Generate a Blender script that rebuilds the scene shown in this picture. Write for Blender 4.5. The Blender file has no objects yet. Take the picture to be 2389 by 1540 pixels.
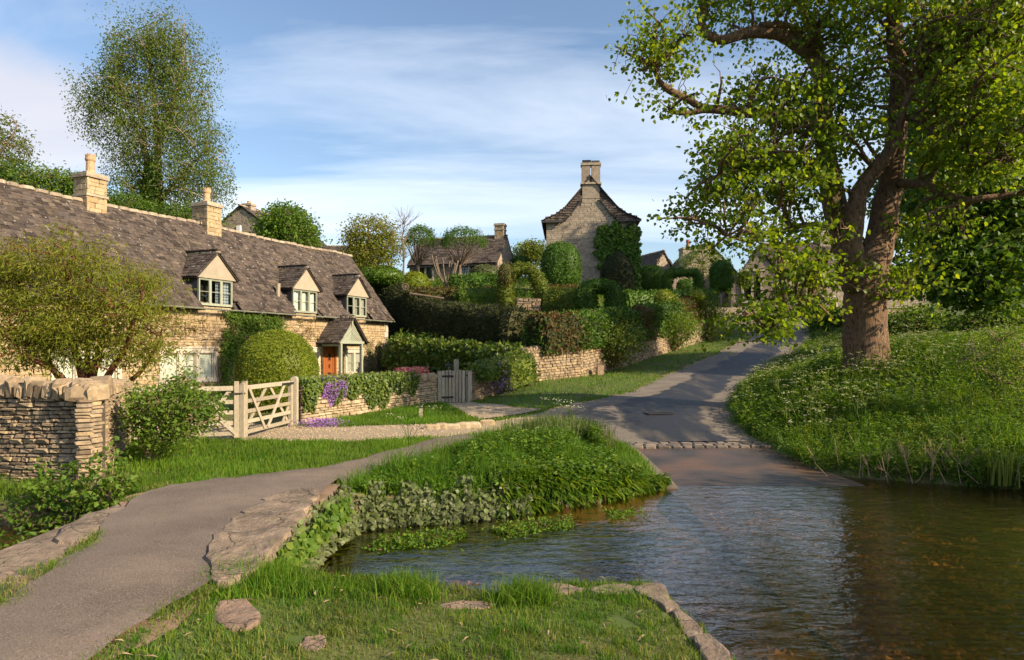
import bpy, math, random
import numpy as np

random.seed(5)
sc = bpy.context.scene
COL = sc.collection
PI = math.pi

# ------------------------------------------------------------------ camera
EYE = 2.5            # eye height above the water (water surface is z = 0)
FOC = 683.0          # focal length for a picture 1024 wide
cam_d = bpy.data.cameras.new('camera')
cam_d.sensor_width = 36.0
cam_d.lens = 36.0 * FOC / 1024.0
cam_d.shift_y = 20.0 / 1024.0
cam_d.clip_start = 0.05
cam_d.clip_end = 4000.0
cam = bpy.data.objects.new('camera', cam_d)
cam.location = (0, 0, EYE)
cam.rotation_euler = (PI / 2, 0, 0)
COL.objects.link(cam)
sc.camera = cam

# ------------------------------------------------------------------ light
SUN_AZ = math.radians(-27.0)      # measured from +x towards +y
SUN_EL = math.radians(28.0)
sun_dir = (math.cos(SUN_EL) * math.cos(SUN_AZ), math.cos(SUN_EL) * math.sin(SUN_AZ), math.sin(SUN_EL))
sd = bpy.data.lights.new('sun', 'SUN')
sd.energy = 5.0
sd.angle = math.radians(0.55)
sd.color = (1.0, 0.81, 0.56)
sun = bpy.data.objects.new('sun', sd)
sun.location = (40, -20, 30)
sun.rotation_euler = (PI / 2 - SUN_EL, 0, SUN_AZ + PI / 2)
COL.objects.link(sun)

world = bpy.data.worlds.new('World')
sc.world = world
world.use_nodes = True
wn = world.node_tree.nodes
wl = world.node_tree.links
wn.clear()
w_out = wn.new('ShaderNodeOutputWorld')
w_bg = wn.new('ShaderNodeBackground')
w_sky = wn.new('ShaderNodeTexSky')
w_sky.sky_type = 'NISHITA'
w_sky.sun_disc = False
w_sky.sun_elevation = SUN_EL
w_sky.sun_rotation = PI / 2 - SUN_AZ
w_sky.air_density = 1.0
w_sky.dust_density = 1.2
w_sky.ozone_density = 1.6
w_bg.inputs['Strength'].default_value = 0.105
# thin cirrus and one low cumulus, both functions of direction
w_tc = wn.new('ShaderNodeTexCoord')
w_sep = wn.new('ShaderNodeSeparateXYZ')
wl.new(w_tc.outputs['Generated'], w_sep.inputs[0])


def wmath(op, a, b=None, c=None):
    n = wn.new('ShaderNodeMath')
    n.operation = op
    for i, v in enumerate((a, b, c)):
        if v is None:
            continue
        if isinstance(v, (int, float)):
            n.inputs[i].default_value = v
        else:
            wl.new(v, n.inputs[i])
    return n.outputs[0]


w_den = wmath('ADD', wmath('MAXIMUM', w_sep.outputs['Z'], 0.0), 0.22)
w_px = wmath('DIVIDE', w_sep.outputs['X'], w_den)
w_py = wmath('DIVIDE', w_sep.outputs['Y'], w_den)
w_cmb = wn.new('ShaderNodeCombineXYZ')
wl.new(w_px, w_cmb.inputs[0])
wl.new(w_py, w_cmb.inputs[1])
w_map = wn.new('ShaderNodeMapping')
w_map.inputs['Rotation'].default_value = (0, 0, math.radians(-28))
w_map.inputs['Scale'].default_value = (0.45, 1.5, 1.0)
wl.new(w_cmb.outputs[0], w_map.inputs['Vector'])
w_n1 = wn.new('ShaderNodeTexNoise')
w_n1.inputs['Scale'].default_value = 1.0
w_n1.inputs['Detail'].default_value = 7.0
w_n1.inputs['Roughness'].default_value = 0.56
w_n1.inputs['Distortion'].default_value = 0.7
wl.new(w_map.outputs[0], w_n1.inputs['Vector'])
w_r1 = wn.new('ShaderNodeMapRange')
w_r1.inputs['From Min'].default_value = 0.43
w_r1.inputs['From Max'].default_value = 0.72
w_r1.inputs['To Max'].default_value = 0.64
wl.new(w_n1.outputs['Fac'], w_r1.inputs['Value'])
w_mix = wn.new('ShaderNodeMix')
w_mix.data_type = 'RGBA'
wl.new(w_r1.outputs[0], w_mix.inputs['Factor'])
wl.new(w_sky.outputs[0], w_mix.inputs[6])
w_mix.inputs[7].default_value = (6.6, 6.9, 7.3, 1)
# low cumulus bank
w_n2 = wn.new('ShaderNodeTexNoise')
w_n2.inputs['Scale'].default_value = 3.2
w_n2.inputs['Detail'].default_value = 5.0
w_n2.inputs['Roughness'].default_value = 0.5
wl.new(w_tc.outputs['Generated'], w_n2.inputs['Vector'])
w_dx = wmath('MULTIPLY', wmath('ADD', w_sep.outputs['X'], 0.585), 1.0 / 0.15)
w_dz = wmath('MULTIPLY', wmath('ADD', w_sep.outputs['Z'], -0.265), 1.0 / 0.075)
w_rr = wmath('SQRT', wmath('ADD', wmath('MULTIPLY', w_dx, w_dx), wmath('MULTIPLY', w_dz, w_dz)))
w_yv = wmath('GREATER_THAN', w_sep.outputs['Y'], 0.0)
w_cd = wmath('SUBTRACT', wmath('ADD', 1.0, wmath('MULTIPLY', wmath('SUBTRACT', w_n2.outputs['Fac'], 0.5), 2.2)), w_rr)
w_r2 = wn.new('ShaderNodeMapRange')
w_r2.interpolation_type = 'SMOOTHSTEP'
w_r2.inputs['From Min'].default_value = -0.05
w_r2.inputs['From Max'].default_value = 0.75
w_r2.inputs['To Max'].default_value = 0.72
wl.new(wmath('MULTIPLY', w_cd, w_yv), w_r2.inputs['Value'])
w_mix2 = wn.new('ShaderNodeMix')
w_mix2.data_type = 'RGBA'
wl.new(w_r2.outputs[0], w_mix2.inputs['Factor'])
wl.new(w_mix.outputs[2], w_mix2.inputs[6])
w_mix2.inputs[7].default_value = (4.6, 4.3, 4.4, 1)
wl.new(w_mix2.outputs[2], w_bg.inputs['Color'])
wl.new(w_bg.outputs[0], w_out.inputs['Surface'])

sc.view_settings.view_transform = 'Standard'
sc.view_settings.look = 'None'
sc.view_settings.gamma = 1.0
sc.view_settings.exposure = 0.95
sc.view_settings.use_curve_mapping = False
try:
    sc.cycles.use_denoising = True
    sc.cycles.max_bounces = 6
    sc.cycles.diffuse_bounces = 2
    sc.cycles.glossy_bounces = 3
    sc.cycles.transmission_bounces = 4
    sc.cycles.transparent_max_bounces = 8
    sc.cycles.sample_clamp_indirect = 6
    sc.cycles.caustics_reflective = False
    sc.cycles.caustics_refractive = False
except Exception:
    pass

# ------------------------------------------------------------------ helpers
K = 1024.0 / 2388.0


def at(px, py, depth):
    """point at the given depth on the sight line through a point measured on a 2388 wide copy of the photo"""
    return np.array([(px * K - 512) / FOC * depth, depth, EYE + (350 - py * K) / FOC * depth])


def siz(p, depth):
    return p * K / FOC * depth


def wob(P, s=1.0, k=0, oct=2):
    P = np.asarray(P, float)
    r = np.random.default_rng(1000 + k)
    out = np.zeros(P.shape[:-1])
    amp = 1.0
    for o in range(oct):
        for i in range(5):
            d = r.normal(size=P.shape[-1])
            d /= np.linalg.norm(d) + 1e-9
            out = out + amp * np.sin(P @ d * s * (1.6 + r.random()) + r.random() * 6.28) / 5
        s *= 2.1
        amp *= 0.5
    return out


class MB:
    """collects geometry for ONE mesh object; 'rnd' is a per-point number used for colour variation"""

    def __init__(s):
        s.v, s.f, s.r, s.n = [], [], [], 0

    def add(s, V, F, r=0.0):
        V = np.asarray(V, float).reshape(-1, 3)
        if isinstance(F, np.ndarray):
            s.f.append(F + s.n)
        else:
            by = {}
            for q in F:
                by.setdefault(len(q), []).append(q)
            for q in by.values():
                s.f.append(np.array(q, int) + s.n)
        s.v.append(V)
        s.r.append(np.broadcast_to(np.asarray(r, float), (len(V),)))
        s.n += len(V)
        return s

    def box(s, c, d, rz=0.0, r=0.0, jit=0.0):
        x, y, z = d[0] / 2, d[1] / 2, d[2] / 2
        V = np.array([[-x, -y, -z], [x, -y, -z], [x, y, -z], [-x, y, -z], [-x, -y, z], [x, -y, z], [x, y, z], [-x, y, z]])
        if jit:
            V = V + np.random.default_rng(s.n + 3).uniform(-jit, jit, V.shape)
        if rz:
            cs, sn = math.cos(rz), math.sin(rz)
            V = np.stack([V[:, 0] * cs - V[:, 1] * sn, V[:, 0] * sn + V[:, 1] * cs, V[:, 2]], 1)
        return s.add(V + np.asarray(c, float), BOXF, r)

    def bb(s, x0, x1, y0, y1, z0, z1, r=0.0):
        return s.box(((x0 + x1) / 2, (y0 + y1) / 2, (z0 + z1) / 2), (x1 - x0, y1 - y0, z1 - z0), 0, r)

    def bar(s, p, q, w, h, up=(0, 0, 1), r=0.0):
        """rectangular bar from p to q; w across, h along up"""
        p, q, up = np.asarray(p, float), np.asarray(q, float), np.asarray(up, float)
        d = q - p
        d /= np.linalg.norm(d)
        a = np.cross(d, up)
        a /= np.linalg.norm(a)
        b = np.cross(a, d)
        a, b = a * w / 2, b * h / 2
        V = [p - a - b, p + a - b, p + a + b, p - a + b, q - a - b, q + a - b, q + a + b, q - a + b]
        return s.add(V, [(0, 1, 2, 3), (7, 6, 5, 4), (0, 4, 5, 1), (1, 5, 6, 2), (2, 6, 7, 3), (3, 7, 4, 0)], r)

    def tube(s, pts, rad, n=6, r=0.0, cap=True, rough=0.0):
        pts = np.asarray(pts, float)
        m = len(pts)
        rad = np.broadcast_to(np.asarray(rad, float), (m,))
        T = np.gradient(pts, axis=0)
        T /= np.linalg.norm(T, axis=1)[:, None] + 1e-9
        a = np.cross(T[0], [0.31, 0.17, 0.93])
        if np.linalg.norm(a) < 1e-3:
            a = np.cross(T[0], [1, 0, 0])
        a /= np.linalg.norm(a)
        th = np.arange(n) * 2 * PI / n
        V = np.zeros((m, n, 3))
        for i in range(m):
            a = a - T[i] * (a @ T[i])
            a /= np.linalg.norm(a) + 1e-9
            b = np.cross(T[i], a)
            V[i] = pts[i] + rad[i] * (np.cos(th)[:, None] * a + np.sin(th)[:, None] * b)
            if rough:
                V[i] += (V[i] - pts[i]) * rough * wob(V[i] * 1.0, 3.0, 5)[:, None]
        i, j = np.meshgrid(np.arange(m - 1), np.arange(n), indexing='ij')
        i, j = i.ravel(), j.ravel()
        F = np.stack([i * n + j, i * n + (j + 1) % n, (i + 1) * n + (j + 1) % n, (i + 1) * n + j], 1)
        s.add(V.reshape(-1, 3), F, r)
        if cap:
            s.f.append(np.array([[s.n - n + q for q in range(n)]]))
            s.f.append(np.array([[s.n - m * n + q for q in range(n)][::-1]]))
        return s

    def lathe(s, prof, c=(0, 0, 0), n=12, r=0.0):
        pr = np.asarray(prof, float)
        th = np.arange(n) * 2 * PI / n
        V = np.stack([pr[:, 0][:, None] * np.cos(th), pr[:, 0][:, None] * np.sin(th), np.repeat(pr[:, 1][:, None], n, 1)], 2)
        m = len(pr)
        i, j = np.meshgrid(np.arange(m - 1), np.arange(n), indexing='ij')
        i, j = i.ravel(), j.ravel()
        F = np.stack([i * n + j, i * n + (j + 1) % n, (i + 1) * n + (j + 1) % n, (i + 1) * n + j], 1)
        return s.add(V.reshape(-1, 3) + np.asarray(c, float), F, r)

    def prism(s, poly, vec, r=0.0):
        P = np.asarray(poly, float)
        n = len(P)
        V = np.concatenate([P, P + np.asarray(vec, float)])
        F = [tuple(range(n))[::-1], tuple(range(n, 2 * n))] + [(i, (i + 1) % n, n + (i + 1) % n, n + i) for i in range(n)]
        return s.add(V, F, r)

    def build(s, name, mat, parent=None, smooth=False, loc=None):
        me = bpy.data.meshes.new(name)
        V = np.concatenate(s.v)
        R = np.concatenate(s.r)
        loops = np.concatenate([f.ravel() for f in s.f]).astype(np.int32)
        cnt = np.concatenate([np.full(len(f), f.shape[1]) for f in s.f])
        st = (np.cumsum(cnt) - cnt).astype(np.int32)
        me.vertices.add(len(V))
        me.vertices.foreach_set('co', V.astype(np.float32).ravel())
        me.loops.add(len(loops))
        me.loops.foreach_set('vertex_index', loops)
        me.polygons.add(len(cnt))
        me.polygons.foreach_set('loop_start', st)
        me.update(calc_edges=True)
        me.polygons.foreach_set('use_smooth', np.full(len(cnt), bool(smooth)))
        a = me.attributes.new('rnd', 'FLOAT', 'POINT')
        a.data.foreach_set('value', R.astype(np.float32))
        if mat is not None:
            me.materials.append(mat)
        o = bpy.data.objects.new(name, me)
        COL.objects.link(o)
        if loc is not None:
            o.location = loc
        if parent is not None:
            o.parent = parent
        return o


BOXF = [(0, 3, 2, 1), (4, 5, 6, 7), (0, 1, 5, 4), (1, 2, 6, 5), (2, 3, 7, 6), (3, 0, 4, 7)]


def tag(o, label=None, cat=None, group=None, kind=None):
    if label:
        o['label'] = label
    if cat:
        o['category'] = cat
    if group:
        o['group'] = group
    if kind:
        o['kind'] = kind
    return o


def thing(name, label, cat, loc=(0, 0, 0), rz=0.0, group=None):
    o = bpy.data.objects.new(name, None)
    o.empty_display_size = 0.2
    COL.objects.link(o)
    o.location = tuple(float(q) for q in loc)
    o.rotation_euler = (0, 0, rz)
    return tag(o, label, cat, group)


# ------------------------------------------------------------------ materials
def mk(name, ramp, rough=0.85, nscale=5.0, namt=0.3, bump=0.0, bscale=40.0, spots=None, transl=0.0, spec=0.3,
       bdist=0.02, stretch=None, local=False, cracks=None):
    m = bpy.data.materials.new(name)
    m.use_nodes = True
    n, l = m.node_tree.nodes, m.node_tree.links
    n.clear()
    out = n.new('ShaderNodeOutputMaterial')
    bs = n.new('ShaderNodeBsdfPrincipled')
    bs.inputs['Roughness'].default_value = rough
    bs.inputs['Specular IOR Level'].default_value = spec
    at_ = n.new('ShaderNodeAttribute')
    at_.attribute_name = 'rnd'
    oi = n.new('ShaderNodeObjectInfo')
    ad = n.new('ShaderNodeMath')
    ad.operation = 'ADD'
    l.new(at_.outputs['Fac'], ad.inputs[0])
    l.new(oi.outputs['Random'], ad.inputs[1])
    fr = n.new('ShaderNodeMath')
    fr.operation = 'FRACT'
    l.new(ad.outputs[0], fr.inputs[0])
    cr = n.new('ShaderNodeValToRGB')
    el = cr.color_ramp.elements
    while len(el) < len(ramp):
        el.new(0.5)
    for e, (p, c) in zip(el, ramp):
        e.position = p
        e.color = (*c, 1)
    l.new(fr.outputs[0], cr.inputs[0])
    col = cr.outputs[0]
    geo = n.new('ShaderNodeNewGeometry')
    vec = geo.outputs['Position']
    if local:
        tc = n.new('ShaderNodeTexCoord')
        vec = tc.outputs['Object']
    if stretch:
        mp = n.new('ShaderNodeMapping')
        mp.inputs['Scale'].default_value = stretch
        l.new(vec, mp.inputs['Vector'])
        vec = mp.outputs[0]

    def noise(scale, detail=4.0, rg=0.55):
        t = n.new('ShaderNodeTexNoise')
        t.inputs['Scale'].default_value = scale
        t.inputs['Detail'].default_value = detail
        t.inputs['Roughness'].default_value = rg
        l.new(vec, t.inputs['Vector'])
        return t.outputs['Fac']

    if namt:
        mr = n.new('ShaderNodeMapRange')
        mr.inputs['From Min'].default_value = 0.25
        mr.inputs['From Max'].default_value = 0.75
        mr.inputs['To Min'].default_value = 1 - namt
        mr.inputs['To Max'].default_value = 1 + namt
        l.new(noise(nscale), mr.inputs['Value'])
        vm = n.new('ShaderNodeVectorMath')
        vm.operation = 'SCALE'
        l.new(col, vm.inputs[0])
        l.new(mr.outputs[0], vm.inputs['Scale'])
        col = vm.outputs[0]
    for sp in (spots or []):
        c, s, lo, hi = sp[:4]
        mr = n.new('ShaderNodeMapRange')
        mr.inputs['From Min'].default_value = lo
        mr.inputs['From Max'].default_value = hi
        if len(sp) > 4:
            mr.inputs['To Max'].default_value = sp[4]
        l.new(noise(s, 3.0), mr.inputs['Value'])
        mx = n.new('ShaderNodeMix')
        mx.data_type = 'RGBA'
        l.new(mr.outputs[0], mx.inputs['Factor'])
        l.new(col, mx.inputs[6])
        mx.inputs[7].default_value = (*c, 1)
        col = mx.outputs[2]
    crk = None
    if cracks:
        vo = n.new('ShaderNodeTexVoronoi')
        vo.feature = 'DISTANCE_TO_EDGE'
        vo.inputs['Scale'].default_value = cracks[0]
        dn = n.new('ShaderNodeTexNoise')
        dn.inputs['Scale'].default_value = cracks[0] * 2.5
        dn.inputs['Detail'].default_value = 4
        l.new(vec, dn.inputs['Vector'])
        va = n.new('ShaderNodeVectorMath')
        va.operation = 'MULTIPLY_ADD'
        l.new(dn.outputs['Color'], va.inputs[0])
        va.inputs[1].default_value = (.55 / cracks[0],) * 3
        l.new(vec, va.inputs[2])
        l.new(va.outputs[0], vo.inputs['Vector'])
        mr = n.new('ShaderNodeMapRange')
        mr.inputs['From Min'].default_value = 0.0
        mr.inputs['From Max'].default_value = cracks[1]
        mr.inputs['To Min'].default_value = .45
        l.new(vo.outputs['Distance'], mr.inputs['Value'])
        crk = mr.outputs[0]
        mx = n.new('ShaderNodeMix')
        mx.data_type = 'RGBA'
        l.new(crk, mx.inputs['Factor'])
        mx.inputs[6].default_value = (.06, .045, .032, 1)
        l.new(col, mx.inputs[7])
        col = mx.outputs[2]
    l.new(col, bs.inputs['Base Color'])
    if bump:
        bp = n.new('ShaderNodeBump')
        bp.inputs['Strength'].default_value = bump
        bp.inputs['Distance'].default_value = bdist
        hgt = noise(bscale, 6.0, 0.68)
        if crk is not None:
            am = n.new('ShaderNodeMath')
            am.operation = 'MULTIPLY_ADD'
            l.new(crk, am.inputs[0])
            am.inputs[1].default_value = 0.5
            l.new(hgt, am.inputs[2])
            hgt = am.outputs[0]
        l.new(hgt, bp.inputs['Height'])
        l.new(bp.outputs[0], bs.inputs['Normal'])
    sh = bs.outputs[0]
    if transl:
        tr = n.new('ShaderNodeBsdfTranslucent')
        hs = n.new('ShaderNodeMix')
        hs.data_type = 'RGBA'
        hs.blend_type = 'MULTIPLY'
        hs.inputs['Factor'].default_value = 1.0
        l.new(col, hs.inputs[6])
        hs.inputs[7].default_value = (1.75, 1.55, 0.7, 1)
        l.new(hs.outputs[2], tr.inputs['Color'])
        ms = n.new('ShaderNodeMixShader')
        ms.inputs[0].default_value = transl
        l.new(sh, ms.inputs[1])
        l.new(tr.outputs[0], ms.inputs[2])
        sh = ms.outputs[0]
    l.new(sh, out.inputs['Surface'])
    m['bsdf'] = bs.name
    return m


def plain(name, c, rough=0.7, spec=0.3, namt=0.15, nscale=8, bump=0.15, bscale=60, metal=0.0):
    m = mk(name, [(0, tuple(q * 0.85 for q in c)), (1, tuple(min(1, q * 1.12) for q in c))], rough, nscale, namt, bump, bscale, spec=spec, bdist=0.005)
    m.node_tree.nodes[m['bsdf']].inputs['Metallic'].default_value = metal
    return m


def leafmat(name, cols, rough=0.55, transl=0.4, namt=0.22, nscale=1.3, spec=0.25):
    k = len(cols) - 1
    return mk(name, [(i / k, c) for i, c in enumerate(cols)], rough, nscale, namt, 0, transl=transl, spec=spec)


WHT = (0.62, 0.58, 0.5)
M = {}
M['wallstone'] = mk('dry_stone', [(0, (.165, .12, .078)), (.3, (.255, .19, .122)), (.6, (.31, .235, .15)), (.85, (.235, .185, .135)), (1, (.38, .275, .15))], .92, 9, .35, .55, 38,
                    spots=[((.13, .11, .09), 7, .56, .68, .55), ((.55, .50, .42), 16, .70, .76, .7)], bdist=.02)
M['wallstone2'] = mk('garden_stone', [(0, (.28, .21, .13)), (.35, (.37, .29, .19)), (.7, (.41, .33, .22)), (1, (.33, .25, .15))], .92, 9, .3, .5, 40,
                     spots=[((.16, .13, .10), 5, .6, .72, .5)], bdist=.02)
M['housestone'] = mk('house_stone', [(0, (.27, .195, .11)), (.35, (.345, .26, .155)), (.7, (.38, .295, .185)), (1, (.31, .22, .115))], .9, 7, .22, .45, 42,
                     spots=[((.24, .19, .14), 2.2, .60, .72, .5)], bdist=.015)
M['farstone'] = mk('far_house_stone', [(0, (.22, .18, .14)), (.35, (.29, .24, .185)), (.7, (.32, .27, .21)), (1, (.25, .21, .165))], .92, 5, .25, .4, 30,
                   spots=[((.18, .15, .12), 1.5, .58, .72, .45)], bdist=.02)
M['mortar'] = mk('mortar', [(0, (.26, .20, .13)), (1, (.33, .26, .17))], .95, 9, .3, .3, 50)
M['darkjoint'] = mk('dark_joint', [(0, (.045, .036, .028)), (1, (.07, .055, .04))], .95, 9, .3, .3, 50)
M['ashlar'] = mk('dressed_stone', [(0, (.42, .37, .30)), (1, (.50, .44, .36))], .85, 6, .16, .2, 60)
M['tile'] = mk('roof_tile', [(0, (.030, .023, .020)), (.3, (.055, .043, .037)), (.6, (.082, .063, .052)), (.85, (.07, .057, .052)), (1, (.12, .092, .07))], .93, 4, .3, .5, 30,
               spots=[((.10, .075, .03), 2.6, .60, .72, .5), ((.36, .33, .30), 6.5, .655, .71, .8), ((.27, .15, .045), 5.5, .70, .78, .6)], bdist=.02)
M['rooffill'] = mk('roof_underlay', [(0, (.035, .03, .025)), (1, (.05, .04, .035))], .95)
M['cope'] = mk('ridge_stone', [(0, (.25, .20, .15)), (1, (.36, .30, .22))], .95, 5, .3, .4, 30, spots=[((.5, .46, .4), 8, .6, .7, .8), ((.09, .07, .02), 4, .62, .72, .7)])
M['render'] = mk('cream_render', [(0, (.29, .25, .19)), (1, (.33, .28, .21))], .9, 3, .12, .1, 60)
M['sage'] = plain('sage_paint', (.27, .29, .225), .55)
M['lead'] = plain('lead_cheek', (.045, .047, .052), .7)
M['gutter'] = plain('gutter_paint', (.20, .21, .17), .5)
M['blackiron'] = plain('black_iron', (.02, .02, .02), .5)
M['pot'] = mk('clay_pot', [(0, (.40, .27, .16)), (1, (.46, .32, .19))], .85, 12, .25, .2, 60, spots=[((.2, .15, .11), 9, .58, .7, .6)])
M['redpot'] = mk('red_clay_pot', [(0, (.24, .10, .06)), (1, (.30, .13, .08))], .85, 12, .25, .2, 60)
M['door'] = mk('orange_oak', [(0, (.22, .068, .018)), (1, (.28, .088, .024))], .5, 14, .25, .1, 60, stretch=(6, 6, .6))
M['oak'] = mk('weathered_oak', [(0, (.24, .205, .15)), (.5, (.31, .265, .195)), (1, (.36, .315, .24))], .85, 10, .25, .3, 50, stretch=(3, 3, 1),
              spots=[((.30, .29, .13), 3, .58, .7, .5)])
M['greywood'] = mk('silvered_wood', [(0, (.24, .20, .15)), (.5, (.33, .28, .21)), (1, (.40, .35, .27))], .9, 10, .3, .35, 50, stretch=(5, 5, .7))
M['darkwood'] = mk('dark_wood', [(0, (.045, .035, .03)), (1, (.07, .055, .045))], .9, 10, .3, .3, 50, stretch=(5, 5, .7))
M['blind'] = plain('white_blind', (.80, .77, .70), .7, bump=0)
M['curtain'] = plain('plain_curtain', (.50, .47, .42), .9, bump=0)
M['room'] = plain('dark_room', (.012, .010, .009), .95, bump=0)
M['asphalt'] = None
M['soil'] = mk('bare_soil', [(0, (.15, .10, .065)), (1, (.21, .14, .09))], .95, 4, .35, .5, 40)
M['slab'] = mk('flag_stone', [(0, (.20, .15, .11)), (.5, (.245, .185, .135)), (1, (.22, .165, .12))], .92, 5, .35, 1.0, 13,
               spots=[((.11, .085, .065), 2.2, .52, .66, .65), ((.36, .31, .24), 7, .62, .72, .6), ((.16, .15, .06), 3.5, .60, .72, .5)], bdist=.05, cracks=(1.1, .018))
M['rock'] = mk('field_rock', [(0, (.22, .15, .11)), (1, (.27, .19, .135))], .92, 3, .25, 1.0, 7, spots=[((.14, .095, .065), 3, .52, .68, .6), ((.32, .27, .2), 9, .62, .72, .5)], bdist=.05, cracks=(2.2, .018))
M['gravel'] = mk('gravel', [(0, (.29, .225, .15)), (1, (.36, .285, .19))], .95, 25, .45, .9, 70, bdist=.02)
M['pebble'] = mk('pebble', [(0, (.22, .165, .10)), (.4, (.34, .265, .17)), (.8, (.43, .35, .24)), (1, (.50, .43, .33))], .9, 30, .1)
M['sett'] = mk('granite_sett', [(0, (.085, .07, .06)), (.5, (.14, .115, .095)), (1, (.20, .16, .125))], .6, 9, .3, .5, 30)
M['bark'] = mk('sycamore_bark', [(0, (.16, .098, .058)), (1, (.21, .13, .078))], .95, 3, .3, 1.0, 7, stretch=(3, 3, .8), bdist=.11,
               spots=[((.27, .205, .145), 5, .57, .68, .7), ((.04, .026, .018), 7, .54, .64, .8)])
M['bark2'] = mk('grey_bark', [(0, (.13, .10, .075)), (1, (.17, .13, .10))], .95, 6, .35, .6, 18, bdist=.03)
M['birchbark'] = mk('birch_bark', [(0, (.24, .19, .14)), (1, (.32, .26, .20))], .85, 5, .3, .3, 18, spots=[((.06, .05, .04), 5, .56, .64, .85)], stretch=(1, 1, 2))
M['redbark'] = mk('paperbark', [(0, (.11, .035, .018)), (1, (.17, .055, .026))], .55, 9, .4, .5, 30, stretch=(1, 1, 2.5))
M['twig'] = mk('dry_twig', [(0, (.22, .15, .09)), (1, (.30, .22, .14))], .95, 9, .3)
M['blond'] = mk('dry_stalk', [(0, (.20, .14, .085)), (1, (.27, .20, .125))], .95, 9, .3)
M['syc'] = leafmat('sycamore_leaf', [(.065, .12, .008), (.115, .185, .011), (.17, .235, .014), (.215, .26, .018)], .42, .55)
M['deep'] = leafmat('deep_green_leaf', [(.035, .08, .010), (.055, .115, .013), (.08, .15, .016), (.12, .18, .022)], .45, .4)
M['birch'] = leafmat('birch_leaf', [(.125, .105, .026), (.115, .15, .024), (.085, .15, .020), (.145, .17, .03)], .6, .4)
M['acer'] = leafmat('acer_leaf', [(.085, .13, .012), (.14, .175, .016), (.19, .20, .02), (.17, .125, .03)], .6, .4)
M['fresh'] = leafmat('fresh_leaf', [(.055, .115, .012), (.085, .16, .018), (.11, .19, .022), (.15, .205, .03)], .55, .42)
M['box'] = leafmat('box_leaf', [(.09, .13, .010), (.13, .175, .013), (.165, .205, .016), (.20, .225, .022)], .5, .28)
M['yew'] = leafmat('yew_leaf', [(.016, .026, .010), (.026, .038, .012), (.04, .05, .014), (.065, .06, .02)], .7, .15)
M['topiary'] = leafmat('topiary_leaf', [(.03, .08, .008), (.048, .11, .011), (.07, .14, .014), (.095, .165, .018)], .55, .28)
M['beech'] = leafmat('beech_leaf', [(.07, .12, .015), (.10, .15, .02), (.14, .175, .025), (.16, .17, .03)], .55, .4)
M['copper'] = leafmat('copper_leaf', [(.10, .05, .022), (.12, .07, .028), (.08, .08, .02), (.06, .10, .015)], .6, .3)
M['ivy'] = leafmat('ivy_leaf', [(.035, .075, .012), (.065, .11, .016), (.105, .15, .02), (.15, .185, .03)], .4, .3)
M['ivypale'] = leafmat('ivy_leaf_pale', [(.075, .09, .04), (.10, .12, .05), (.12, .14, .06), (.09, .13, .02)], .45, .25)
M['grass'] = leafmat('grass_blade', [(.042, .12, .006), (.07, .165, .009), (.105, .20, .012), (.16, .20, .028)], .6, .45, .3, .7)
M['drygrass'] = leafmat('short_grass', [(.05, .11, .008), (.075, .145, .011), (.115, .165, .02), (.23, .195, .07)], .65, .35, .3, .9)
M['nettle'] = leafmat('nettle_leaf', [(.04, .10, .008), (.075, .155, .012), (.11, .195, .015), (.17, .23, .022)], .55, .4, .3, 1.1)
M['herb'] = leafmat('herb_leaf', [(.045, .10, .009), (.075, .145, .012), (.105, .18, .015), (.16, .205, .024)], .55, .42, .3, .5)
M['white'] = leafmat('white_flower', [(.34, .37, .20), (.42, .44, .27), (.50, .51, .36), (.30, .34, .16)], .8, .2, 0)
M['purple'] = leafmat('purple_flower', [(.20, .09, .33), (.27, .13, .42), (.33, .18, .46), (.22, .10, .38)], .8, .25, 0)
M['pink'] = leafmat('pink_flower', [(.50, .13, .14), (.58, .20, .20), (.62, .30, .28), (.45, .12, .15)], .8, .25, 0)
M['wisteria'] = leafmat('climber_leaf', [(.10, .10, .02), (.16, .13, .03), (.20, .14, .05), (.12, .13, .02)], .6, .3)


def glass_mat():
    m = bpy.data.materials.new('window_glass')
    m.use_nodes = True
    n, l = m.node_tree.nodes, m.node_tree.links
    n.clear()
    out = n.new('ShaderNodeOutputMaterial')
    lw = n.new('ShaderNodeLayerWeight')
    lw.inputs['Blend'].default_value = 0.5
    pw = n.new('ShaderNodeMath')
    pw.operation = 'POWER'
    l.new(lw.outputs['Facing'], pw.inputs[0])
    pw.inputs[1].default_value = 4.0
    fr = n.new('ShaderNodeMath')
    fr.operation = 'MULTIPLY_ADD'
    l.new(pw.outputs[0], fr.inputs[0])
    fr.inputs[1].default_value = 0.9
    fr.inputs[2].default_value = 0.05
    gl = n.new('ShaderNodeBsdfGlossy')
    gl.inputs['Roughness'].default_value = 0.02
    tr = n.new('ShaderNodeBsdfTransparent')
    tr.inputs['Color'].default_value = (.9, .92, .9, 1)
    ms = n.new('ShaderNodeMixShader')
    l.new(fr.outputs[0], ms.inputs[0])
    l.new(tr.outputs[0], ms.inputs[1])
    l.new(gl.outputs[0], ms.inputs[2])
    l.new(ms.outputs[0], out.inputs['Surface'])
    return m


M['glass'] = glass_mat()


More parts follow.
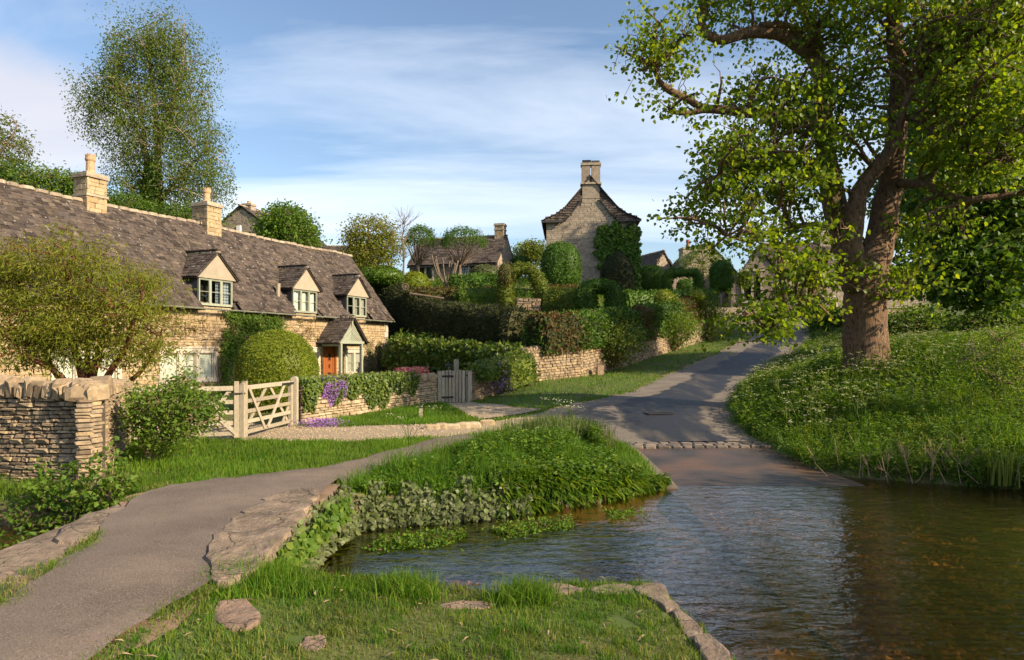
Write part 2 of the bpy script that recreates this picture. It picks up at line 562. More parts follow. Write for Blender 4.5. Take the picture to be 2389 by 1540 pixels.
def gingham_mat():
    m = bpy.data.materials.new('gingham_cloth')
    m.use_nodes = True
    n, l = m.node_tree.nodes, m.node_tree.links
    bs = n['Principled BSDF']
    bs.inputs['Roughness'].default_value = 0.9
    tc = n.new('ShaderNodeTexCoord')
    sp = n.new('ShaderNodeSeparateXYZ')
    l.new(tc.outputs['Object'], sp.inputs[0])
    fs = []
    for a in ('X', 'Z'):
        mu = n.new('ShaderNodeMath')
        mu.operation = 'MULTIPLY'
        mu.inputs[1].default_value = 7.5
        l.new(sp.outputs[a], mu.inputs[0])
        f = n.new('ShaderNodeMath')
        f.operation = 'FRACT'
        l.new(mu.outputs[0], f.inputs[0])
        g = n.new('ShaderNodeMath')
        g.operation = 'GREATER_THAN'
        g.inputs[1].default_value = 0.5
        l.new(f.outputs[0], g.inputs[0])
        fs.append(g.outputs[0])
    ad = n.new('ShaderNodeMath')
    ad.operation = 'ADD'
    l.new(fs[0], ad.inputs[0])
    l.new(fs[1], ad.inputs[1])
    dv = n.new('ShaderNodeMath')
    dv.operation = 'MULTIPLY'
    dv.inputs[1].default_value = 0.5
    l.new(ad.outputs[0], dv.inputs[0])
    cr = n.new('ShaderNodeValToRGB')
    cr.color_ramp.elements[0].color = (.62, .63, .64, 1)
    cr.color_ramp.elements[1].color = (.10, .16, .27, 1)
    l.new(dv.outputs[0], cr.inputs[0])
    l.new(cr.outputs[0], bs.inputs['Base Color'])
    return m


M['gingham'] = gingham_mat()


# ------------------------------------------------------------------ leaf scattering
LEAF = {
    'oval': (np.array([[0, 0, 0], [.42, .26, .07], [1, 0, -.06], [.42, -.26, .07]]), np.array([[0, 2, 1], [0, 3, 2]])),
    'wide': (np.array([[0, 0, 0], [.4, .42, .08], [1, 0, -.08], [.4, -.42, .08]]), np.array([[0, 2, 1], [0, 3, 2]])),
    'thin': (np.array([[0, 0, 0], [.4, .13, .04], [1, 0, -.1], [.4, -.13, .04]]), np.array([[0, 2, 1], [0, 3, 2]])),
    'maple': (np.array([[.3, 0, .02], [0, 0, 0], [.02, .42, -.03], [.34, .34, 0], [.62, .50, -.08], [.66, .27, 0], [1, 0, -.12],
                        [.66, -.27, 0], [.62, -.50, -.08], [.34, -.34, 0], [.02, -.42, -.03]]),
              np.array([[0, i, i % 10 + 1] for i in range(1, 11)])),
    'ivy': (np.array([[.25, 0, .03], [0, .3, 0], [.45, .42, -.03], [1, 0, -.06], [.45, -.42, -.03], [0, -.3, 0]]),
            np.array([[0, 2, 1], [0, 3, 2], [0, 4, 3], [0, 5, 4], [0, 1, 5]])),
}


def unit(v):
    return v / (np.linalg.norm(v, axis=-1, keepdims=True) + 1e-9)


def scatter(mb, shape, P, size, nrm=None, nbias=0.0, down=0.0, g=None, rnd=None, dirs=None, dbias=0.0):
    """add one leaf per point of P"""
    g = g or np.random.default_rng(len(P) + mb.n)
    n = len(P)
    if n == 0:
        return
    B, Fc = LEAF[shape]
    N = unit(g.normal(size=(n, 3)))
    if nrm is not None:
        N = unit(N + np.asarray(nrm) * nbias)
    D = g.normal(size=(n, 3))
    if dirs is not None:
        D = unit(D) + np.asarray(dirs) * dbias
    D[:, 2] -= down
    D = unit(D - N * np.sum(D * N, 1)[:, None])
    S = np.cross(N, D)
    sz = np.asarray(size, float) * g.uniform(.65, 1.25, n)
    V = P[:, None, :] + sz[:, None, None] * (B[None, :, 0:1] * D[:, None] + B[None, :, 1:2] * S[:, None] + B[None, :, 2:3] * N[:, None])
    k = len(B)
    F = (Fc[None] + (np.arange(n) * k)[:, None, None]).reshape(-1, Fc.shape[1])
    if rnd is None:
        rnd = g.random(n)
    mb.add(V.reshape(-1, 3), F, np.repeat(rnd, k))


def blades(mb, P, h, w, lean=0.4, g=None, rnd=None, ldir=None):
    g = g or np.random.default_rng(len(P) + mb.n)
    n = len(P)
    if n == 0:
        return
    a = g.random(n) * 2 * PI
    S = np.stack([np.cos(a), np.sin(a), 0 * a], 1)
    b = g.random(n) * 2 * PI
    L = np.stack([np.cos(b), np.sin(b), 0 * b], 1) * (lean * g.random(n))[:, None]
    if ldir is not None:
        L = L + ldir
    h = np.asarray(h, float) * g.uniform(.5, 1.3, n)
    hh = h[:, None]
    w = (np.asarray(w, float) * g.uniform(.7, 1.3, n))[:, None]
    Z = np.array([0, 0, 1.0])
    m = P + hh * (.55 * Z + .3 * L)
    t = P + hh * (Z * (1 - .25 * np.linalg.norm(L, axis=1)[:, None]) + L)
    V = np.stack([P - S * w / 2, P + S * w / 2, m + S * w * .38, m - S * w * .38, t], 1)
    base = (np.arange(n) * 5)[:, None]
    mb.add(V.reshape(-1, 3), np.concatenate([base + np.array([[0, 1, 2]]), base + np.array([[0, 2, 3]]), base + np.array([[3, 2, 4]])]),
           np.repeat(g.random(n) if rnd is None else rnd, 5))


def tri_of(V, F):
    T = []
    for f in F:
        for i in range(1, len(f) - 1):
            T.append((f[0], f[i], f[i + 1]))
    return np.array(T)


def sample(V, F, n, g):
    T = F if (isinstance(F, np.ndarray) and F.shape[1] == 3) else tri_of(V, F)
    A, B, C = V[T[:, 0]], V[T[:, 1]], V[T[:, 2]]
    cr = np.cross(B - A, C - A)
    ar = np.linalg.norm(cr, axis=1) / 2
    idx = g.choice(len(T), n, p=ar / ar.sum())
    u, v = g.random(n), g.random(n)
    s = u + v > 1
    u[s], v[s] = 1 - u[s], 1 - v[s]
    P = A[idx] + u[:, None] * (B - A)[idx] + v[:, None] * (C - A)[idx]
    return P, unit(cr[idx]), ar.sum()


def area(V, F):
    T = tri_of(V, F)
    return np.linalg.norm(np.cross(V[T[:, 1]] - V[T[:, 0]], V[T[:, 2]] - V[T[:, 0]]), axis=1).sum() / 2


def leafy(mb, V, F, dens, size, shape='oval', jit=0.05, seed=1, nbias=1.2, down=.4, zmin=None, rmul=None):
    """core surface plus leaves over it"""
    g = np.random.default_rng(seed)
    mb.add(V, F, .02)
    n = int(area(V, F) * dens)
    P, N, _ = sample(V, F, n, g)
    P = P + N * (g.random(n) ** 1.5 * jit * 2.2 - jit * .3)[:, None]
    rr = np.clip(.5 + .3 * wob(P, 1.1, seed + 60, 3) + .25 * g.normal(size=n), .02, .98)
    if zmin is not None:
        k = P[:, 2] > zmin
        P, N, rr = P[k], N[k], rr[k]
    scatter(mb, shape, P, size, N, nbias * .45, down, g, rr, dirs=N, dbias=.9)


def superell(c, r, ex=1.0, nu=20, nv=12, noise=.06, seed=0, zlo=-1.0, ns=2.0):
    """rounded block around c with half sizes r; ex<1 makes it boxier"""
    th = np.arange(nu) * 2 * PI / nu
    ph = np.linspace(math.asin(max(-1, zlo)), PI / 2 - .02, nv)
    sg = lambda q: np.sign(q) * np.abs(q) ** ex
    V = np.stack([sg(np.cos(ph))[:, None] * sg(np.cos(th))[None], sg(np.cos(ph))[:, None] * sg(np.sin(th))[None],
                  np.repeat(sg(np.sin(ph))[:, None], nu, 1)], 2).reshape(-1, 3)
    V = V * np.asarray(r, float)
    V = V * (1 + noise * wob(V + np.asarray(c, float), ns, seed))[:, None] + np.asarray(c, float)
    F = []
    for i in range(nv - 1):
        for j in range(nu):
            F.append((i * nu + j, i * nu + (j + 1) % nu, (i + 1) * nu + (j + 1) % nu, (i + 1) * nu + j))
    F.append(tuple((nv - 1) * nu + j for j in range(nu)))
    return V, F


def sweep_hedge(path, z0, z1, wid, n=4, noise=.08, seed=0, round_=.35):
    """hedge along a plan path; z0, z1, wid per path point or scalar"""
    path = np.asarray(path, float)
    m = len(path)
    z0, z1, wid = [np.broadcast_to(np.asarray(q, float), (m,)) for q in (z0, z1, wid)]
    s = np.concatenate([[0], np.cumsum(np.linalg.norm(np.diff(path, axis=0), axis=1))])
    k = max(3, int(s[-1] / .5))
    t = np.linspace(0, s[-1], k)
    path = np.stack([np.interp(t, s, path[:, 0]), np.interp(t, s, path[:, 1])], 1)
    z0, z1, wid = [np.interp(t, s, q) for q in (z0, z1, wid)]
    T = unit(np.gradient(path, axis=0))
    Nn = np.stack([T[:, 1], -T[:, 0]], 1)
    prof = [(-.5, 0), (-.53, .3), (-.5, .6), (-.47, .85), (-.5 + round_ * .5, 1), (0, 1.02), (.5 - round_ * .5, 1), (.47, .85), (.5, .6), (.53, .3), (.5, 0)]
    q = len(prof)
    V = np.zeros((k, q, 3))
    for j, (a, b) in enumerate(prof):
        V[:, j, :2] = path + Nn * (a * wid)[:, None]
        V[:, j, 2] = z0 + (z1 - z0) * b
    V = V.reshape(-1, 3)
    d = noise * wob(V, 1.6, seed)
    V[:, :2] += np.repeat(Nn, q, 0) * (d * np.tile([p[0] * 2 for p in prof], k))[:, None]
    V[:, 2] += d * np.tile([p[1] for p in prof], k)
    F = []
    for i in range(k - 1):
        for j in range(q - 1):
            F.append((i * q + j, i * q + j + 1, (i + 1) * q + j + 1, (i + 1) * q + j))
    F.append(tuple(range(q))[::-1])
    F.append(tuple((k - 1) * q + j for j in range(q)))
    return V, F


# ------------------------------------------------------------------ piece pools (shared meshes for stones and tiles)
def rounded_box_pool(n, jit, bev, mat, nm):
    import bmesh
    out = []
    for i in range(n):
        r = np.random.default_rng(90 + i)
        bm = bmesh.new()
        bmesh.ops.create_cube(bm, size=1.0)
        bmesh.ops.bevel(bm, geom=bm.edges[:], offset=bev, segments=1, profile=.5, affect='EDGES')
        for v in bm.verts:
            v.co.x += r.uniform(-jit, jit) * .6
            v.co.y += r.uniform(-jit, jit)
            v.co.z += r.uniform(-jit, jit)
        me = bpy.data.meshes.new(nm)
        bm.to_mesh(me)
        me.polygons.foreach_set('use_smooth', np.zeros(len(me.polygons), bool))
        V = np.array([v.co[:] for v in bm.verts])
        F = [tuple(v.index for v in f.verts) for f in bm.faces]
        bm.free()
        me.materials.append(mat)
        out.append((me, V, F))
    return out


def box_pool(n, jit, mat, nm):
    out = []
    for i in range(n):
        r = np.random.default_rng(190 + i)
        V = np.array([[-.5, -.5, -.5], [.5, -.5, -.5], [.5, .5, -.5], [-.5, .5, -.5], [-.5, -.5, .5], [.5, -.5, .5], [.5, .5, .5], [-.5, .5, .5]])
        V = V + r.uniform(-jit, jit, V.shape) * np.array([1, 1, .3])
        me = bpy.data.meshes.new(nm)
        me.from_pydata(V.tolist(), [], BOXF)
        me.polygons.foreach_set('use_smooth', np.zeros(len(me.polygons), bool))
        me.materials.append(mat)
        out.append((me, V, BOXF))
    return out


POOL = {
    'wallstone': rounded_box_pool(8, .075, .15, M['wallstone'], 'stone'),
    'wallstone2': rounded_box_pool(8, .07, .14, M['wallstone2'], 'stone'),
    'housestone': rounded_box_pool(6, .03, .07, M['housestone'], 'stone'),
    'farstone': box_pool(6, .03, M['farstone'], 'stone'),
    'tile': box_pool(6, .07, M['tile'], 'tile'),
    'sett': rounded_box_pool(4, .05, .14, M['sett'], 'sett'),
    'cope': rounded_box_pool(6, .05, .2, M['cope'], 'ridge_stone'),
}


def euler_mat(e):
    cx, sx, cy, sy, cz, sz = math.cos(e[0]), math.sin(e[0]), math.cos(e[1]), math.sin(e[1]), math.cos(e[2]), math.sin(e[2])
    Rx = np.array([[1, 0, 0], [0, cx, -sx], [0, sx, cx]])
    Ry = np.array([[cy, 0, sy], [0, 1, 0], [-sy, 0, cy]])
    Rz = np.array([[cz, -sz, 0], [sz, cz, 0], [0, 0, 1]])
    return Rz @ Ry @ Rx


def pieces(parent, plist, pool, name, limit=300, key=None, mat=None, rest_name=None):
    """plist: (centre, dims, euler) in the parent's space. The `limit` nearest become objects, the rest one part"""
    if key:
        plist = sorted(plist, key=key)
    pl = POOL[pool]
    for i, (c, d, e) in enumerate(plist[:limit]):
        o = bpy.data.objects.new(name, pl[i % len(pl)][0])
        o.location, o.scale, o.rotation_euler = [float(q) for q in c], [float(q) for q in d], e
        COL.objects.link(o)
        o.parent = parent
    rest = plist[limit:]
    if rest:
        mb = MB()
        r = random.Random(len(rest))
        for i, (c, d, e) in enumerate(rest):
            me, V, F = pl[i % len(pl)]
            mb.add((V * np.asarray(d)) @ euler_mat(e).T + np.asarray(c), F, r.random())
        o = mb.build(rest_name or (name + '_field'), pl[0][0].materials[0], parent)
        o['kind'] = 'stuff'


def stone_face(L, z0, z1, hc, wc, y, depth, seed, holes=(), x0=0.0, top=None, bot=None, jy=.012):
    """courses of stones in the local xz plane at y; returns piece list. holes: (xa, xb, za, zb)"""
    r = random.Random(seed)
    out = []
    z = z0
    while z < z1 - .01:
        h = min(hc * r.uniform(.7, 1.35), max(.03, z1 - z))
        x = x0 - r.random() * wc
        while x < x0 + L:
            w = wc * r.uniform(.5, 1.6)
            xa, xb = max(x, x0), min(x + w, x0 + L)
            x += w
            zc = z + h / 2
            segs = [(xa, xb)]
            for (ha, hb, za, zb) in holes:
                if zc > za and zc < zb:
                    ns = []
                    for (a, b) in segs:
                        if b <= ha or a >= hb:
                            ns.append((a, b))
                        else:
                            if a < ha:
                                ns.append((a, ha))
                            if b > hb:
                                ns.append((hb, b))
                    segs = ns
            for (a, b) in segs:
                if b - a < .04:
                    continue
                xm = (a + b) / 2
                if top is not None and zc > top(xm):
                    continue
                if bot is not None and zc < bot(xm):
                    continue
                out.append(((xm, y + r.uniform(-jy, jy), zc + r.uniform(-.004, .004)), (b - a - .012, depth, h - .010), (r.uniform(-.02, .02), r.uniform(-.025, .025), r.uniform(-.03, .03))))
        z += h
    return out


def tile_slope(L, x0, ybot, zbot, ytop, ztop, seed, expo=(.26, .16), wid=.3, keep=None, thick=.028):
    """courses of stone slates on a slope running up from (ybot, zbot) to (ytop, ztop), along local x"""
    r = random.Random(seed)
    S = math.hypot(ytop - ybot, ztop - zbot)
    uy, uz = (ytop - ybot) / S, (ztop - zbot) / S
    pitch = math.atan2(uz, uy)
    sg = 1.0 if uy >= 0 else -1.0
    out = []
    s = 0.0
    while s < S:
        e = expo[0] + (expo[1] - expo[0]) * s / S
        ln = e * 1.75
        x = x0 - r.random() * wid
        while x < x0 + L:
            w = wid * r.uniform(.55, 1.45)
            xa, xb = max(x, x0), min(x + w, x0 + L)
            x += w
            if xb - xa < .05:
                continue
            sc_ = s + ln / 2 + r.uniform(-.015, .015) - .03
            nz = .045 + r.uniform(0, .018)
            c = ((xa + xb) / 2, ybot + uy * sc_ - sg * uz * nz, zbot + uz * sc_ + sg * uy * nz)
            if keep and not keep(c):
                continue
            out.append((c, (xb - xa - .008, ln, thick * r.uniform(.8, 1.5)), (pitch - sg * .085 + r.uniform(-.02, .02), r.uniform(-.025, .025), r.uniform(-.03, .03))))
        s += e
    return out

# ================================================================== terrain
ROAD_L = np.array([(2.5, 16.15), (1.9, 18), (1.5, 20.3), (2.3, 22.5), (4.4, 25.2), (6.2, 29.5), (8.4, 34), (12.0, 40), (16.2, 48), (19.2, 55), (21.2, 64), (20.5, 74)])
ROAD_R = np.array([(5.9, 16.35), (6.1, 18.2), (6.5, 20.2), (7.1, 22.3), (8.1, 24.6), (10.0, 29), (12.2, 33.6), (16.1, 39.6), (20.5, 47.5), (23.6, 55), (27, 65), (31, 76)])


def road_z(y):
    return np.interp(y, [12.46, 16.3, 22, 28, 34, 40, 48, 55, 64, 76], [0, .25, .75, 1.12, 1.5, 2.28, 3.2, 4.2, 5.5, 6.6])


STREAM = np.array([(-40, 6.2), (-12, 6.3), (-4.6, 6.0), (-2.2, 6.15), (-1.2, 6.45), (-.5, 6.4), (-.15, 6.15), (.2, 6.3), (.6, 6.45), (1.25, 6.45), (1.42, 6.2), (1.62, 4.7), (1.9, 3), (2.4, 0), (3, -12),
                   (14, -12), (15.5, 0), (15.6, 8), (14.5, 11.6), (9.1, 12.2), (7.6, 12.9), (6.4, 13.5), (5.8, 12.9), (2.9, 12.5), (1.8, 11.5), (.5, 10.75), (-.6, 10.15),
                   (-1.8, 9.8), (-2.4, 9.35), (-4.6, 9.3), (-6.2, 9.75), (-12, 10), (-40, 10)])
GARDEN = np.array([(-7.2, 40.6), (-3.4, 35.2), (.55, 30.15), (3.45, 33.25), (8.3, 41.3), (14.0, 50.3), (17, 57), (17.5, 66), (10, 95), (-12, 95), (-14, 60), (-11, 50)])


def inside(P, poly):
    x, y = P[:, 0], P[:, 1]
    r = np.zeros(len(P), bool)
    n = len(poly)
    for i in range(n):
        x0, y0 = poly[i]
        x1, y1 = poly[(i + 1) % n]
        if y0 == y1:
            continue
        c = ((y0 > y) != (y1 > y)) & (x < (x1 - x0) * (y - y0) / (y1 - y0) + x0)
        r ^= c
    return r


def edge_dist(P, poly, closed=True):
    d = np.full(len(P), 1e9)
    n = len(poly)
    for i in range(n if closed else n - 1):
        a, b = poly[i], poly[(i + 1) % n]
        ab = b - a
        t = np.clip(((P - a) @ ab) / (ab @ ab + 1e-12), 0, 1)
        d = np.minimum(d, np.linalg.norm(P - (a + t[:, None] * ab), axis=1))
    return d


low = [(18, 5, .7), (18, -3, .8), (17, 9.5, .5), (0, 0, .8), (-3, 0, .9), (-8, 0, .9), (-3.4, 3.5, .68), (-2, 5, .58), (0, 5, .42), (1.3, 5, .36), (1.3, 6.2, .33), (-1, 6.2, .36), (-2.2, 5.7, .55), (-3.4, 5.6, .68), (-5, 5, .6),
       (-8, 5.5, .5), (-3.5, 9.6, .62), (-2.6, 9.6, .52), (-3.6, 11, .58), (-5.4, 9.9, .42), (-6.6, 10.2, .32), (-5.5, 12, .50), (-3.2, 14.2, .55), (-6.9, 15.7, .52), (-5.6, 17.7, .52), (-.6, 18.8, .5), (1.0, 20.5, .58),
       (-1.6, 10.4, .42), (0, 11.6, .48), (-.5, 13.5, .60), (1.6, 12.8, .36), (2.3, 14, .38), (1.5, 15.5, .50), (2.5, 12.9, .16), (-2.4, 12.5, .58), (0, 16, .55),
       (-10, 18, .6), (-9, 13, .6), (-15, 22, .6), (-13, 29.8, .62), (-7.7, 42.5, .75), (-8, 34, .68), (-20, 24, .8), (-22, 36, 2.0), (-14, 48, 2.4), (-30, 30, 2.5), (-30, 15, 1.4), (-26, 50, 5.5),
       (-2, 25, .55), (-3, 22, .62), (-5, 27, .66), (-5, 34, .75), (-6.5, 39, .9), (-1.2, 28, .7), (.7, 29.6, 1.05), (3.45, 32.4, 1.2), (8.4, 40, 1.98), (14.4, 49, 3.1), (1.0, 26, .85), (3.5, 29.5, 1.15),
       (10.4, 20, 2.08), (6.9, 16, .42), (8, 15.2, .55), (7.2, 14.2, .22), (9.1, 12.6, .12), (14, 12.2, .2), (20, 12, .25), (14, 18, 1.95), (20, 19, 2.4), (8.2, 20, 1.15), (9.6, 25, 1.3), (12, 17, 1.35), (10, 15, .8), (15, 15, 1.0),
       (13, 25, 2.3), (14.5, 31, 1.85), (20, 33, 2.7), (19, 41, 2.5), (28, 30, 3.0), (24, 47, 3.5), (28, 55, 4.6), (40, 35, 3.6), (34, 20, 3), (30, 13.5, .9),
       (-60, 20, 4), (-60, 80, 12), (-30, 80, 11), (30, 80, 8), (60, 80, 10), (60, 30, 6), (60, 14, 2), (-60, 2, 2), (-12, 3, .9), (0, -40, 2), (-60, -40, 3)]
for (p, q) in zip(ROAD_L, ROAD_R):
    for a in (p, q):
        low.append((a[0], a[1], float(road_z(a[1])) - .01))
high = [(-6.8, 41, 2.8), (-3.4, 36, 2.45), (.8, 31, 2.35), (3.5, 34, 2.45), (8.3, 42, 3.15), (13.8, 51, 4.3), (-7, 46, 3.1), (-2, 41, 3.6), (3, 40, 4.2), (7, 46, 4.9), (-4, 48, 5.0), (2, 45, 5.0),
        (12, 56, 6.2), (6, 54, 7.2), (-6, 56, 7.6), (0, 60, 8.8), (8, 62, 8.6), (15, 62, 6.8), (17, 68, 6.9), (-12, 58, 7.6), (-12, 80, 11), (0, 90, 12.5), (12, 90, 10)]


def rbf(ctrl, c=.9):
    A = np.array(ctrl, float)
    P, Z = A[:, :2], A[:, 2]
    f = lambda d: -np.sqrt(d * d + c * c)
    D = np.linalg.norm(P[:, None] - P[None], axis=2)
    n = len(P)
    K_ = np.zeros((n + 3, n + 3))
    K_[:n, :n] = f(D) + np.eye(n) * .02
    K_[:n, n] = 1
    K_[:n, n + 1:] = P
    K_[n, :n] = 1
    K_[n + 1:, :n] = P.T
    w = np.linalg.solve(K_, np.concatenate([Z, [0, 0, 0]]))

    def ev(Q):
        out = np.zeros(len(Q))
        for i in range(0, len(Q), 8000):
            q = Q[i:i + 8000]
            out[i:i + 8000] = f(np.linalg.norm(q[:, None] - P[None], axis=2)) @ w[:n] + w[n] + q @ w[n + 1:]
        return out
    return ev


LOW, HIGH = rbf(low), rbf(high)
ROADPOLY = np.concatenate([ROAD_L, ROAD_R[::-1]])
FORD_L = np.array([(2.72, 16.1), (2.86, 12.5), (2.95, 8), (3.1, 0), (3.3, -6)])
FORD_R = np.array([(5.95, 16.3), (6.5, 12.5), (7.2, 8), (8.0, 0), (9, -6)])
FORDPOLY = np.concatenate([FORD_L, FORD_R[::-1]])
PATH_L = np.array([(-4.7, .5), (-3.75, 3.2), (-3.48, 4.6), (-3.72, 5.6), (-4.2, 7.0), (-4.75, 8.4), (-4.85, 9.5), (-3.6, 10.2), (-2.95, 11.2), (-2.2, 12.9), (-1.1, 15.3)])
PATH_R = np.array([(-2.75, .5), (-2.6, 3.0), (-2.47, 4.4), (-2.4, 5.6), (-2.45, 7.0), (-2.5, 8.2), (-2.5, 9.1), (-2.45, 10.0), (-2.15, 10.9), (-1.45, 12.2), (-.2, 14.6)])
PATHPOLY = np.concatenate([PATH_L, PATH_R[::-1]])
GRAV_A = np.array([(-10.5, 15.6), (-8.2, 15.0), (-6.5, 14.75), (-4.6, 14.5), (-3.0, 14.35), (-1.4, 14.9), (.2, 16.0), (1.4, 17.5), (2.2, 19.0)])
GRAV_B = np.array([(-10.5, 20.0), (-7.8, 18.8), (-6.0, 17.7), (-4.2, 17.75), (-2.4, 18.1), (-.7, 18.8), (.4, 20.0), (1.3, 21.6), (2.5, 23.0)])
GRAVPOLY = np.concatenate([GRAV_A, GRAV_B[::-1]])
SPUR_A = np.array([(-.9, 18.9), (-1.5, 20.6), (-2.1, 22.6), (-2.55, 24.8)])
SPUR_B = np.array([(1.2, 21.2), (.4, 21.8), (-.6, 23.2), (-1.5, 25.2)])
SPURPOLY = np.concatenate([SPUR_A, SPUR_B[::-1]])


def terrain(Q, carve=True):
    Q = np.asarray(Q, float).reshape(-1, 2)
    z = LOW(Q)
    gi = inside(Q, GARDEN)
    if gi.any():
        z[gi] = np.maximum(HIGH(Q[gi]), z[gi])
    nr = (np.abs(Q[:, 0]) < 60) & (Q[:, 1] > -20) & (Q[:, 1] < 80)
    z[nr] += .03 * wob(Q[nr], 1.3, 2) * np.clip(z[nr] * 3, 0, 1)
    far = np.clip((np.linalg.norm(Q - np.array([0, 25]), axis=1) - 70) / 60, 0, 1)
    z = z * (1 - far) + 9 * far
    if carve:
        ins = inside(Q, STREAM)
        d = edge_dist(Q, STREAM)
        sd_ = np.where(ins, d, -d)
        sd_ = sd_ + .07 * wob(Q, 3.0, 9)
        t = np.clip((sd_ + .10) / .30, 0, 1)
        t = t * t * (3 - 2 * t)
        bed = -.30 + .07 * wob(Q, 1.0, 4)
        z = z * (1 - t) + bed * t
    return z


def H(x, y):
    return float(terrain(np.array([[x, y]]))[0])


def smooth_axis(pts):
    out = []
    for (a, b, s) in pts:
        out += list(np.arange(a, b, s))
    return np.array(out)


gx = smooth_axis([(-1500, -200, 260), (-200, -60, 28), (-60, -20, 3.5), (-20, -9, .8), (-9, 12, .17), (12, 24, .45), (24, 60, 3), (60, 200, 28), (200, 1600, 260)])
gy = smooth_axis([(-300, -40, 60), (-40, 2, 3), (2, 4, .5), (4, 21, .17), (21, 44, .4), (44, 70, 1.2), (70, 200, 13), (200, 2400, 300)])
GX, GY = np.meshgrid(gx, gy, indexing='ij')
Q = np.stack([GX.ravel(), GY.ravel()], 1)
Z = terrain(Q)
for poly in (ROADPOLY, FORDPOLY, PATHPOLY, GRAVPOLY, SPURPOLY):
    Z[inside(Q, poly)] -= .07 if poly is ROADPOLY else .025
f_ = inside(Q, FORDPOLY)
Z[f_] = np.minimum(Z[f_], np.where(Q[f_, 1] > 12.46, road_z(Q[f_, 1]) - .12, -.42))
nx, ny = len(gx), len(gy)
i, j = np.meshgrid(np.arange(nx - 1), np.arange(ny - 1), indexing='ij')
i, j = i.ravel(), j.ravel()
gF = np.stack([i * ny + j, (i + 1) * ny + j, (i + 1) * ny + j + 1, i * ny + j + 1], 1)
gmat = mk('ground_soil_and_moss', [(0, (.075, .085, .025)), (1, (.095, .10, .03))], .95, 1.3, .35, .4, 20,
          spots=[((.12, .085, .05), 1.1, .54, .64, .7), ((.06, .10, .016), .5, .40, .55, .8)])
# steep faces (the cut banks) and the bed are bare earth
_n, _l = gmat.node_tree.nodes, gmat.node_tree.links
_bs = _n[gmat['bsdf']]
_src = _bs.inputs['Base Color'].links[0].from_socket
_gg = _n.new('ShaderNodeNewGeometry')
_sp = _n.new('ShaderNodeSeparateXYZ')
_l.new(_gg.outputs['Normal'], _sp.inputs[0])
_mr = _n.new('ShaderNodeMapRange')
_mr.inputs['From Min'].default_value, _mr.inputs['From Max'].default_value = .9, .7
_l.new(_sp.outputs['Z'], _mr.inputs['Value'])
_sq = _n.new('ShaderNodeSeparateXYZ')
_l.new(_gg.outputs['Position'], _sq.inputs[0])
_m2 = _n.new('ShaderNodeMapRange')
_m2.inputs['From Min'].default_value, _m2.inputs['From Max'].default_value = .06, -.04
_l.new(_sq.outputs['Z'], _m2.inputs['Value'])
_mx = _n.new('ShaderNodeMath')
_mx.operation = 'MAXIMUM'
_l.new(_mr.outputs[0], _mx.inputs[0])
_l.new(_m2.outputs[0], _mx.inputs[1])
_mm = _n.new('ShaderNodeMix')
_mm.data_type = 'RGBA'
_l.new(_mx.outputs[0], _mm.inputs['Factor'])
_l.new(_src, _mm.inputs[6])
_mm.inputs[7].default_value = (.12, .085, .05, 1)
_l.new(_mm.outputs[2], _bs.inputs['Base Color'])
g_ob = MB().add(np.column_stack([Q, Z]), gF, .2).build('ground', gmat, smooth=True)
tag(g_ob, kind='structure')


# ------------------------------------------------------------------ ribbons
def ribbon(A, B, nu, step, zf, crown=0.0, ejit=0.0, seed=0):
    A, B = np.asarray(A, float), np.asarray(B, float)
    C = (A + B) / 2
    s = np.concatenate([[0], np.cumsum(np.linalg.norm(np.diff(C, axis=0), axis=1))])
    n = max(2, int(s[-1] / step))
    t = np.linspace(0, s[-1], n)

    def sm(X):
        Y = np.stack([np.interp(t, s, X[:, 0]), np.interp(t, s, X[:, 1])], 1)
        k = max(1, int(1.0 / step))
        if n > 4 * k:
            ker = np.ones(2 * k + 1) / (2 * k + 1)
            pad = np.pad(Y, ((k, k), (0, 0)), mode='edge')
            Y = np.stack([np.convolve(pad[:, 0], ker, 'valid'), np.convolve(pad[:, 1], ker, 'valid')], 1)
        return Y
    A, B = sm(A), sm(B)
    if ejit:
        d = unit(B - A)
        A = A + d * (ejit * wob(A, 2.2, seed + 1, 3))[:, None]
        B = B + d * (ejit * wob(B, 2.2, seed + 2, 3))[:, None]
    u = np.linspace(0, 1, nu)
    P = A[:, None] * (1 - u)[None, :, None] + B[:, None] * u[None, :, None]
    P = P.reshape(-1, 2)
    z = zf(P) + crown * np.tile(np.sin(u * PI), n)
    i, j = np.meshgrid(np.arange(n - 1), np.arange(nu - 1), indexing='ij')
    i, j = i.ravel(), j.ravel()
    F = np.stack([i * nu + j, i * nu + j + 1, (i + 1) * nu + j + 1, (i + 1) * nu + j], 1)
    return np.column_stack([P, z]), F, np.tile(u, n)


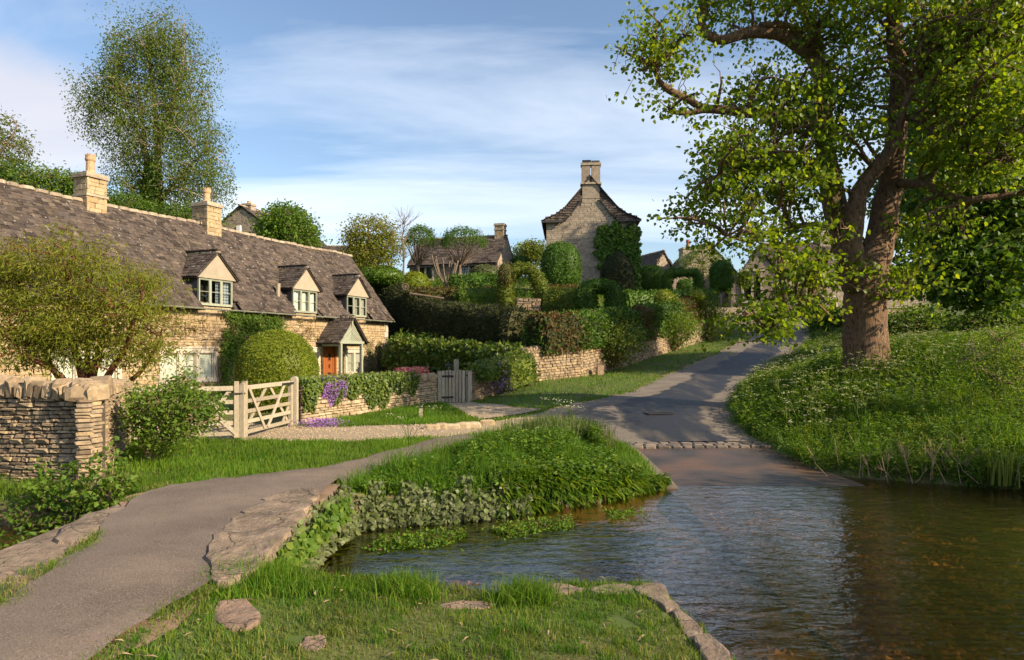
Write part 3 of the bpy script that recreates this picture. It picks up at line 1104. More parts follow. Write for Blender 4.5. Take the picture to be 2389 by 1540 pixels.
def road_mat(name, base, wet_col, wet_w, fine=160, wetmask=True, speck=(.30, .26, .22)):
    m = bpy.data.materials.new(name)
    m.use_nodes = True
    n, l = m.node_tree.nodes, m.node_tree.links
    bs = n['Principled BSDF']
    geo = n.new('ShaderNodeNewGeometry')

    def noise(s, d=4.0, rg=.6):
        t = n.new('ShaderNodeTexNoise')
        t.inputs['Scale'].default_value = s
        t.inputs['Detail'].default_value = d
        t.inputs['Roughness'].default_value = rg
        l.new(geo.outputs['Position'], t.inputs['Vector'])
        return t.outputs['Fac']

    def mth(op, a, b):
        q = n.new('ShaderNodeMath')
        q.operation = op
        for k, v in enumerate((a, b)):
            if isinstance(v, (int, float)):
                q.inputs[k].default_value = v
            else:
                l.new(v, q.inputs[k])
        return q.outputs[0]

    def rng_(v, a, b, c=0.0, d=1.0):
        q = n.new('ShaderNodeMapRange')
        for nm, x in zip(('From Min', 'From Max', 'To Min', 'To Max'), (a, b, c, d)):
            q.inputs[nm].default_value = x
        l.new(v, q.inputs['Value'])
        return q.outputs[0]

    def mix(f, a, b):
        q = n.new('ShaderNodeMix')
        q.data_type = 'RGBA'
        l.new(f, q.inputs['Factor'])
        for k, v in ((6, a), (7, b)):
            if isinstance(v, tuple):
                q.inputs[k].default_value = (*v, 1)
            else:
                l.new(v, q.inputs[k])
        return q.outputs[2]
    c = mix(rng_(noise(1.1, 6), .35, .65), tuple(q * .72 for q in base), tuple(q * 1.2 for q in base))
    c = mix(rng_(noise(.5, 6, .7), .56, .62, 0, .45), c, tuple(q * .55 for q in base))
    c = mix(rng_(noise(2.7, 6, .7), .60, .68, 0, .5), c, (base[0] * 1.15, base[1] * .95, base[2] * .72))
    c = mix(rng_(noise(fine, 2), .52, .66, 0, .75), c, speck)
    c = mix(rng_(noise(fine * 1.4, 2), .54, .66, 0, .7), c, tuple(q * .35 for q in base))
    rgh = .9
    if wetmask:
        a = n.new('ShaderNodeAttribute')
        a.attribute_name = 'rnd'
        dd = mth('ABSOLUTE', mth('SUBTRACT', a.outputs['Fac'], .56), 0)
        dd = mth('ADD', dd, mth('MULTIPLY', mth('SUBTRACT', noise(.45, 5), .5), .45))
        wet = rng_(dd, wet_w, wet_w - .035)
        st = n.new('ShaderNodeMapping')
        st.inputs['Scale'].default_value = (.9, .16, 1)
        st.inputs['Rotation'].default_value = (0, 0, .5)
        l.new(geo.outputs['Position'], st.inputs['Vector'])
        t2 = n.new('ShaderNodeTexNoise')
        t2.inputs['Scale'].default_value = 2.2
        t2.inputs['Detail'].default_value = 4
        l.new(st.outputs[0], t2.inputs['Vector'])
        wet2 = mth('MULTIPLY', wet, rng_(t2.outputs['Fac'], .3, .5, .55, 1))
        c = mix(wet2, c, wet_col)
        l.new(rng_(wet2, 0, 1, .9, .5), bs.inputs['Roughness'])
    else:
        bs.inputs['Roughness'].default_value = rgh
    l.new(c, bs.inputs['Base Color'])
    bs.inputs['Specular IOR Level'].default_value = .3
    bp = n.new('ShaderNodeBump')
    bp.inputs['Strength'].default_value = 1.0
    bp.inputs['Distance'].default_value = .016
    l.new(noise(fine * .55, 4, .75), bp.inputs['Height'])
    l.new(bp.outputs[0], bs.inputs['Normal'])
    return m


V, F, u = ribbon(ROAD_L, ROAD_R, 9, .4, lambda P: road_z(P[:, 1]), .03, .10, 3)
o = MB().add(V, F, u).build('road', road_mat('tarmac_road', (.155, .132, .108), (.020, .020, .022), .27, 45), smooth=True)
tag(o, kind='structure')
V, F, u = ribbon(PATH_L, PATH_R, 11, .15, lambda P: np.maximum(terrain(P, False) + .045, np.where((P[:, 1] > 4.6) & (P[:, 1] < 9.9), .665, 0)) + .010 * wob(P, 2.5, 8), .02, .07, 5)
o = MB().add(V, F, u).build('path', road_mat('tarmac_footpath', (.165, .128, .103), (.1, .1, .1), .3, 85, False, (.30, .24, .19)), smooth=True)
tag(o, kind='structure')
# trodden earth along the margins of the path and the lane
_d = unit(PATH_R - PATH_L) * .13
V, F, u = ribbon(PATH_L - _d, PATH_R + _d, 13, .12, lambda P: np.maximum(terrain(P, False) + .014, np.where((P[:, 1] > 5.3) & (P[:, 1] < 9.5), .632, 0)), 0, .16, 15)
o = MB().add(V, F, .4).build('path_margin', M['soil'], smooth=True)
tag(o, kind='structure')
_d = unit(ROAD_R - ROAD_L) * .16
V, F, u = ribbon(ROAD_L[1:] - _d[1:], ROAD_R[1:] + _d[1:], 9, .3, lambda P: road_z(P[:, 1]) - .012, .025, .2, 17)
o = MB().add(V, F, .4).build('lane_margin', M['soil'], smooth=True)
tag(o, kind='structure')
V, F, u = ribbon(GRAV_A, GRAV_B, 13, .25, lambda P: terrain(P, False) + .012, 0, .12, 7)
o = MB().add(V, F, .5).build('gravel_drive', M['gravel'], smooth=True)
tag(o, kind='structure')
V, F, u = ribbon(SPUR_A, SPUR_B, 7, .25, lambda P: terrain(P, False) + .02, 0, .1, 9)
o = MB().add(V, F, .5).build('gravel_path', M['gravel'], smooth=True)
tag(o, kind='structure')

# loose pebbles on the drive
g = np.random.default_rng(3)
mb = MB()
for poly, npb in ((GRAVPOLY, 15000), (SPURPOLY, 2500)):
    lo, hi = poly.min(0), poly.max(0)
    P = g.uniform(lo, hi, (npb, 2))
    P = P[inside(P, poly)]
    z = terrain(P, False) + .022
    n = len(P)
    B = np.array([[1, 0, 0], [0, 1, 0], [-1, 0, 0], [0, -1, 0], [0, 0, .7]])
    a = g.random(n) * 6.28
    s_ = g.uniform(.010, .026, n)
    R = np.zeros((n, 5, 3))
    R[:, :, 0] = (B[:, 0] * np.cos(a)[:, None] - B[:, 1] * np.sin(a)[:, None] * .7)
    R[:, :, 1] = (B[:, 0] * np.sin(a)[:, None] + B[:, 1] * np.cos(a)[:, None] * .7)
    R[:, :, 2] = B[:, 2]
    Vp = np.column_stack([P, z])[:, None] + R * s_[:, None, None]
    b = (np.arange(n) * 5)[:, None]
    mb.add(Vp.reshape(-1, 3), np.concatenate([b + np.array([[q, (q + 1) % 4, 4]]) for q in range(4)]), np.repeat(g.random(n), 5))
o = mb.build('gravel_stones', M['pebble'])
tag(o, 'pale golden gravel covering the drive outside the wooden gate', 'gravel', kind='stuff')

# ford: ribbed concrete slipway running down into the stream and across it
fm = bpy.data.materials.new('ribbed_wet_concrete')
fm.use_nodes = True
n_, l_ = fm.node_tree.nodes, fm.node_tree.links
bs = n_['Principled BSDF']
geo = n_.new('ShaderNodeNewGeometry')
nz = n_.new('ShaderNodeTexNoise')
nz.inputs['Scale'].default_value = .9
nz.inputs['Detail'].default_value = 6
l_.new(geo.outputs['Position'], nz.inputs['Vector'])
cr = n_.new('ShaderNodeValToRGB')
e = cr.color_ramp.elements
e[0].position, e[0].color = .36, (.042, .034, .030, 1)
e[1].position, e[1].color = .66, (.12, .068, .042, 1)
q = e.new(.5)
q.color = (.075, .053, .041, 1)
l_.new(nz.outputs['Fac'], cr.inputs[0])
l_.new(cr.outputs[0], bs.inputs['Base Color'])
bs.inputs['Roughness'].default_value = .38
wv = n_.new('ShaderNodeTexWave')
wv.bands_direction = 'Y'
wv.inputs['Scale'].default_value = 2.6
wv.inputs['Distortion'].default_value = 1.6
wv.inputs['Detail'].default_value = 2
wv.inputs['Detail Scale'].default_value = 2.5
l_.new(geo.outputs['Position'], wv.inputs['Vector'])
bp = n_.new('ShaderNodeBump')
bp.inputs['Strength'].default_value = .8
bp.inputs['Distance'].default_value = .03
l_.new(wv.outputs['Fac'], bp.inputs['Height'])
l_.new(bp.outputs[0], bs.inputs['Normal'])


def ford_z(P):
    return np.interp(P[:, 1], [-6, 7, 10, 12.46, 16.3], [-.30, -.25, -.16, -.005, .235])


V, F, u = ribbon(FORD_L, FORD_R, 9, .3, ford_z, 0, .04, 11)
o = MB().add(V, F, u).build('ford_slipway', fm, smooth=True)
tag(o, kind='structure')
km = mk('kerb_concrete', [(0, (.13, .105, .08)), (1, (.17, .135, .105))], .8, 6, .3, .4, 30)
mb = MB()
kp = np.array([(2.74, 16.0), (2.80, 14.5), (2.86, 13), (2.88, 12.3)])
for a, b in zip(kp[:-1], kp[1:]):
    mb.bar((a[0], a[1], ford_z(a[None])[0] + .01), (b[0], b[1], ford_z(b[None])[0] + .01), .22, .09)
o = mb.build('kerb', km)
tag(o, 'low pale concrete kerb along the left edge of the ford slipway', 'kerb')

# granite setts across the top of the slipway
st = thing('sett_strip', 'three rows of dark granite setts across the road above the ford', 'setts', (4.2, 16.2, float(road_z(16.2))))
pl = []
r = random.Random(4)
for row in range(3):
    x = -1.65 + row * .07
    while x < 1.75:
        w = r.uniform(.22, .36)
        pl.append(((x + w / 2, (row - 1) * .19 + .03 * x + r.uniform(-.01, .01), -.016 + row * .012 - .012), (w - .02, .17, .10), (r.uniform(-.03, .03), r.uniform(-.03, .03), r.uniform(-.04, .04))))
        x += w
pieces(st, pl, 'sett', 'sett')
# drain grating in the road
dp = at(1537, 957, 20.2)
dg_ = thing('drain_grating', 'small iron drain grating set in the wet road', 'drain', (dp[0], 20.2, float(road_z(20.2)) + .034), .25)
MB().bb(-.42, .42, .16, .2, 0, .02).bb(-.42, .42, -.2, -.16, 0, .02).bb(-.42, -.38, -.16, .16, 0, .02).bb(.38, .42, -.16, .16, 0, .02).build('frame', M['blackiron'], dg_)
for k in range(11):
    MB().bb(-.35 + k * .066, -.318 + k * .066, -.16, .16, 0, .016).build('bar', M['blackiron'], dg_)

# ------------------------------------------------------------------ water
wm = bpy.data.materials.new('stream_water')
wm.use_nodes = True
n_, l_ = wm.node_tree.nodes, wm.node_tree.links
n_.clear()
out = n_.new('ShaderNodeOutputMaterial')
lw_ = n_.new('ShaderNodeLayerWeight')
lw_.inputs['Blend'].default_value = .5
pw_ = n_.new('ShaderNodeMath')
pw_.operation = 'POWER'
pw_.inputs[1].default_value = 3.5
l_.new(lw_.outputs['Facing'], pw_.inputs[0])
fr = n_.new('ShaderNodeMath')
fr.operation = 'MULTIPLY_ADD'
fr.use_clamp = True
fr.inputs[1].default_value = .97
fr.inputs[2].default_value = .03
l_.new(pw_.outputs[0], fr.inputs[0])
gl = n_.new('ShaderNodeBsdfGlossy')
gl.inputs['Roughness'].default_value = .03
tr = n_.new('ShaderNodeBsdfTransparent')
tr.inputs['Color'].default_value = (.70, .56, .36, 1)
ms = n_.new('ShaderNodeMixShader')
geo = n_.new('ShaderNodeNewGeometry')


def wnoise(scale, stretch, rot, detail=3.0, dist=0.0):
    mp = n_.new('ShaderNodeMapping')
    mp.inputs['Scale'].default_value = stretch
    mp.inputs['Rotation'].default_value = (0, 0, rot)
    l_.new(geo.outputs['Position'], mp.inputs['Vector'])
    t = n_.new('ShaderNodeTexNoise')
    t.inputs['Scale'].default_value = scale
    t.inputs['Detail'].default_value = detail
    t.inputs['Distortion'].default_value = dist
    l_.new(mp.outputs[0], t.inputs['Vector'])
    return t.outputs['Fac']


b1 = n_.new('ShaderNodeBump')
b1.inputs['Strength'].default_value = .65
b1.inputs['Distance'].default_value = .035
l_.new(wnoise(2.6, (1, 1.9, 1), -.2, 3.5, .6), b1.inputs['Height'])
b2 = n_.new('ShaderNodeBump')
b2.inputs['Strength'].default_value = .33
b2.inputs['Distance'].default_value = .011
l_.new(wnoise(11, (1, 2.4, 1), -.12, 2.5, .9), b2.inputs['Height'])
l_.new(b1.outputs[0], b2.inputs['Normal'])
for q in (lw_, gl):
    l_.new(b2.outputs[0], q.inputs['Normal'])
l_.new(fr.outputs[0], ms.inputs[0])
l_.new(tr.outputs[0], ms.inputs[1])
l_.new(gl.outputs[0], ms.inputs[2])
l_.new(ms.outputs[0], out.inputs['Surface'])
wx, wy = np.meshgrid(np.linspace(-40, 60, 60), np.linspace(-12, 14.2, 40), indexing='ij')
i, j = np.meshgrid(np.arange(59), np.arange(39), indexing='ij')
i, j = i.ravel(), j.ravel()
o = MB().add(np.column_stack([wx.ravel(), wy.ravel(), 0 * wx.ravel()]), np.stack([i * 40 + j, (i + 1) * 40 + j, (i + 1) * 40 + j + 1, i * 40 + j + 1], 1)).build('water', wm, smooth=True)
tag(o, kind='structure')
# bed stones
bedm = mk('stream_bed_gravel', [(0, (.10, .06, .028)), (.5, (.17, .105, .045)), (1, (.27, .18, .085))], .8, 2, .4)
g = np.random.default_rng(8)
P = np.concatenate([g.uniform((-4, 5), (9, 13.4), (6000, 2)), g.uniform((1.5, 5), (9, 9), (3000, 2))])
P = P[inside(P, STREAM)]
zb = terrain(P)
k = zb < -.12
P, zb = P[k], zb[k]
inf = inside(P, FORDPOLY)
zb[inf] = ford_z(P[inf])
k = zb < -.09
P, zb = P[k], zb[k]
n = len(P)
Bq = np.array([[1, 0, 0], [.2, 1, 0], [-1, .2, 0], [0, -1, 0], [0, 0, .45]])
a = g.random(n) * 6.28
s_ = g.uniform(.02, .075, n)
R = np.zeros((n, 5, 3))
R[:, :, 0] = Bq[:, 0] * np.cos(a)[:, None] - Bq[:, 1] * np.sin(a)[:, None] * .7
R[:, :, 1] = Bq[:, 0] * np.sin(a)[:, None] + Bq[:, 1] * np.cos(a)[:, None] * .7
R[:, :, 2] = Bq[:, 2]
Vp = np.column_stack([P, zb])[:, None] + R * s_[:, None, None]
b = (np.arange(n) * 5)[:, None]
o = MB().add(Vp.reshape(-1, 3), np.concatenate([b + np.array([[q, (q + 1) % 4, 4]]) for q in range(4)]), np.repeat(g.random(n), 5)).build('stream_bed_stones', bedm)
tag(o, 'brown gravel and small stones lying under the clear stream water', 'gravel', kind='stuff')

# ================================================================== cottage
CR = math.atan2(.923, .384)
cot = thing('cottage', 'long low golden stone cottage with stone slate roof and dormer windows', 'cottage', (-13, 29.8, .62), CR)
ZB = .62
CX0, CX1 = -12.5, 13.7
EAVE, RIDGE = 4.4 - ZB, 8.42 - ZB          # local heights
dorm = [(.05, 'a'), (5.92, 'b'), (10.42, 'c')]
# openings in the front wall: (x0, x1, z0, z1)
wins = [(-11.2, -8.9, .62, 1.72, 3), (-6.9, -4.6, .62, 1.72, 3), (-2.62, -.02, .66, 1.76, 3), (5.75, 7.0, .66, 1.76, 2), (9.55, 10.95, .62, 1.72, 2)]
DX0, DX1 = 7.55, 8.5
holes = [(a - .17, b + .17, c - .16, d + .2) for (a, b, c, d, k) in wins] + [(DX0 - .1, DX1 + .1, -.3, 2.12)]
cam_local = np.array([(13 * .384 - 29.8 * .923), (-13 * .923 * -1 * -1 - 29.8 * .384), EYE - ZB])
cam_local[1] = (0 - (-13)) * (-.923) + (0 - 29.8) * .384


def nearkey(p):
    return float(np.linalg.norm(np.asarray(p[0]) - cam_local))


mb = MB()
mb.bb(CX0, CX1, .16, 5.9, -.6, EAVE)
mb.prism([(CX0, .16, EAVE), (CX0, 5.9, EAVE), (CX0, 3.0, RIDGE - .15)], (CX1 - CX0, 0, 0))
wall = mb.build('wall', M['mortar'], cot)
pl = stone_face(CX1 - CX0 - .02, -.4, EAVE - .02, .15, .36, .09, .17, 11, holes, CX0 + .01, jy=.010)
pieces(wall, pl, 'housestone', 'stone', 300, nearkey)
# quoins on the right corner
for k in range(12):
    w = .42 if k % 2 else .26
    MB().bb(CX1 - w + .03, CX1 + .03, -.03, .3 if k % 2 else .45, -.3 + k * .33, .02 + k * .33 - .012).build('quoin', M['ashlar'], wall)

# roof: slabs with gaps for the dormers, then slates
sl = (RIDGE - EAVE + .1) / 3.25
zr = lambda y: EAVE - .1 + (y + .25) * sl
mb = MB()
edges = [CX0 - .15]
for (c, _) in dorm:
    edges += [c - .92, c + .92]
edges.append(CX1 + .15)
for k in range(len(edges) - 1):
    ylo = -.25 if k % 2 == 0 else .75
    mb.prism([(edges[k], ylo, zr(ylo)), (edges[k], 3.0, zr(3.0)), (edges[k], 3.0, zr(3.0) - .12), (edges[k], ylo, zr(ylo) - .12)], (edges[k + 1] - edges[k], 0, 0))
mb.prism([(edges[0], 6.25, zr(-.25)), (edges[0], 3.0, zr(3.0)), (edges[0], 3.0, zr(3.0) - .12), (edges[0], 6.25, zr(-.25) - .12)], (edges[-1] - edges[0], 0, 0))
roof = mb.build('roof', M['rooffill'], cot)


def keep_main(c):
    for (d, _) in dorm:
        if abs(c[0] - d) < 1.0 and c[2] < EAVE + 1.22:
            return False
        if c[2] < EAVE + 2.25 and abs(c[0] - d) < (EAVE + 2.28 - c[2]) * 1.0 - .05 and c[2] > EAVE + 1.0 and abs(c[0] - d) < 1.15:
            return False
    return True


def sag(x):
    return .045 * (1 + math.sin(x * .55 + .6)) + .018 * (1 + math.sin(x * 1.7))


pl = [((c[0], c[1] - sag(c[0]) * .5, c[2] + sag(c[0]) * .6), d, e) for (c, d, e) in tile_slope(CX1 - CX0 + .34, CX0 - .17, -.3, zr(-.3), 3.0, zr(3.0), 21, (.24, .14), .27, keep_main)]
pieces(roof, pl, 'tile', 'tile', 300, nearkey)
pl = []
x = CX0 - .1
r = random.Random(8)
while x < CX1 + .1:
    w = r.uniform(.4, .6)
    pl.append(((x + w / 2, 3.0, RIDGE + .05 + sag(x) * .8 + r.uniform(-.02, .02)), (w, .34, .17), (0, r.uniform(-.03, .03), r.uniform(-.03, .03))))
    x += w + .01
pieces(roof, pl, 'cope', 'ridge_stone', 300)
# moss lumps are colour only; gutter with brackets
gm = MB()
th = np.linspace(0, PI, 7)
for (a, b) in ((edges[0], edges[-1]),):
    prof = [(math.cos(t) * .07, -math.sin(t) * .07) for t in th]
    P0 = [(a, -.40 + p[0], EAVE - .12 + p[1]) for p in prof]
    P1 = [(b, -.40 + p[0], EAVE - .12 + p[1]) for p in prof]
    m_ = len(prof)
    gm.add(P0 + P1, [(k, k + 1, m_ + k + 1, m_ + k) for k in range(m_ - 1)])
    prof2 = [(p[0] * .86, p[1] * .86 + .006) for p in prof]
    gm.add([(a, -.40 + p[0], EAVE - .12 + p[1]) for p in prof2] + [(b, -.40 + p[0], EAVE - .12 + p[1]) for p in prof2], [(k + 1, k, m_ + k, m_ + k + 1) for k in range(m_ - 1)])
gut = gm.build('gutter', M['gutter'], cot)
for k in range(24):
    MB().bb(CX0 + .6 + k * 1.1, CX0 + .64 + k * 1.1, -.46, .0, EAVE - .215, EAVE - .185).build('bracket', M['gutter'], gut)


def casement(parent, x0, x1, z0, z1, y, lights, fm, bar=.05, hbars=1, back=None, curtains=()):
    """timber casement frame with glass; everything is a child of parent"""
    f = MB()
    f.bb(x0, x1, y - .05, y + .05, z0, z0 + bar * 1.3)
    f.bb(x0, x1, y - .05, y + .05, z1 - bar, z1)
    w = (x1 - x0) / lights
    for k in range(lights + 1):
        c = x0 + k * w
        f.bb(max(x0, c - bar * .7), min(x1, c + bar * .7), y - .047, y + .047, z0 + bar * 1.3, z1 - bar)
    f.build('frame', fm, parent)
    for k in range(lights):
        a, b = x0 + k * w + bar * .7, x0 + (k + 1) * w - bar * .7
        s_ = MB()
        za, zb = z0 + bar * 1.3, z1 - bar
        t = .032
        s_.bb(a, a + t, y - .03, y + .02, za, zb).bb(b - t, b, y - .03, y + .02, za, zb).bb(a + t, b - t, y - .03, y + .02, za, za + t).bb(a + t, b - t, y - .03, y + .02, zb - t, zb)
        for q in range(hbars):
            zm = za + (zb - za) * (q + 1) / (hbars + 1)
            s_.bb(a + t, b - t, y - .02, y + .01, zm - .011, zm + .011)
        s_.build('sash', fm, parent)
        zs = [za + (zb - za) * q / (hbars + 1) for q in range(hbars + 2)]
        for q in range(hbars + 1):
            MB().bb(a + .01, b - .01, y + .012, y + .018, zs[q] + .005, zs[q + 1] - .005).build('pane', M['glass'], parent)
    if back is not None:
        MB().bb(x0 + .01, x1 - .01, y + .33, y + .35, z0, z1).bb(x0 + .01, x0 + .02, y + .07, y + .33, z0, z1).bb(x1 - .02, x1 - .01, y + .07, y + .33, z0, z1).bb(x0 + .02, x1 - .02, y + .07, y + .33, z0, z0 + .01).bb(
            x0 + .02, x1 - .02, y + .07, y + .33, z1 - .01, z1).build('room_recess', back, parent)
    for (ca, cb, cm) in curtains:
        n = 24
        xs = np.linspace(ca, cb, n)
        ys = y + .13 + .03 * np.sin(np.arange(n) * 1.35)
        Vc = np.concatenate([np.column_stack([xs, ys, np.full(n, z0 + .03)]), np.column_stack([xs, ys, np.full(n, z1 - .03)])])
        MB().add(Vc, [(k, k + 1, n + k + 1, n + k) for k in range(n - 1)]).build('curtain', cm, parent)


for (c, nm) in dorm:
    z0, z1 = EAVE + .02, EAVE + 1.19
    d = bpy.data.objects.new('dormer', None)
    COL.objects.link(d)
    d.parent = cot
    # rendered gable, overhanging its window slightly
    MB().prism([(c - 1.12, -.14, z1), (c + 1.12, -.14, z1), (c + 1.12, -.14, z1 + .05), (c, -.14, z1 + 1.10), (c - 1.12, -.14, z1 + .05)], (0, .16, 0)).build('gable', M['render'], d)
    ck = MB()
    for s_ in (-1, 1):
        ck.prism([(c + s_ * .93, .02, z0 - .02), (c + s_ * .93, .02, z1 + .03), (c + s_ * .93, .95, z1 + .03)], (-.05 * s_, 0, 0))
    ck.build('cheek', M['lead'], d)
    if nm == 'a':
        cu = [(c + .12, c + .36, M['gingham']), (c + .42, c + .86, M['gingham'])]
        bk = M['room']
    elif nm == 'b':
        cu = [(c - .86, c + .86, M['blind'])]
        bk = M['room']
    else:
        cu = [(c - .2, c + .22, M['curtain']), (c + .4, c + .86, M['curtain'])]
        bk = M['room']
    casement(d, c - .93, c + .93, z0, z1, -.03, 3, M['sage'], .055, 1, bk, cu)
    rf = MB()
    zt = z1 + 1.14
    yend = lambda z: (z - (EAVE - .1)) / sl - .25
    for s_ in (-1, 1):
        e = (c + s_ * 1.16, -.22, z1 + .0)
        rf.prism([(c, -.2, zt), e, (e[0], yend(e[2]) + .05, e[2]), (c, yend(zt) + .05, zt)], (0, 0, -.05))
    rfo = rf.build('dormer_roof', M['rooffill'], d)
    # slates, both sides; each slope is generated in its own xz frame then turned
    plq = []
    for s_ in (-1, 1):
        r = random.Random(int(c * 10) + s_ + 50)
        S = math.hypot(1.16, 1.14)
        ux, uz = -s_ * 1.16 / S, 1.14 / S
        pitch = math.atan2(1.14, 1.16)
        q = 0.0
        while q < S - .02:
            e = .2 - .05 * q / S
            ln = e * 1.7
            zz = z1 + uz * q
            y = -.26
            while y < yend(zz) + .02:
                w = r.uniform(.16, .36)
                sc_ = q + ln / 2 - .02
                px = c + s_ * 1.16 + ux * sc_ + s_ * uz * .045
                pz = z1 + uz * sc_ + abs(ux) * .045 + r.uniform(0, .01)
                plq.append(((px, y + w / 2, pz), (w - .01, ln, .03 * r.uniform(.8, 1.5)), (pitch - .09 + r.uniform(-.02, .02), r.uniform(-.02, .02), s_ * PI / 2 + r.uniform(-.03, .03))))
                y += w
            q += e
    pieces(rfo, plq, 'tile', 'tile', 300, nearkey)
    plq = []
    y = -.26
    r = random.Random(int(c * 7) + 9)
    while y < yend(zt) - .05:
        w = r.uniform(.25, .4)
        plq.append(((c, y + w / 2, zt + .03), (.22, w, .11), (r.uniform(-.04, .04), 0, r.uniform(-.04, .04))))
        y += w
    pieces(rfo, plq, 'cope', 'ridge_stone')

# little vent pipe in front of the second dormer
MB().tube([(4.35, .35, zr(.35) - .1), (4.35, .30, zr(.35) + .75)], .1, 8).build('vent_pipe', M['greywood'], cot)

# ground floor windows
for (a, b, c, d, k) in wins:
    w = bpy.data.objects.new('window', None)
    COL.objects.link(w)
    w.parent = cot
    s_ = MB()
    s_.bb(a - .19, b + .19, -.035, .12, d, d + .2).bb(a - .21, b + .21, -.075, .05, d + .203, d + .265)
    s_.bb(a - .2, b + .2, -.045, .12, c - .16, c)
    s_.bb(a - .17, a, -.03, .12, c, d).bb(b, b + .17, -.03, .12, c, d)
    wl_ = (b - a) / k
    for q in range(1, k):
        s_.bb(a + q * wl_ - .085, a + q * wl_ + .085, -.025, .12, c, d)
    s_.build('surround', M['ashlar'], w)
    for q in range(k):
        xa, xb = a + q * wl_ + (.085 if q else 0), a + (q + 1) * wl_ - (.085 if q < k - 1 else 0)
        f = MB().bb(xa, xa + .045, .03, .08, c, d).bb(xb - .045, xb, .03, .08, c, d).bb(xa + .045, xb - .045, .03, .08, c, c + .045).bb(xa + .045, xb - .045, .03, .08, d - .045, d)
        if q == 1 or k == 2:
            f.bb(xa + .045, xb - .045, .035, .075, (c + d) / 2 - .012, (c + d) / 2 + .012)
        f.build('sash', M['ashlar'] if k == 3 else M['sage'], w)
        MB().bb(xa + .045, xb - .045, .055, .06, c + .045, d - .045).build('pane', M['glass'], w)
        MB().bb(xa, xb, .095, .10, c, d).build('blind', M['blind'] if (k == 3 or a < 7) else M['curtain'], w)

# front door
dr = bpy.data.objects.new('door', None)
COL.objects.link(dr)
dr.parent = cot
DT = 2.05
MB().bb(DX0 - .1, DX0, -.01, .13, -.3, DT + .07).bb(DX1, DX1 + .1, -.01, .13, -.3, DT + .07).bb(DX0, DX1, -.01, .13, DT, DT + .07).build('door_frame', M['door'], dr)
MB().bb(DX0, DX1, .08, .13, 0, DT).build('leaf', M['door'], dr)
for k in range(5):
    w = (DX1 - DX0) / 5
    MB().bb(DX0 + k * w + .008, DX0 + (k + 1) * w - .008, .055, .08, .02, DT - .02).build('plank', M['door'], dr)
xm = (DX0 + DX1) / 2
MB().bb(xm - .13, xm + .13, .035, .054, 1.28, 1.72).build('small_window_frame', M['door'], dr)
MB().bb(xm - .09, xm + .09, .028, .034, 1.32, 1.68).build('pane', M['room'], dr)
MB().bb(xm - .14, xm + .14, .04, .054, .55, .66).build('letter_plate', M['blackiron'], dr)
kn = MB().lathe([(.0, -.02), (.06, -.01), (.06, .01), (0, .02)], (xm, .03, 1.08), 10)
kn.tube([(xm, .03, 1.05), (xm - .05, .025, .98), (xm, .02, .88), (xm + .05, .025, .98), (xm, .03, 1.05)], .014, 6)
kn.build('knocker', M['blackiron'], dr)
MB().bb(DX0 - .6, DX1 + .6, -1.3, 0, -.35, -.03).build('doorstep', M['ashlar'], dr)

# porch
po = bpy.data.objects.new('porch', None)
COL.objects.link(po)
po.parent = cot
PX, PW, PY = xm + .15, 1.15, -1.35
PE, PT = 2.22, 3.62
for s_ in (-1, 1):
    MB().bb(PX + s_ * .93 - .07, PX + s_ * .93 + .07, PY, PY + .14, -.1, PE).build('post', M['sage'], po)
    MB().bb(PX + s_ * .93 - .06, PX + s_ * .93 + .06, PY + .14, -.05, PE - .14, PE - .005).build('side_beam', M['sage'], po)
MB().bb(PX - 1.08, PX + 1.08, PY - .02, PY + .12, PE, PE + .13).build('front_beam', M['sage'], po)
# chevron boards of the porch gable
MB().prism([(PX - 1.0, PY + .06, PE + .13), (PX + 1.0, PY + .06, PE + .13), (PX, PY + .06, PT - .12)], (0, .03, 0)).build('gable', M['sage'], po)
nb = 9
hgt = PT - .16 - PE - .13
for k in range(nb):
    for s_ in (-1, 1):
        z_mid = PE + .13 + hgt * (k + .1) / nb
        z_mid2 = PE + .13 + hgt * (k + .9) / nb
        drop = .62
        # board runs down and outwards from the centre line
        def edge(z):
            xo = min((z - PE - .13) / drop, (PT - .16 - z) / max(1e-3, (hgt / 1.0 - drop)) if False else 9)
            return min(xo, 1.0 * (1 - (z - PE - .13) / hgt) / max(.05, (1 - drop / hgt)))
        xo1, xo2 = edge(z_mid), edge(z_mid2)
        MB().prism([(PX + s_ * .012, PY + .03, z_mid), (PX + s_ * .012, PY + .03, z_mid2), (PX + s_ * (.012 + xo2), PY + .03, z_mid2 - drop * xo2), (PX + s_ * (.012 + xo1), PY + .03, z_mid - drop * xo1)], (0, .028, 0)).build('board', M['sage'], po)
MB().bb(PX - .05, PX + .05, PY - .03, PY + .02, PT - .42, PT - .10).build('king_post', M['sage'], po)
rf = MB()
for s_ in (-1, 1):
    e = (PX + s_ * 1.28, PY - .12, PE + .02)
    rf.prism([(PX, PY - .12, PT), e, (e[0], .02, e[2]), (PX, .02, PT)], (0, 0, -.05))
prf = rf.build('porch_roof', M['rooffill'], po)
plq = []
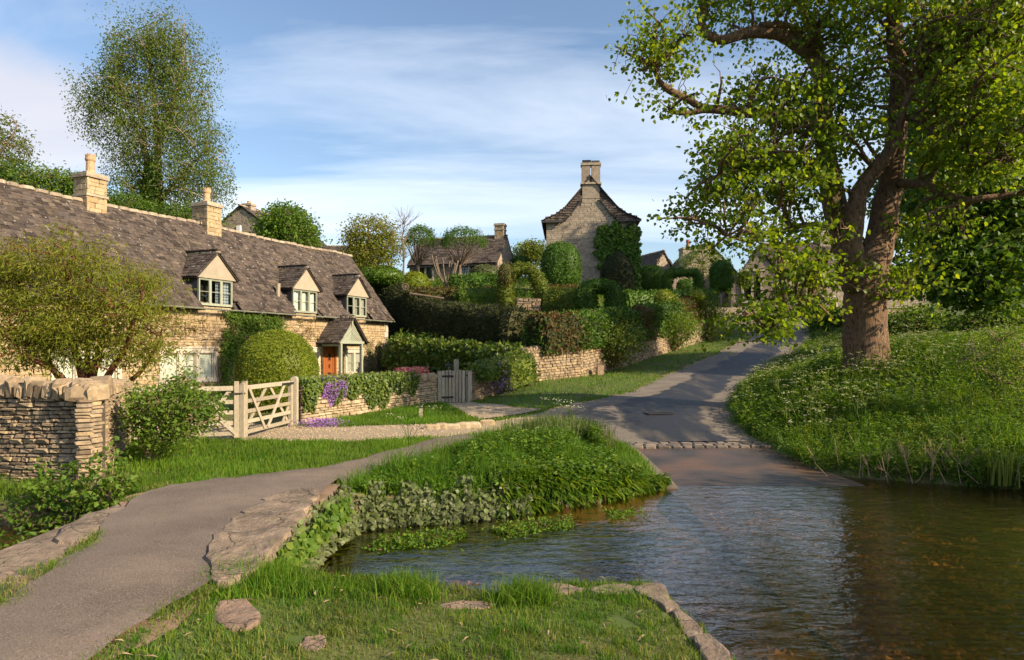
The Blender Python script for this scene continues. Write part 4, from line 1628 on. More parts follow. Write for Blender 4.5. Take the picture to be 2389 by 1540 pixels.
for s_ in (-1, 1):
    r = random.Random(77 + s_)
    S = math.hypot(1.28, PT - PE - .02)
    ux, uz = -s_ * 1.28 / S, (PT - PE - .02) / S
    pitch = math.atan2(PT - PE - .02, 1.28)
    q = 0.0
    while q < S - .02:
        e = .2 - .05 * q / S
        ln = e * 1.7
        y = PY - .16
        while y < 0:
            w = min(r.uniform(.16, .36), .02 - y)
            sc_ = q + ln / 2 - .02
            plq.append(((PX + s_ * 1.28 + ux * sc_ + s_ * uz * .045, y + w / 2, PE + .02 + uz * sc_ + abs(ux) * .045), (max(.03, w - .01), ln, .03 * r.uniform(.8, 1.5)), (pitch - .09, r.uniform(-.02, .02), s_ * PI / 2 + r.uniform(-.03, .03))))
            y += w
        q += e
pieces(prf, plq, 'tile', 'tile', 300, nearkey)
plq = [((PX, PY - .02 + k * .3, PT + .03), (.2, .29, .1), (0, 0, 0)) for k in range(5)]
pieces(prf, plq, 'cope', 'ridge_stone')


def chimney(parent, cx, cy, wx, wy, zb, zt, pot_h, potmat, nm, band=None, pool='housestone', lim=300, potr=.17, capmat=None):
    """stack with stones on all four sides, cap course and crowned pot"""
    ch = bpy.data.objects.new('chimney', None)
    COL.objects.link(ch)
    ch.parent = parent
    MB().bb(cx - wx / 2 + .05, cx + wx / 2 - .05, cy - wy / 2 + .05, cy + wy / 2 - .05, zb, zt).build('core', M['mortar'], ch)
    pl = []
    for (L, off, rz, dd) in ((wx, wy / 2, 0, -1), (wy, wx / 2, PI / 2, -1), (wx, wy / 2, 0, 1), (wy, wx / 2, PI / 2, 1)):
        fc = stone_face(L, zb, zt, .17, .34, 0, .12, int(cx * 31 + cy * 7 + off * 100 + dd) % 999, (), -L / 2)
        for (c, d, e) in fc:
            if rz == 0:
                pl.append(((cx + c[0], cy + dd * (off - .06) + c[1], c[2]), d, e))
            else:
                pl.append(((cx + dd * (off - .06) + c[1], cy + c[0], c[2]), (d[1], d[0], d[2]), e))
    pieces(ch, pl, pool, 'stone', lim)
    cm = capmat or M['cope']
    MB().bb(cx - wx / 2 - .07, cx + wx / 2 + .07, cy - wy / 2 - .07, cy + wy / 2 + .07, zt, zt + .10).build('cap', cm, ch)
    MB().bb(cx - wx / 2 - .03, cx + wx / 2 + .03, cy - wy / 2 - .03, cy + wy / 2 + .03, zt + .103, zt + .20).build('cap', cm, ch)
    if band:
        MB().bb(cx - wx / 2 - .045, cx + wx / 2 + .045, cy - wy / 2 - .045, cy + wy / 2 + .045, band, band + .09).build('band', cm, ch)
    if pot_h:
        p = MB()
        z = zt + .2
        p.lathe([(potr * 1.55, 0), (potr * 1.15, .10), (potr * .95, .14), (potr * .92, pot_h * .62), (potr * 1.15, pot_h * .70), (potr * 1.18, pot_h * .78), (potr * 1.05, pot_h * .80), (potr * 1.1, pot_h * .9), (potr * .9, pot_h * .9), (potr * .85, pot_h * .5)],
                (cx, cy, z), 14)
        for k in range(8):
            a0, a1 = k * PI / 4, (k + 1) * PI / 4
            am = (a0 + a1) / 2
            pr = potr * 1.1
            p.prism([(cx + pr * math.cos(a0), cy + pr * math.sin(a0), z + pot_h * .895), (cx + pr * math.cos(a1), cy + pr * math.sin(a1), z + pot_h * .895), (cx + pr * math.cos(am), cy + pr * math.sin(am), z + pot_h * 1.02)],
                    (-.03 * math.cos(am), -.03 * math.sin(am), 0))
        p.build('chimney_pot', potmat, ch)
    return ch


chimney(cot, -3.5, 3.0, .86, .80, RIDGE - .75, 9.42 - ZB, .82, M['pot'], 'a', band=RIDGE + .25)
chimney(cot, 2.43, 3.0, .88, 1.02, RIDGE - .75, 9.42 - ZB, .76, M['pot'], 'b')
MB().tube([(2.43 - .5, 2.8, RIDGE + .1), (2.43 - .56, 2.8, RIDGE + .1), (2.43 - .56, 2.8, RIDGE + .55)], .02, 6).tube([(2.43 - .56, 2.62, RIDGE + .40), (2.43 - .56, 2.98, RIDGE + .40)], .012, 5).build('aerial', M['blackiron'], cot)
# swan-neck lamp on the right end of the front
lm = bpy.data.objects.new('wall_lamp', None)
COL.objects.link(lm)
lm.parent = cot
a = np.linspace(0, PI, 9)
arc = [(CX1 + .05, -.05, 3.05), (CX1 + .5, -.05, 3.08)] + [(CX1 + .72 - .22 * math.cos(t), -.05, 3.08 + .16 * math.sin(t)) for t in a[1:]] + [(CX1 + .94, -.05, 2.95)]
MB().tube(arc, .018, 6).build('arm', M['blackiron'], lm)
MB().lathe([(.03, .1), (.05, .06), (.2, -.03), (.19, -.035), (.04, .04)], (CX1 + .94, -.05, 2.88), 12).build('lamp_shade', M['blackiron'], lm)
MB().lathe([(.0, .03), (.05, .02), (.055, -.07), (.0, -.12)], (CX1 + .94, -.05, 2.85), 8).build('lamp_glass', M['blind'], lm)


# ================================================================== the houses up the hill
def house(name, label, loc, rz, wx, wy, eave, ridge, stone='farstone', axis='x', over=.2, seed=1, faces='f', lim=300, tl=300, bell=False, tile_sides=('f',), wholes=()):
    """gabled house; local x to the right, y away. axis = direction of the ridge. wholes: openings in the front"""
    h = thing(name, label, 'house', loc, rz)
    mb = MB()
    x0, x1 = -wx / 2, wx / 2
    mb.bb(x0, x1, .06, wy, -1.5, eave)
    if axis == 'x':
        mb.prism([(x0, .06, eave), (x0, wy, eave), (x0, wy / 2, ridge - .12)], (wx, 0, 0))
    else:
        mb.prism([(x0, .06, eave), (x1, .06, eave), (0, .06, ridge - .12)], (0, wy - .06, 0))
    w = mb.build('wall', M['mortar'], h)
    top = None
    if axis == 'y':
        top = lambda x: eave + (ridge - eave - .15) * (1 - abs(x) / (wx / 2))
    zt = eave if axis == 'x' else ridge
    pl = stone_face(wx - .02, -.3, zt, .17, .38, .03, .12, seed, wholes, x0 + .01, top)
    if 'l' in faces:
        for (c, d, e) in stone_face(wy, -.3, ridge if axis == 'x' else eave, .17, .38, 0, .12, seed + 1, (), 0, (lambda y: eave + (ridge - eave - .15) * (1 - abs(y - wy / 2) / (wy / 2))) if axis == 'x' else None):
            pl.append(((x0 + .03 - .06, c[0], c[2]), (d[1], d[0], d[2]), e))
    if 'r' in faces:
        for (c, d, e) in stone_face(wy, -.3, ridge if axis == 'x' else eave, .17, .38, 0, .12, seed + 2, (), 0, (lambda y: eave + (ridge - eave - .15) * (1 - abs(y - wy / 2) / (wy / 2))) if axis == 'x' else None):
            pl.append(((x1 - .03 + .06, c[0], c[2]), (d[1], d[0], d[2]), e))
    pieces(w, pl, stone, 'stone', lim)
    rf = MB()
    if axis == 'x':
        for (ya, yb) in ((-over, wy / 2), (wy + over, wy / 2)):
            zo = eave - over * (ridge - eave) / (wy / 2)
            rf.prism([(x0 - .12, ya, zo), (x0 - .12, yb, ridge), (x0 - .12, yb, ridge - .12), (x0 - .12, ya, zo - .1)], (wx + .24, 0, 0))
        ro = rf.build('roof', M['rooffill'], h)
        if tile_sides:
            pieces(ro, tile_slope(wx + .3, x0 - .15, -over, eave - over * (ridge - eave) / (wy / 2), wy / 2, ridge, seed + 5, (.3, .2), .4), 'tile', 'tile', tl)
        pl = [((x0 + .25 + k * .5, wy / 2, ridge + .04), (.49, .3, .16), (0, 0, 0)) for k in range(int(wx / .5))]
        pieces(ro, pl, 'cope', 'ridge_stone')
    else:
        zo = eave - over * (ridge - eave) / (wx / 2)
        for s_ in (-1, 1):
            rf.prism([(0, -.12, ridge), (s_ * (wx / 2 + over), -.12, zo), (s_ * (wx / 2 + over), -.12, zo - .1), (0, -.12, ridge - .12)], (0, wy + .2, 0))
        ro = rf.build('roof', M['rooffill'], h)
        S = math.hypot(wx / 2 + over, ridge - zo)
        pl = []
        pitch = math.atan2(ridge - zo, wx / 2 + over)
        r = random.Random(seed + 7)
        for s_ in (-1, 1):
            ux, uz = -s_ * (wx / 2 + over) / S, (ridge - zo) / S
            q = 0.0
            while q < S - .05:
                e = .3 - .1 * q / S
                ln = e * 1.7
                y = -.16
                while y < wy:
                    w_ = r.uniform(.25, .55)
                    sc_ = q + ln / 2 - .03
                    pl.append(((s_ * (wx / 2 + over) + ux * sc_ + s_ * uz * .05, y + w_ / 2, zo + uz * sc_ + abs(ux) * .05), (w_ - .01, ln, .035), (pitch - .08, r.uniform(-.02, .02), s_ * PI / 2)))
                    y += w_
                q += e
        pieces(ro, pl, 'tile', 'tile', tl)
        pl = [((0, -.1 + k * .5, ridge + .04), (.3, .49, .16), (0, 0, 0)) for k in range(int(wy / .5))]
        pieces(ro, pl, 'cope', 'ridge_stone')
    return h


def mullion_window(h, x0, x1, z0, z1, y, k=2):
    w = bpy.data.objects.new('window', None)
    COL.objects.link(w)
    w.parent = h
    s_ = MB()
    s_.bb(x0 - .16, x1 + .16, y - .06, y + .06, z1, z1 + .18).bb(x0 - .16, x1 + .16, y - .07, y + .06, z0 - .14, z0).bb(x0 - .16, x0, y - .05, y + .06, z0, z1).bb(x1, x1 + .16, y - .05, y + .06, z0, z1)
    wl_ = (x1 - x0) / k
    for q in range(1, k):
        s_.bb(x0 + q * wl_ - .07, x0 + q * wl_ + .07, y - .045, y + .06, z0, z1)
    s_.build('surround', M['ashlar'], w)
    for q in range(k):
        a, b = x0 + q * wl_ + .07 * (q > 0), x0 + (q + 1) * wl_ - .07 * (q < k - 1)
        MB().bb(a, b, y + .012, y + .018, z0, z1).build('pane', M['glass'], w)
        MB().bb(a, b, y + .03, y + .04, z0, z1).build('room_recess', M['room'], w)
        f = MB()
        for t in (1, 2, 3):
            f.bb(a, b, y - .005, y + .01, z0 + (z1 - z0) * t / 4 - .01, z0 + (z1 - z0) * t / 4 + .01)
        f.bb((a + b) / 2 - .01, (a + b) / 2 + .01, y - .004, y + .009, z0, z1)
        f.build('glazing_bars', M['lead'], w)


# tall gabled house, gable end towards us
D = 58.0
pL, pR = at(1274, 512, D), at(1482, 512, D)
wx = pR[0] - pL[0]
gz = 7.6
eave = pL[2] - gz
ridge = at(1375, 414, D)[2] - gz
tall = thing('tall_house', 'tall grey stone house with steep bell-cast roof and gable end towards us', 'house', ((pL[0] + pR[0]) / 2, D, gz), -.08)
mb = MB()
mb.bb(-wx / 2, wx / 2, .06, 9.5, -2, eave)
hw = wx / 2
gp = [(-hw * .56, eave - .1), (hw * .56, eave - .1), (hw * .40, eave + (ridge - eave) * .18), (hw * .19, eave + (ridge - eave) * .47), (hw * .19, ridge - .9), (-hw * .19, ridge - .9), (-hw * .19, eave + (ridge - eave) * .47), (-hw * .40, eave + (ridge - eave) * .18)]
mb.prism([(p[0], .06, p[1]) for p in gp], (0, .5, 0))
w = mb.build('wall', M['mortar'], tall)


def tall_top(x):
    a = abs(x)
    xs, zs = [0, hw * .189, hw * .19, hw * .40, hw * .56, hw * .561, hw], [ridge - .9, ridge - .9, eave + (ridge - eave) * .47, eave + (ridge - eave) * .18, eave, eave - .02, eave - .02]
    return float(np.interp(a, xs, zs))


pieces(w, stone_face(wx - .02, -.6, ridge, .16, .36, .03, .12, 301, (), -hw + .01, tall_top), 'farstone', 'stone', 300, lambda p: -p[0][2])
rf = MB()
prof = [(hw + .35, eave - .12), (hw * .80, eave + (ridge - eave) * .105), (hw * .60, eave + (ridge - eave) * .26), (0, ridge)]
# front hips start at the eave and lean back; main slopes run away from us
for s_ in (-1, 1):
    for k in range(3):
        (xa, za), (xb, zb) = prof[k], prof[k + 1]
        ya, yb = -.3 + k * .10, -.3 + (k + 1) * .10
        rf.prism([(s_ * xa, ya, za), (s_ * xb, yb, zb), (s_ * xb, yb, zb - .12), (s_ * xa, ya, za - .12)], (0, 9.9, 0))
ro = rf.build('roof', M['rooffill'], tall)
pl = []
r = random.Random(12)
for s_ in (-1, 1):
    for k in range(3):
        (xa, za), (xb, zb) = prof[k], prof[k + 1]
        S = math.hypot(xa - xb, zb - za)
        ux, uz = (xb - xa) / S, (zb - za) / S
        q = 0.0
        while q < S - .05:
            e = .24
            ln = .40
            y = -.42
            while y < 9.4:
                w_ = r.uniform(.25, .5)
                sc_ = q + ln / 2 - .05
                pl.append(((s_ * (xa + ux * sc_ + uz * .05), y + w_ / 2 + k * .1, za + uz * sc_ - ux * .05), (w_ - .01, ln, .035), (math.atan2(uz, -ux) - .08, r.uniform(-.02, .02), s_ * PI / 2)))
                y += w_
            q += e
# tiled skirts in front of the gable shoulders (half hips)
for s_ in (-1, 1):
    q = 0
    nrow = 16
    for k in range(nrow):
        f = k / nrow
        z = eave - .05 + (ridge - eave) * .93 * f
        xo = float(np.interp(z, [p[1] for p in prof], [p[0] for p in prof])) - .10
        xi = float(np.interp(z, [eave - .05, eave + (ridge - eave) * .18, eave + (ridge - eave) * .47, ridge], [hw * .56, hw * .40, hw * .19, hw * .19]))
        x = xi
        while x < xo - .05:
            w_ = min(r.uniform(.22, .42), xo - x)
            pl.append(((s_ * (x + w_ / 2), -.25 + f * .5, z + .13), (w_ - .008, .40, .035), (1.15, r.uniform(-.02, .02), r.uniform(-.03, .03))))
            x += w_
        q += 1
pieces(ro, pl, 'tile', 'tile', 300, lambda p: p[0][1])
vg = MB()
for s_ in (-1, 1):
    vg.bar((s_ * hw * .57, -.12, eave - .08), (s_ * hw * .41, -.12, eave + (ridge - eave) * .18), .2, .08)
    vg.bar((s_ * hw * .41, -.12, eave + (ridge - eave) * .18), (s_ * hw * .20, -.12, eave + (ridge - eave) * .47), .2, .08)
    vg.bb(min(s_ * hw * .6, s_ * (hw + .4)), max(s_ * hw * .6, s_ * (hw + .4)), -.45, -.33, eave - .27, eave - .13)
vg.build('bargeboard_and_gutter', M['lead'], tall)
dpx = hw - .55
MB().tube([(dpx, -.38, eave - .2), (dpx, -.38, eave - .45), (dpx - .3, -.1, eave - .85), (dpx - .3, -.1, eave - 3)], .05, 6).build('downpipe', M['lead'], tall)
ct = at(1375, 380, D)[2] - gz
cb = at(1375, 430, D)[2] - gz
cw = siz(43, D)
ch = bpy.data.objects.new('chimney', None)
COL.objects.link(ch)
ch.parent = tall
MB().bb(-hw * .19, hw * .19, -.06, .9, eave + (ridge - eave) * .5, cb).build('stack_base', M['farstone'], ch)
MB().bb(-cw / 2 - .1, cw / 2 + .1, -.2, .88, cb, cb + .14).build('band', M['cope'], ch)
for s_ in (-1, 1):
    MB().bb(min(s_ * .05, s_ * cw / 2), max(s_ * .05, s_ * cw / 2), -.08, .7, cb + .14, ct - .2).build('flue', M['farstone'], ch)
MB().bb(-cw / 2 - .07, cw / 2 + .07, -.15, .78, ct - .2, ct).build('cap', M['cope'], ch)
MB().bb(-cw / 2 + .05, .0, -.02, .6, ct + .002, ct + .26).build('cowl', M['blackiron'], ch)
MB().bb(.03, cw / 2 - .05, -.02, .6, ct + .002, ct + .20).build('cowl', M['lead'], ch)

# low cottage on the terrace above the yew hedge
D = 60.0
a, b = at(946, 612, D), at(1163, 612, D)
gz = 8.9
e_ = a[2] - gz
rg = at(1050, 556, D + 3)[2] - gz
mid = house('terrace_cottage', 'low stone cottage with slate roof behind the two mop-headed trees', ((a[0] + b[0]) / 2, D, gz), -.28, b[0] - a[0], 5.8, e_, rg, seed=41, faces='fr', wholes=((-(b[0] - a[0]) / 2 + .45, -(b[0] - a[0]) / 2 + 3.0, -.4, 1.35), ((b[0] - a[0]) / 2 - 3.6, (b[0] - a[0]) / 2 - 1.1, -.3, 1.35)))
W2 = (b[0] - a[0]) / 2
mullion_window(mid, -W2 + .9, -W2 + 2.2, -.1, 1.1, .0)
mullion_window(mid, W2 - 3.3, W2 - 1.8, .2, 1.1, .0)
chimney(mid, W2 - .55, 2.9, .85, .85, rg - .5, at(1153, 533, D + 3)[2] - gz, 0, M['pot'], 'c', band=rg + .5, pool='housestone', lim=40)
MB().bb(-W2 - .1, W2 + .1, -.34, -.24, e_ - .42, e_ - .30).build('gutter', M['blackiron'], mid)

# gabled house behind the cottage roof
D = 62.0
pa = at(562, 485, D)
wl_, wr_ = at(512, 545, D), at(612, 545, D)
gz = 7.0
bh = house('gabled_house', 'stone gabled house rising behind the cottage ridge beside the birch', (pa[0], D, gz), -.25, 8.0, 9, at(512, 552, D)[2] - gz, pa[2] - gz + .2, seed=61, axis='y', lim=100, tl=100)
chimney(bh, 0, 1.2, .85, .75, pa[2] - gz - .5, at(562, 472, D)[2] - gz - .1, .25, M['pot'], 'd', pool='farstone', lim=30)
MB().bb(-.35, .05, -.2, -.03, at(560, 533, D)[2] - gz - .3, at(560, 533, D)[2] - gz + .25).build('alarm_box', M['blind'], bh)
mullion_window(bh, -.1, 1.9, at(580, 556, D)[2] - gz - .9, at(580, 556, D)[2] - gz + .1, -.03, 3)
# right hand wing and the barn ridge behind the spreading tree
D = 66.0
a, b = at(728, 590, D), at(815, 575, D)
gz = 7.5
bn = house('barn', 'long low barn roof just visible beyond the cottage ridge', ((a[0] + b[0]) / 2 + .3, D, gz), .0, b[0] - a[0] + 2.5, 6, at(760, 596, D)[2] - gz, at(760, 575, D + 3)[2] - gz, seed=71, lim=60, tl=80)

# village houses at the top of the lane
gz = 6.6


def vhouse(name, label, px0, px1, pe, pr, D, rz, axis, seed, wy=7.0, lim=80, tl=100, faces='f', wholes=()):
    a, b = at(px0, pe, D), at(px1, pe, D)
    return house(name, label, ((a[0] + b[0]) / 2, D, gz), rz, b[0] - a[0], wy, a[2] - gz, at((px0 + px1) / 2, pr, D if axis == 'y' else D + wy / 2)[2] - gz, seed=seed, axis=axis, lim=lim, tl=tl, faces=faces, wholes=wholes), (b[0] - a[0]) / 2


v1, W = vhouse('village_house', 'stone village house with square stack next to the ivy-clad gable', 1440, 1575, 632, 606, 84, 0, 'x', 81)
chimney(v1, at(1522, 600, 87)[0] - at(1507, 600, 84)[0], 3.5, 1.5, 1.2, 0, at(1522, 600, 87)[2] - gz, .35, M['pot'], 'e', pool='farstone', lim=30, potr=.2)
v1['label'] = 'low stone village house with a square chimney beside the ivy-clad gable'
v2, W = vhouse('village_house', 'small pointed stone gable with dark slates behind the round topiary', 1508, 1585, 648, 586, 78, .35, 'y', 91)
v3, W = vhouse('village_house', 'village house with big tapering chimney and red clay pot', 1560, 1745, 660, 566, 74, .1, 'y', 101)
chimney(v3, at(1611, 600, 75)[0] - at(1652, 600, 74)[0], 1.8, 1.6, 1.4, at(1611, 620, 75)[2] - gz - 1, at(1611, 581, 75)[2] - gz, .95, M['redpot'], 'f', pool='farstone', lim=40, potr=.2)
mullion_window(v3, -.8 + at(1655, 600, 74)[0] - at(1652, 600, 74)[0], 1.3, .5, 1.7, -.03, 3)
v4, W = vhouse('chapel', 'stone chapel gable with tall arched window at the top of the lane', 1708, 1830, 665, 575, 68, -.25, 'y', 111, wy=8)
wdw = bpy.data.objects.new('arched_window', None)
COL.objects.link(wdw)
wdw.parent = v4
for s_ in (-.42, .42):
    arc = [(s_ - .34, .9), (s_ + .34, .9), (s_ + .34, 3.0)] + [(s_ + .34 * math.cos(t), 3.0 + .55 * math.sin(t) ** .8) for t in np.linspace(.3, PI - .3, 6)] + [(s_ - .34, 3.0)]
    MB().prism([(p[0] - .6, -.06, p[1]) for p in arc], (0, .04, 0)).build('pane', M['room'], wdw)
fr_ = MB()
for x in (-.9, 0, .9):
    fr_.bb(x - .12 - .6, x + .12 - .6, -.16, -.02, .8, 3.3)
fr_.bb(-1.75, .55, -.2, -.02, 3.75, 3.95).bb(-1.7, .5, -.17, -.02, .6, .8)
fr_.build('surround', M['ashlar'], wdw)
ad = MB()
arc = [(1.3, -.2), (2.5, -.2), (2.5, 1.5)] + [(1.9 + .6 * math.cos(t), 1.5 + .75 * math.sin(t)) for t in np.linspace(.3, PI - .3, 6)] + [(1.3, 1.5)]
ad.prism([(p[0], -.05, p[1]) for p in arc], (0, .04, 0)).build('arched_doorway', M['room'], v4)
v5, W = vhouse('village_house', 'long slate-roofed stone house seen through the sycamore leaves', 1800, 1975, 640, 568, 74, -.05, 'x', 121, wy=8, wholes=())
mullion_window(v5, -2.2, -.6, .3, 1.6, -.03, 3)
mullion_window(v5, 1.2, 2.8, .3, 1.6, -.03, 3)
chimney(v5, W - 1.0, 4, 1.2, 1.1, at(1950, 568, 78)[2] - gz - .6, at(1950, 538, 78)[2] - gz, 0, M['pot'], 'g', pool='farstone', lim=30)
v6, W = vhouse('village_house', 'low dark stone outbuilding half hidden behind the big trunk', 2040, 2160, 650, 628, 62, 0, 'x', 131, wy=5)

# garden walls beside the top of the lane
tw = thing('lane_wall', 'low stone wall across the top of the lane below the chapel', 'wall', (at(1760, 720, 66)[0], 66, 5.4), .08)
MB().bb(-6.5, 14, .1, .5, -.6, 1.15).build('core', M['darkjoint'], tw)
pieces(tw, stone_face(20.5, -.2, 1.2, .14, .35, .06, .2, 141, (), -6.5), 'farstone', 'stone', 150)

# ================================================================== dry stone walls
def G(px, py, z):
    y = FOC * (EYE - z) / (py * K - 350)
    return np.array([(px * K - 512) / FOC * y, y, z])


def wall_run(p0, p1, zb, zt, hc, wc, dep, seed, org, jy=.02):
    p0, p1 = np.asarray(p0, float), np.asarray(p1, float)
    L = np.linalg.norm(p1 - p0)
    d = (p1 - p0) / L
    out = np.array([d[1], -d[0]])
    hd = math.atan2(d[1], d[0])
    zlo, zhi = min(zb), max(zt)
    fb = lambda x: zb[0] + (zb[1] - zb[0]) * x / L - .05
    ft = lambda x: zt[0] + (zt[1] - zt[0]) * x / L
    # courses follow the slope of the wall
    pl = []
    for (c, dm, e) in stone_face(L, 0, zhi - zlo + .3, hc, wc, 0, dep, seed, (), 0, jy=jy):
        z = c[2] + fb(c[0])
        if z + dm[2] / 2 > ft(c[0]) + .03:
            continue
        p = p0 + d * c[0] - out * (dep / 2 + c[1])
        pl.append(((p[0] - org[0], p[1] - org[1], z - org[2]), dm, (e[0], e[1] - math.atan2(zt[1] - zt[0], L) * .6, e[2] + hd)))
    return pl


def cope_run(p0, p1, z, hgt, seed, org, wid=.42, th=.10, lean=.25):
    p0, p1 = np.asarray(p0, float), np.asarray(p1, float)
    L = np.linalg.norm(p1 - p0)
    d = (p1 - p0) / L
    out = np.array([d[1], -d[0]])
    hd = math.atan2(d[1], d[0])
    r = random.Random(seed)
    x, pl = 0.0, []
    while x < L - .02:
        w = th * r.uniform(.6, 1.6)
        h = hgt * r.uniform(.7, 1.25)
        p = p0 + d * (x + w / 2) - out * (wid / 2 - .03)
        zz = z[0] + (z[1] - z[0]) * x / L
        pl.append(((p[0] - org[0], p[1] - org[1], zz + h / 2 - org[2]), (w, wid * r.uniform(.85, 1.05), h), (r.uniform(-.06, .06), lean + r.uniform(-.22, .22), hd + r.uniform(-.1, .1))))
        x += w * .98
    return pl


def core_run(mb, p0, p1, zb, zt, thick, org, inset=.07):
    p0, p1 = np.asarray(p0, float), np.asarray(p1, float)
    d = unit(p1 - p0)
    out = np.array([d[1], -d[0]])
    a, b = p0 - out * inset, p1 - out * inset
    c, e = p1 - out * thick, p0 - out * thick
    V = [(*q, z) for q, z in zip((a, b, c, e), (zb[0], zb[1], zb[1], zb[0]))] + [(*q, z) for q, z in zip((a, b, c, e), (zt[0], zt[1], zt[1], zt[0]))]
    mb.add(np.array(V) - np.asarray(org), BOXF)


def camkey(org):
    o = np.asarray(org, float)
    return lambda p: float(np.linalg.norm(np.asarray(p[0]) + o - np.array([0, 0, EYE])))


# wall in the left foreground, with a corner and upright coping stones
org = (-6.45, 10.5, .2)
fw = thing('dry_stone_wall', 'high dry stone wall with upright coping stones at the left edge', 'wall', org)
A0, A1, A2 = (-10.6, 11.55), (-6.45, 10.5), (-7.75, 13.9)
mb = MB()
core_run(mb, A0, (A1[0] - .27, A1[1] + .075), (-.4, -.4), (1.72, 1.70), .4, org)
core_run(mb, (A1[0] - .15, A1[1] + .39), A2, (-.2, .2), (1.70, 1.70), .4, org)
core_run(mb, (A1[0] - .55, A1[1] + .2), (A1[0] - .1, A1[1] + .12), (-.4, -.4), (1.70, 1.70), .3, org, .02)
mb.build('core', M['darkjoint'], fw)
pl = wall_run(A0, A1, (-.25, -.1), (1.74, 1.72), .066, .21, .22, 7, org) + wall_run(A1, A2, (-.1, .3), (1.72, 1.72), .062, .19, .22, 8, org)
pieces(fw, pl, 'wallstone', 'stone', 300, camkey(org))
pl = cope_run(A0, (A1[0] - .02, A1[1] - .02), (1.73, 1.70), .30, 9, org) + cope_run((A1[0], A1[1] + .05), A2, (1.70, 1.70), .26, 10, org, .42, .24, .05)
pieces(fw, pl, 'wallstone', 'coping_stone')

# garden wall under the ivy
org = (-5.5, 17.95, .5)
gw = thing('garden_wall', 'pale dry stone garden wall half covered by ivy beside the gate', 'wall', org)
B0, B1 = (-5.5, 17.95), (-2.72, 24.85)
mb = MB()
core_run(mb, B0, B1, (.2, .3), (1.55, 1.42), .45, org)
mb.build('core', M['darkjoint'], gw)
pieces(gw, wall_run(B0, B1, (.5, .5), (1.58, 1.45), .095, .27, .2, 15, org), 'wallstone2', 'stone', 300, camkey(org))
pieces(gw, cope_run((-3.6, 22.65), B1, (1.47, 1.42), .2, 16, org, .4, .12), 'wallstone2', 'coping_stone')

org = (-1.45, 25.3, .6)
gw2 = thing('garden_wall', 'short dark garden wall with purple flowers right of the slatted gate', 'wall', org)
C0, C1 = (-1.48, 25.25), (.55, 29.75)
mb = MB()
core_run(mb, C0, C1, (.3, .7), (1.62, 2.1), .45, org)
mb.build('core', M['darkjoint'], gw2)
pieces(gw2, wall_run(C0, C1, (.55, .95), (1.65, 2.15), .10, .27, .2, 17, org), 'wallstone', 'stone', 300, camkey(org))

# retaining wall along the lane
org = (.55, 29.8, 1.0)
rw = thing('retaining_wall', 'long dry stone retaining wall below the hedge along the lane', 'wall', org)
RW = [(.5, 29.85), (3.45, 32.95), (8.4, 41.0), (14.3, 50.0), (16.5, 54.5)]
RB = [1.02, 1.2, 1.98, 3.1, 3.9]
RT = [2.42, 2.62, 3.3, 4.35, 5.0]
mb = MB()
pl, cp = [], []
for k in range(4):
    core_run(mb, RW[k], RW[k + 1], (RB[k] - .4, RB[k + 1] - .4), (RT[k], RT[k + 1]), .5, org)
    pl += wall_run(RW[k], RW[k + 1], (RB[k], RB[k + 1]), (RT[k], RT[k + 1]), .115, .32, .2, 31 + k, org)
    cp += cope_run(RW[k], RW[k + 1], (RT[k] - .01, RT[k + 1] - .01), .2, 41 + k, org, .42, .13)
mb.build('core', M['darkjoint'], rw)
pieces(rw, pl, 'wallstone', 'stone', 300, camkey(org))
pieces(rw, cp, 'wallstone', 'coping_stone', 300, camkey(org))

# low wall under the ivy hedge on the first terrace
org = (-6.6, 40.2, 1.0)
tw2 = thing('terrace_wall', 'dark low terrace wall buried in ivy below the yew hedge', 'wall', org)
E0, E1 = (-7.0, 40.3), (.45, 29.95)
mb = MB()
core_run(mb, E0, E1, (.6, .7), (2.75, 2.3), .6, org)
mb.build('core', M['darkjoint'], tw2)
pieces(tw2, wall_run(E0, E1, (.85, 1.0), (2.75, 2.32), .13, .34, .2, 51, org), 'wallstone', 'stone', 300, lambda p: p[0][1])
# terraced wall glimpsed through the beech arch
pa = at(1215, 705, 41)
tw3 = thing('terrace_wall', 'short rough stone terrace wall seen through the yellow beech arch', 'wall', pa)
pieces(tw3, stone_face(1.5, -.5, .25, .14, .36, 0, .25, 53, (), -.3), 'wallstone', 'stone')
MB().bb(-.3, 1.2, .08, .5, -.6, .2).build('core', M['darkjoint'], tw3)

# ================================================================== gates and posts
def five_bar(parent, L, h=1.05, z0=.10, flip=False):
    """field gate leaf in the local xz plane from x = 0 (hinge) to x = L"""
    s_ = -1 if flip else 1
    X = lambda t: s_ * t
    zs = [z0 + .04, z0 + .27, z0 + .50, z0 + .73, z0 + h - .02]
    for k, z in enumerate(zs):
        hh = .10 if k == 4 else .085
        MB().bb(min(X(.0), X(L)), max(X(.0), X(L)), -.02, .02, z - hh / 2, z + hh / 2).build('rail', M['oak'], parent)
    MB().bb(min(X(L - .10), X(L)), max(X(L - .10), X(L)), -.045, .045, z0 - .06, z0 + h + .13).build('meeting_stile', M['oak'], parent)
    MB().bb(min(X(0), X(.10)), max(X(0), X(.10)), -.045, .045, z0 - .06, z0 + h + .03).build('hinge_stile', M['oak'], parent)
    for (xa, za, xb, zb, y) in ((.97, 0, .52, 1, -.032), (.48, 1, .06, 0, -.032), (.93, 1, .62, 0, .032), (.56, 0, .18, 1, .032), (.18, 0, .02, .45, -.032)):
        MB().bar((X(xa * L), y, z0 + .04 + za * (h - .06)), (X(xb * L), y, z0 + .04 + zb * (h - .06)), .024, .085, (0, 1, 0) if False else (0, 0, 1)).build('brace', M['oak'], parent)


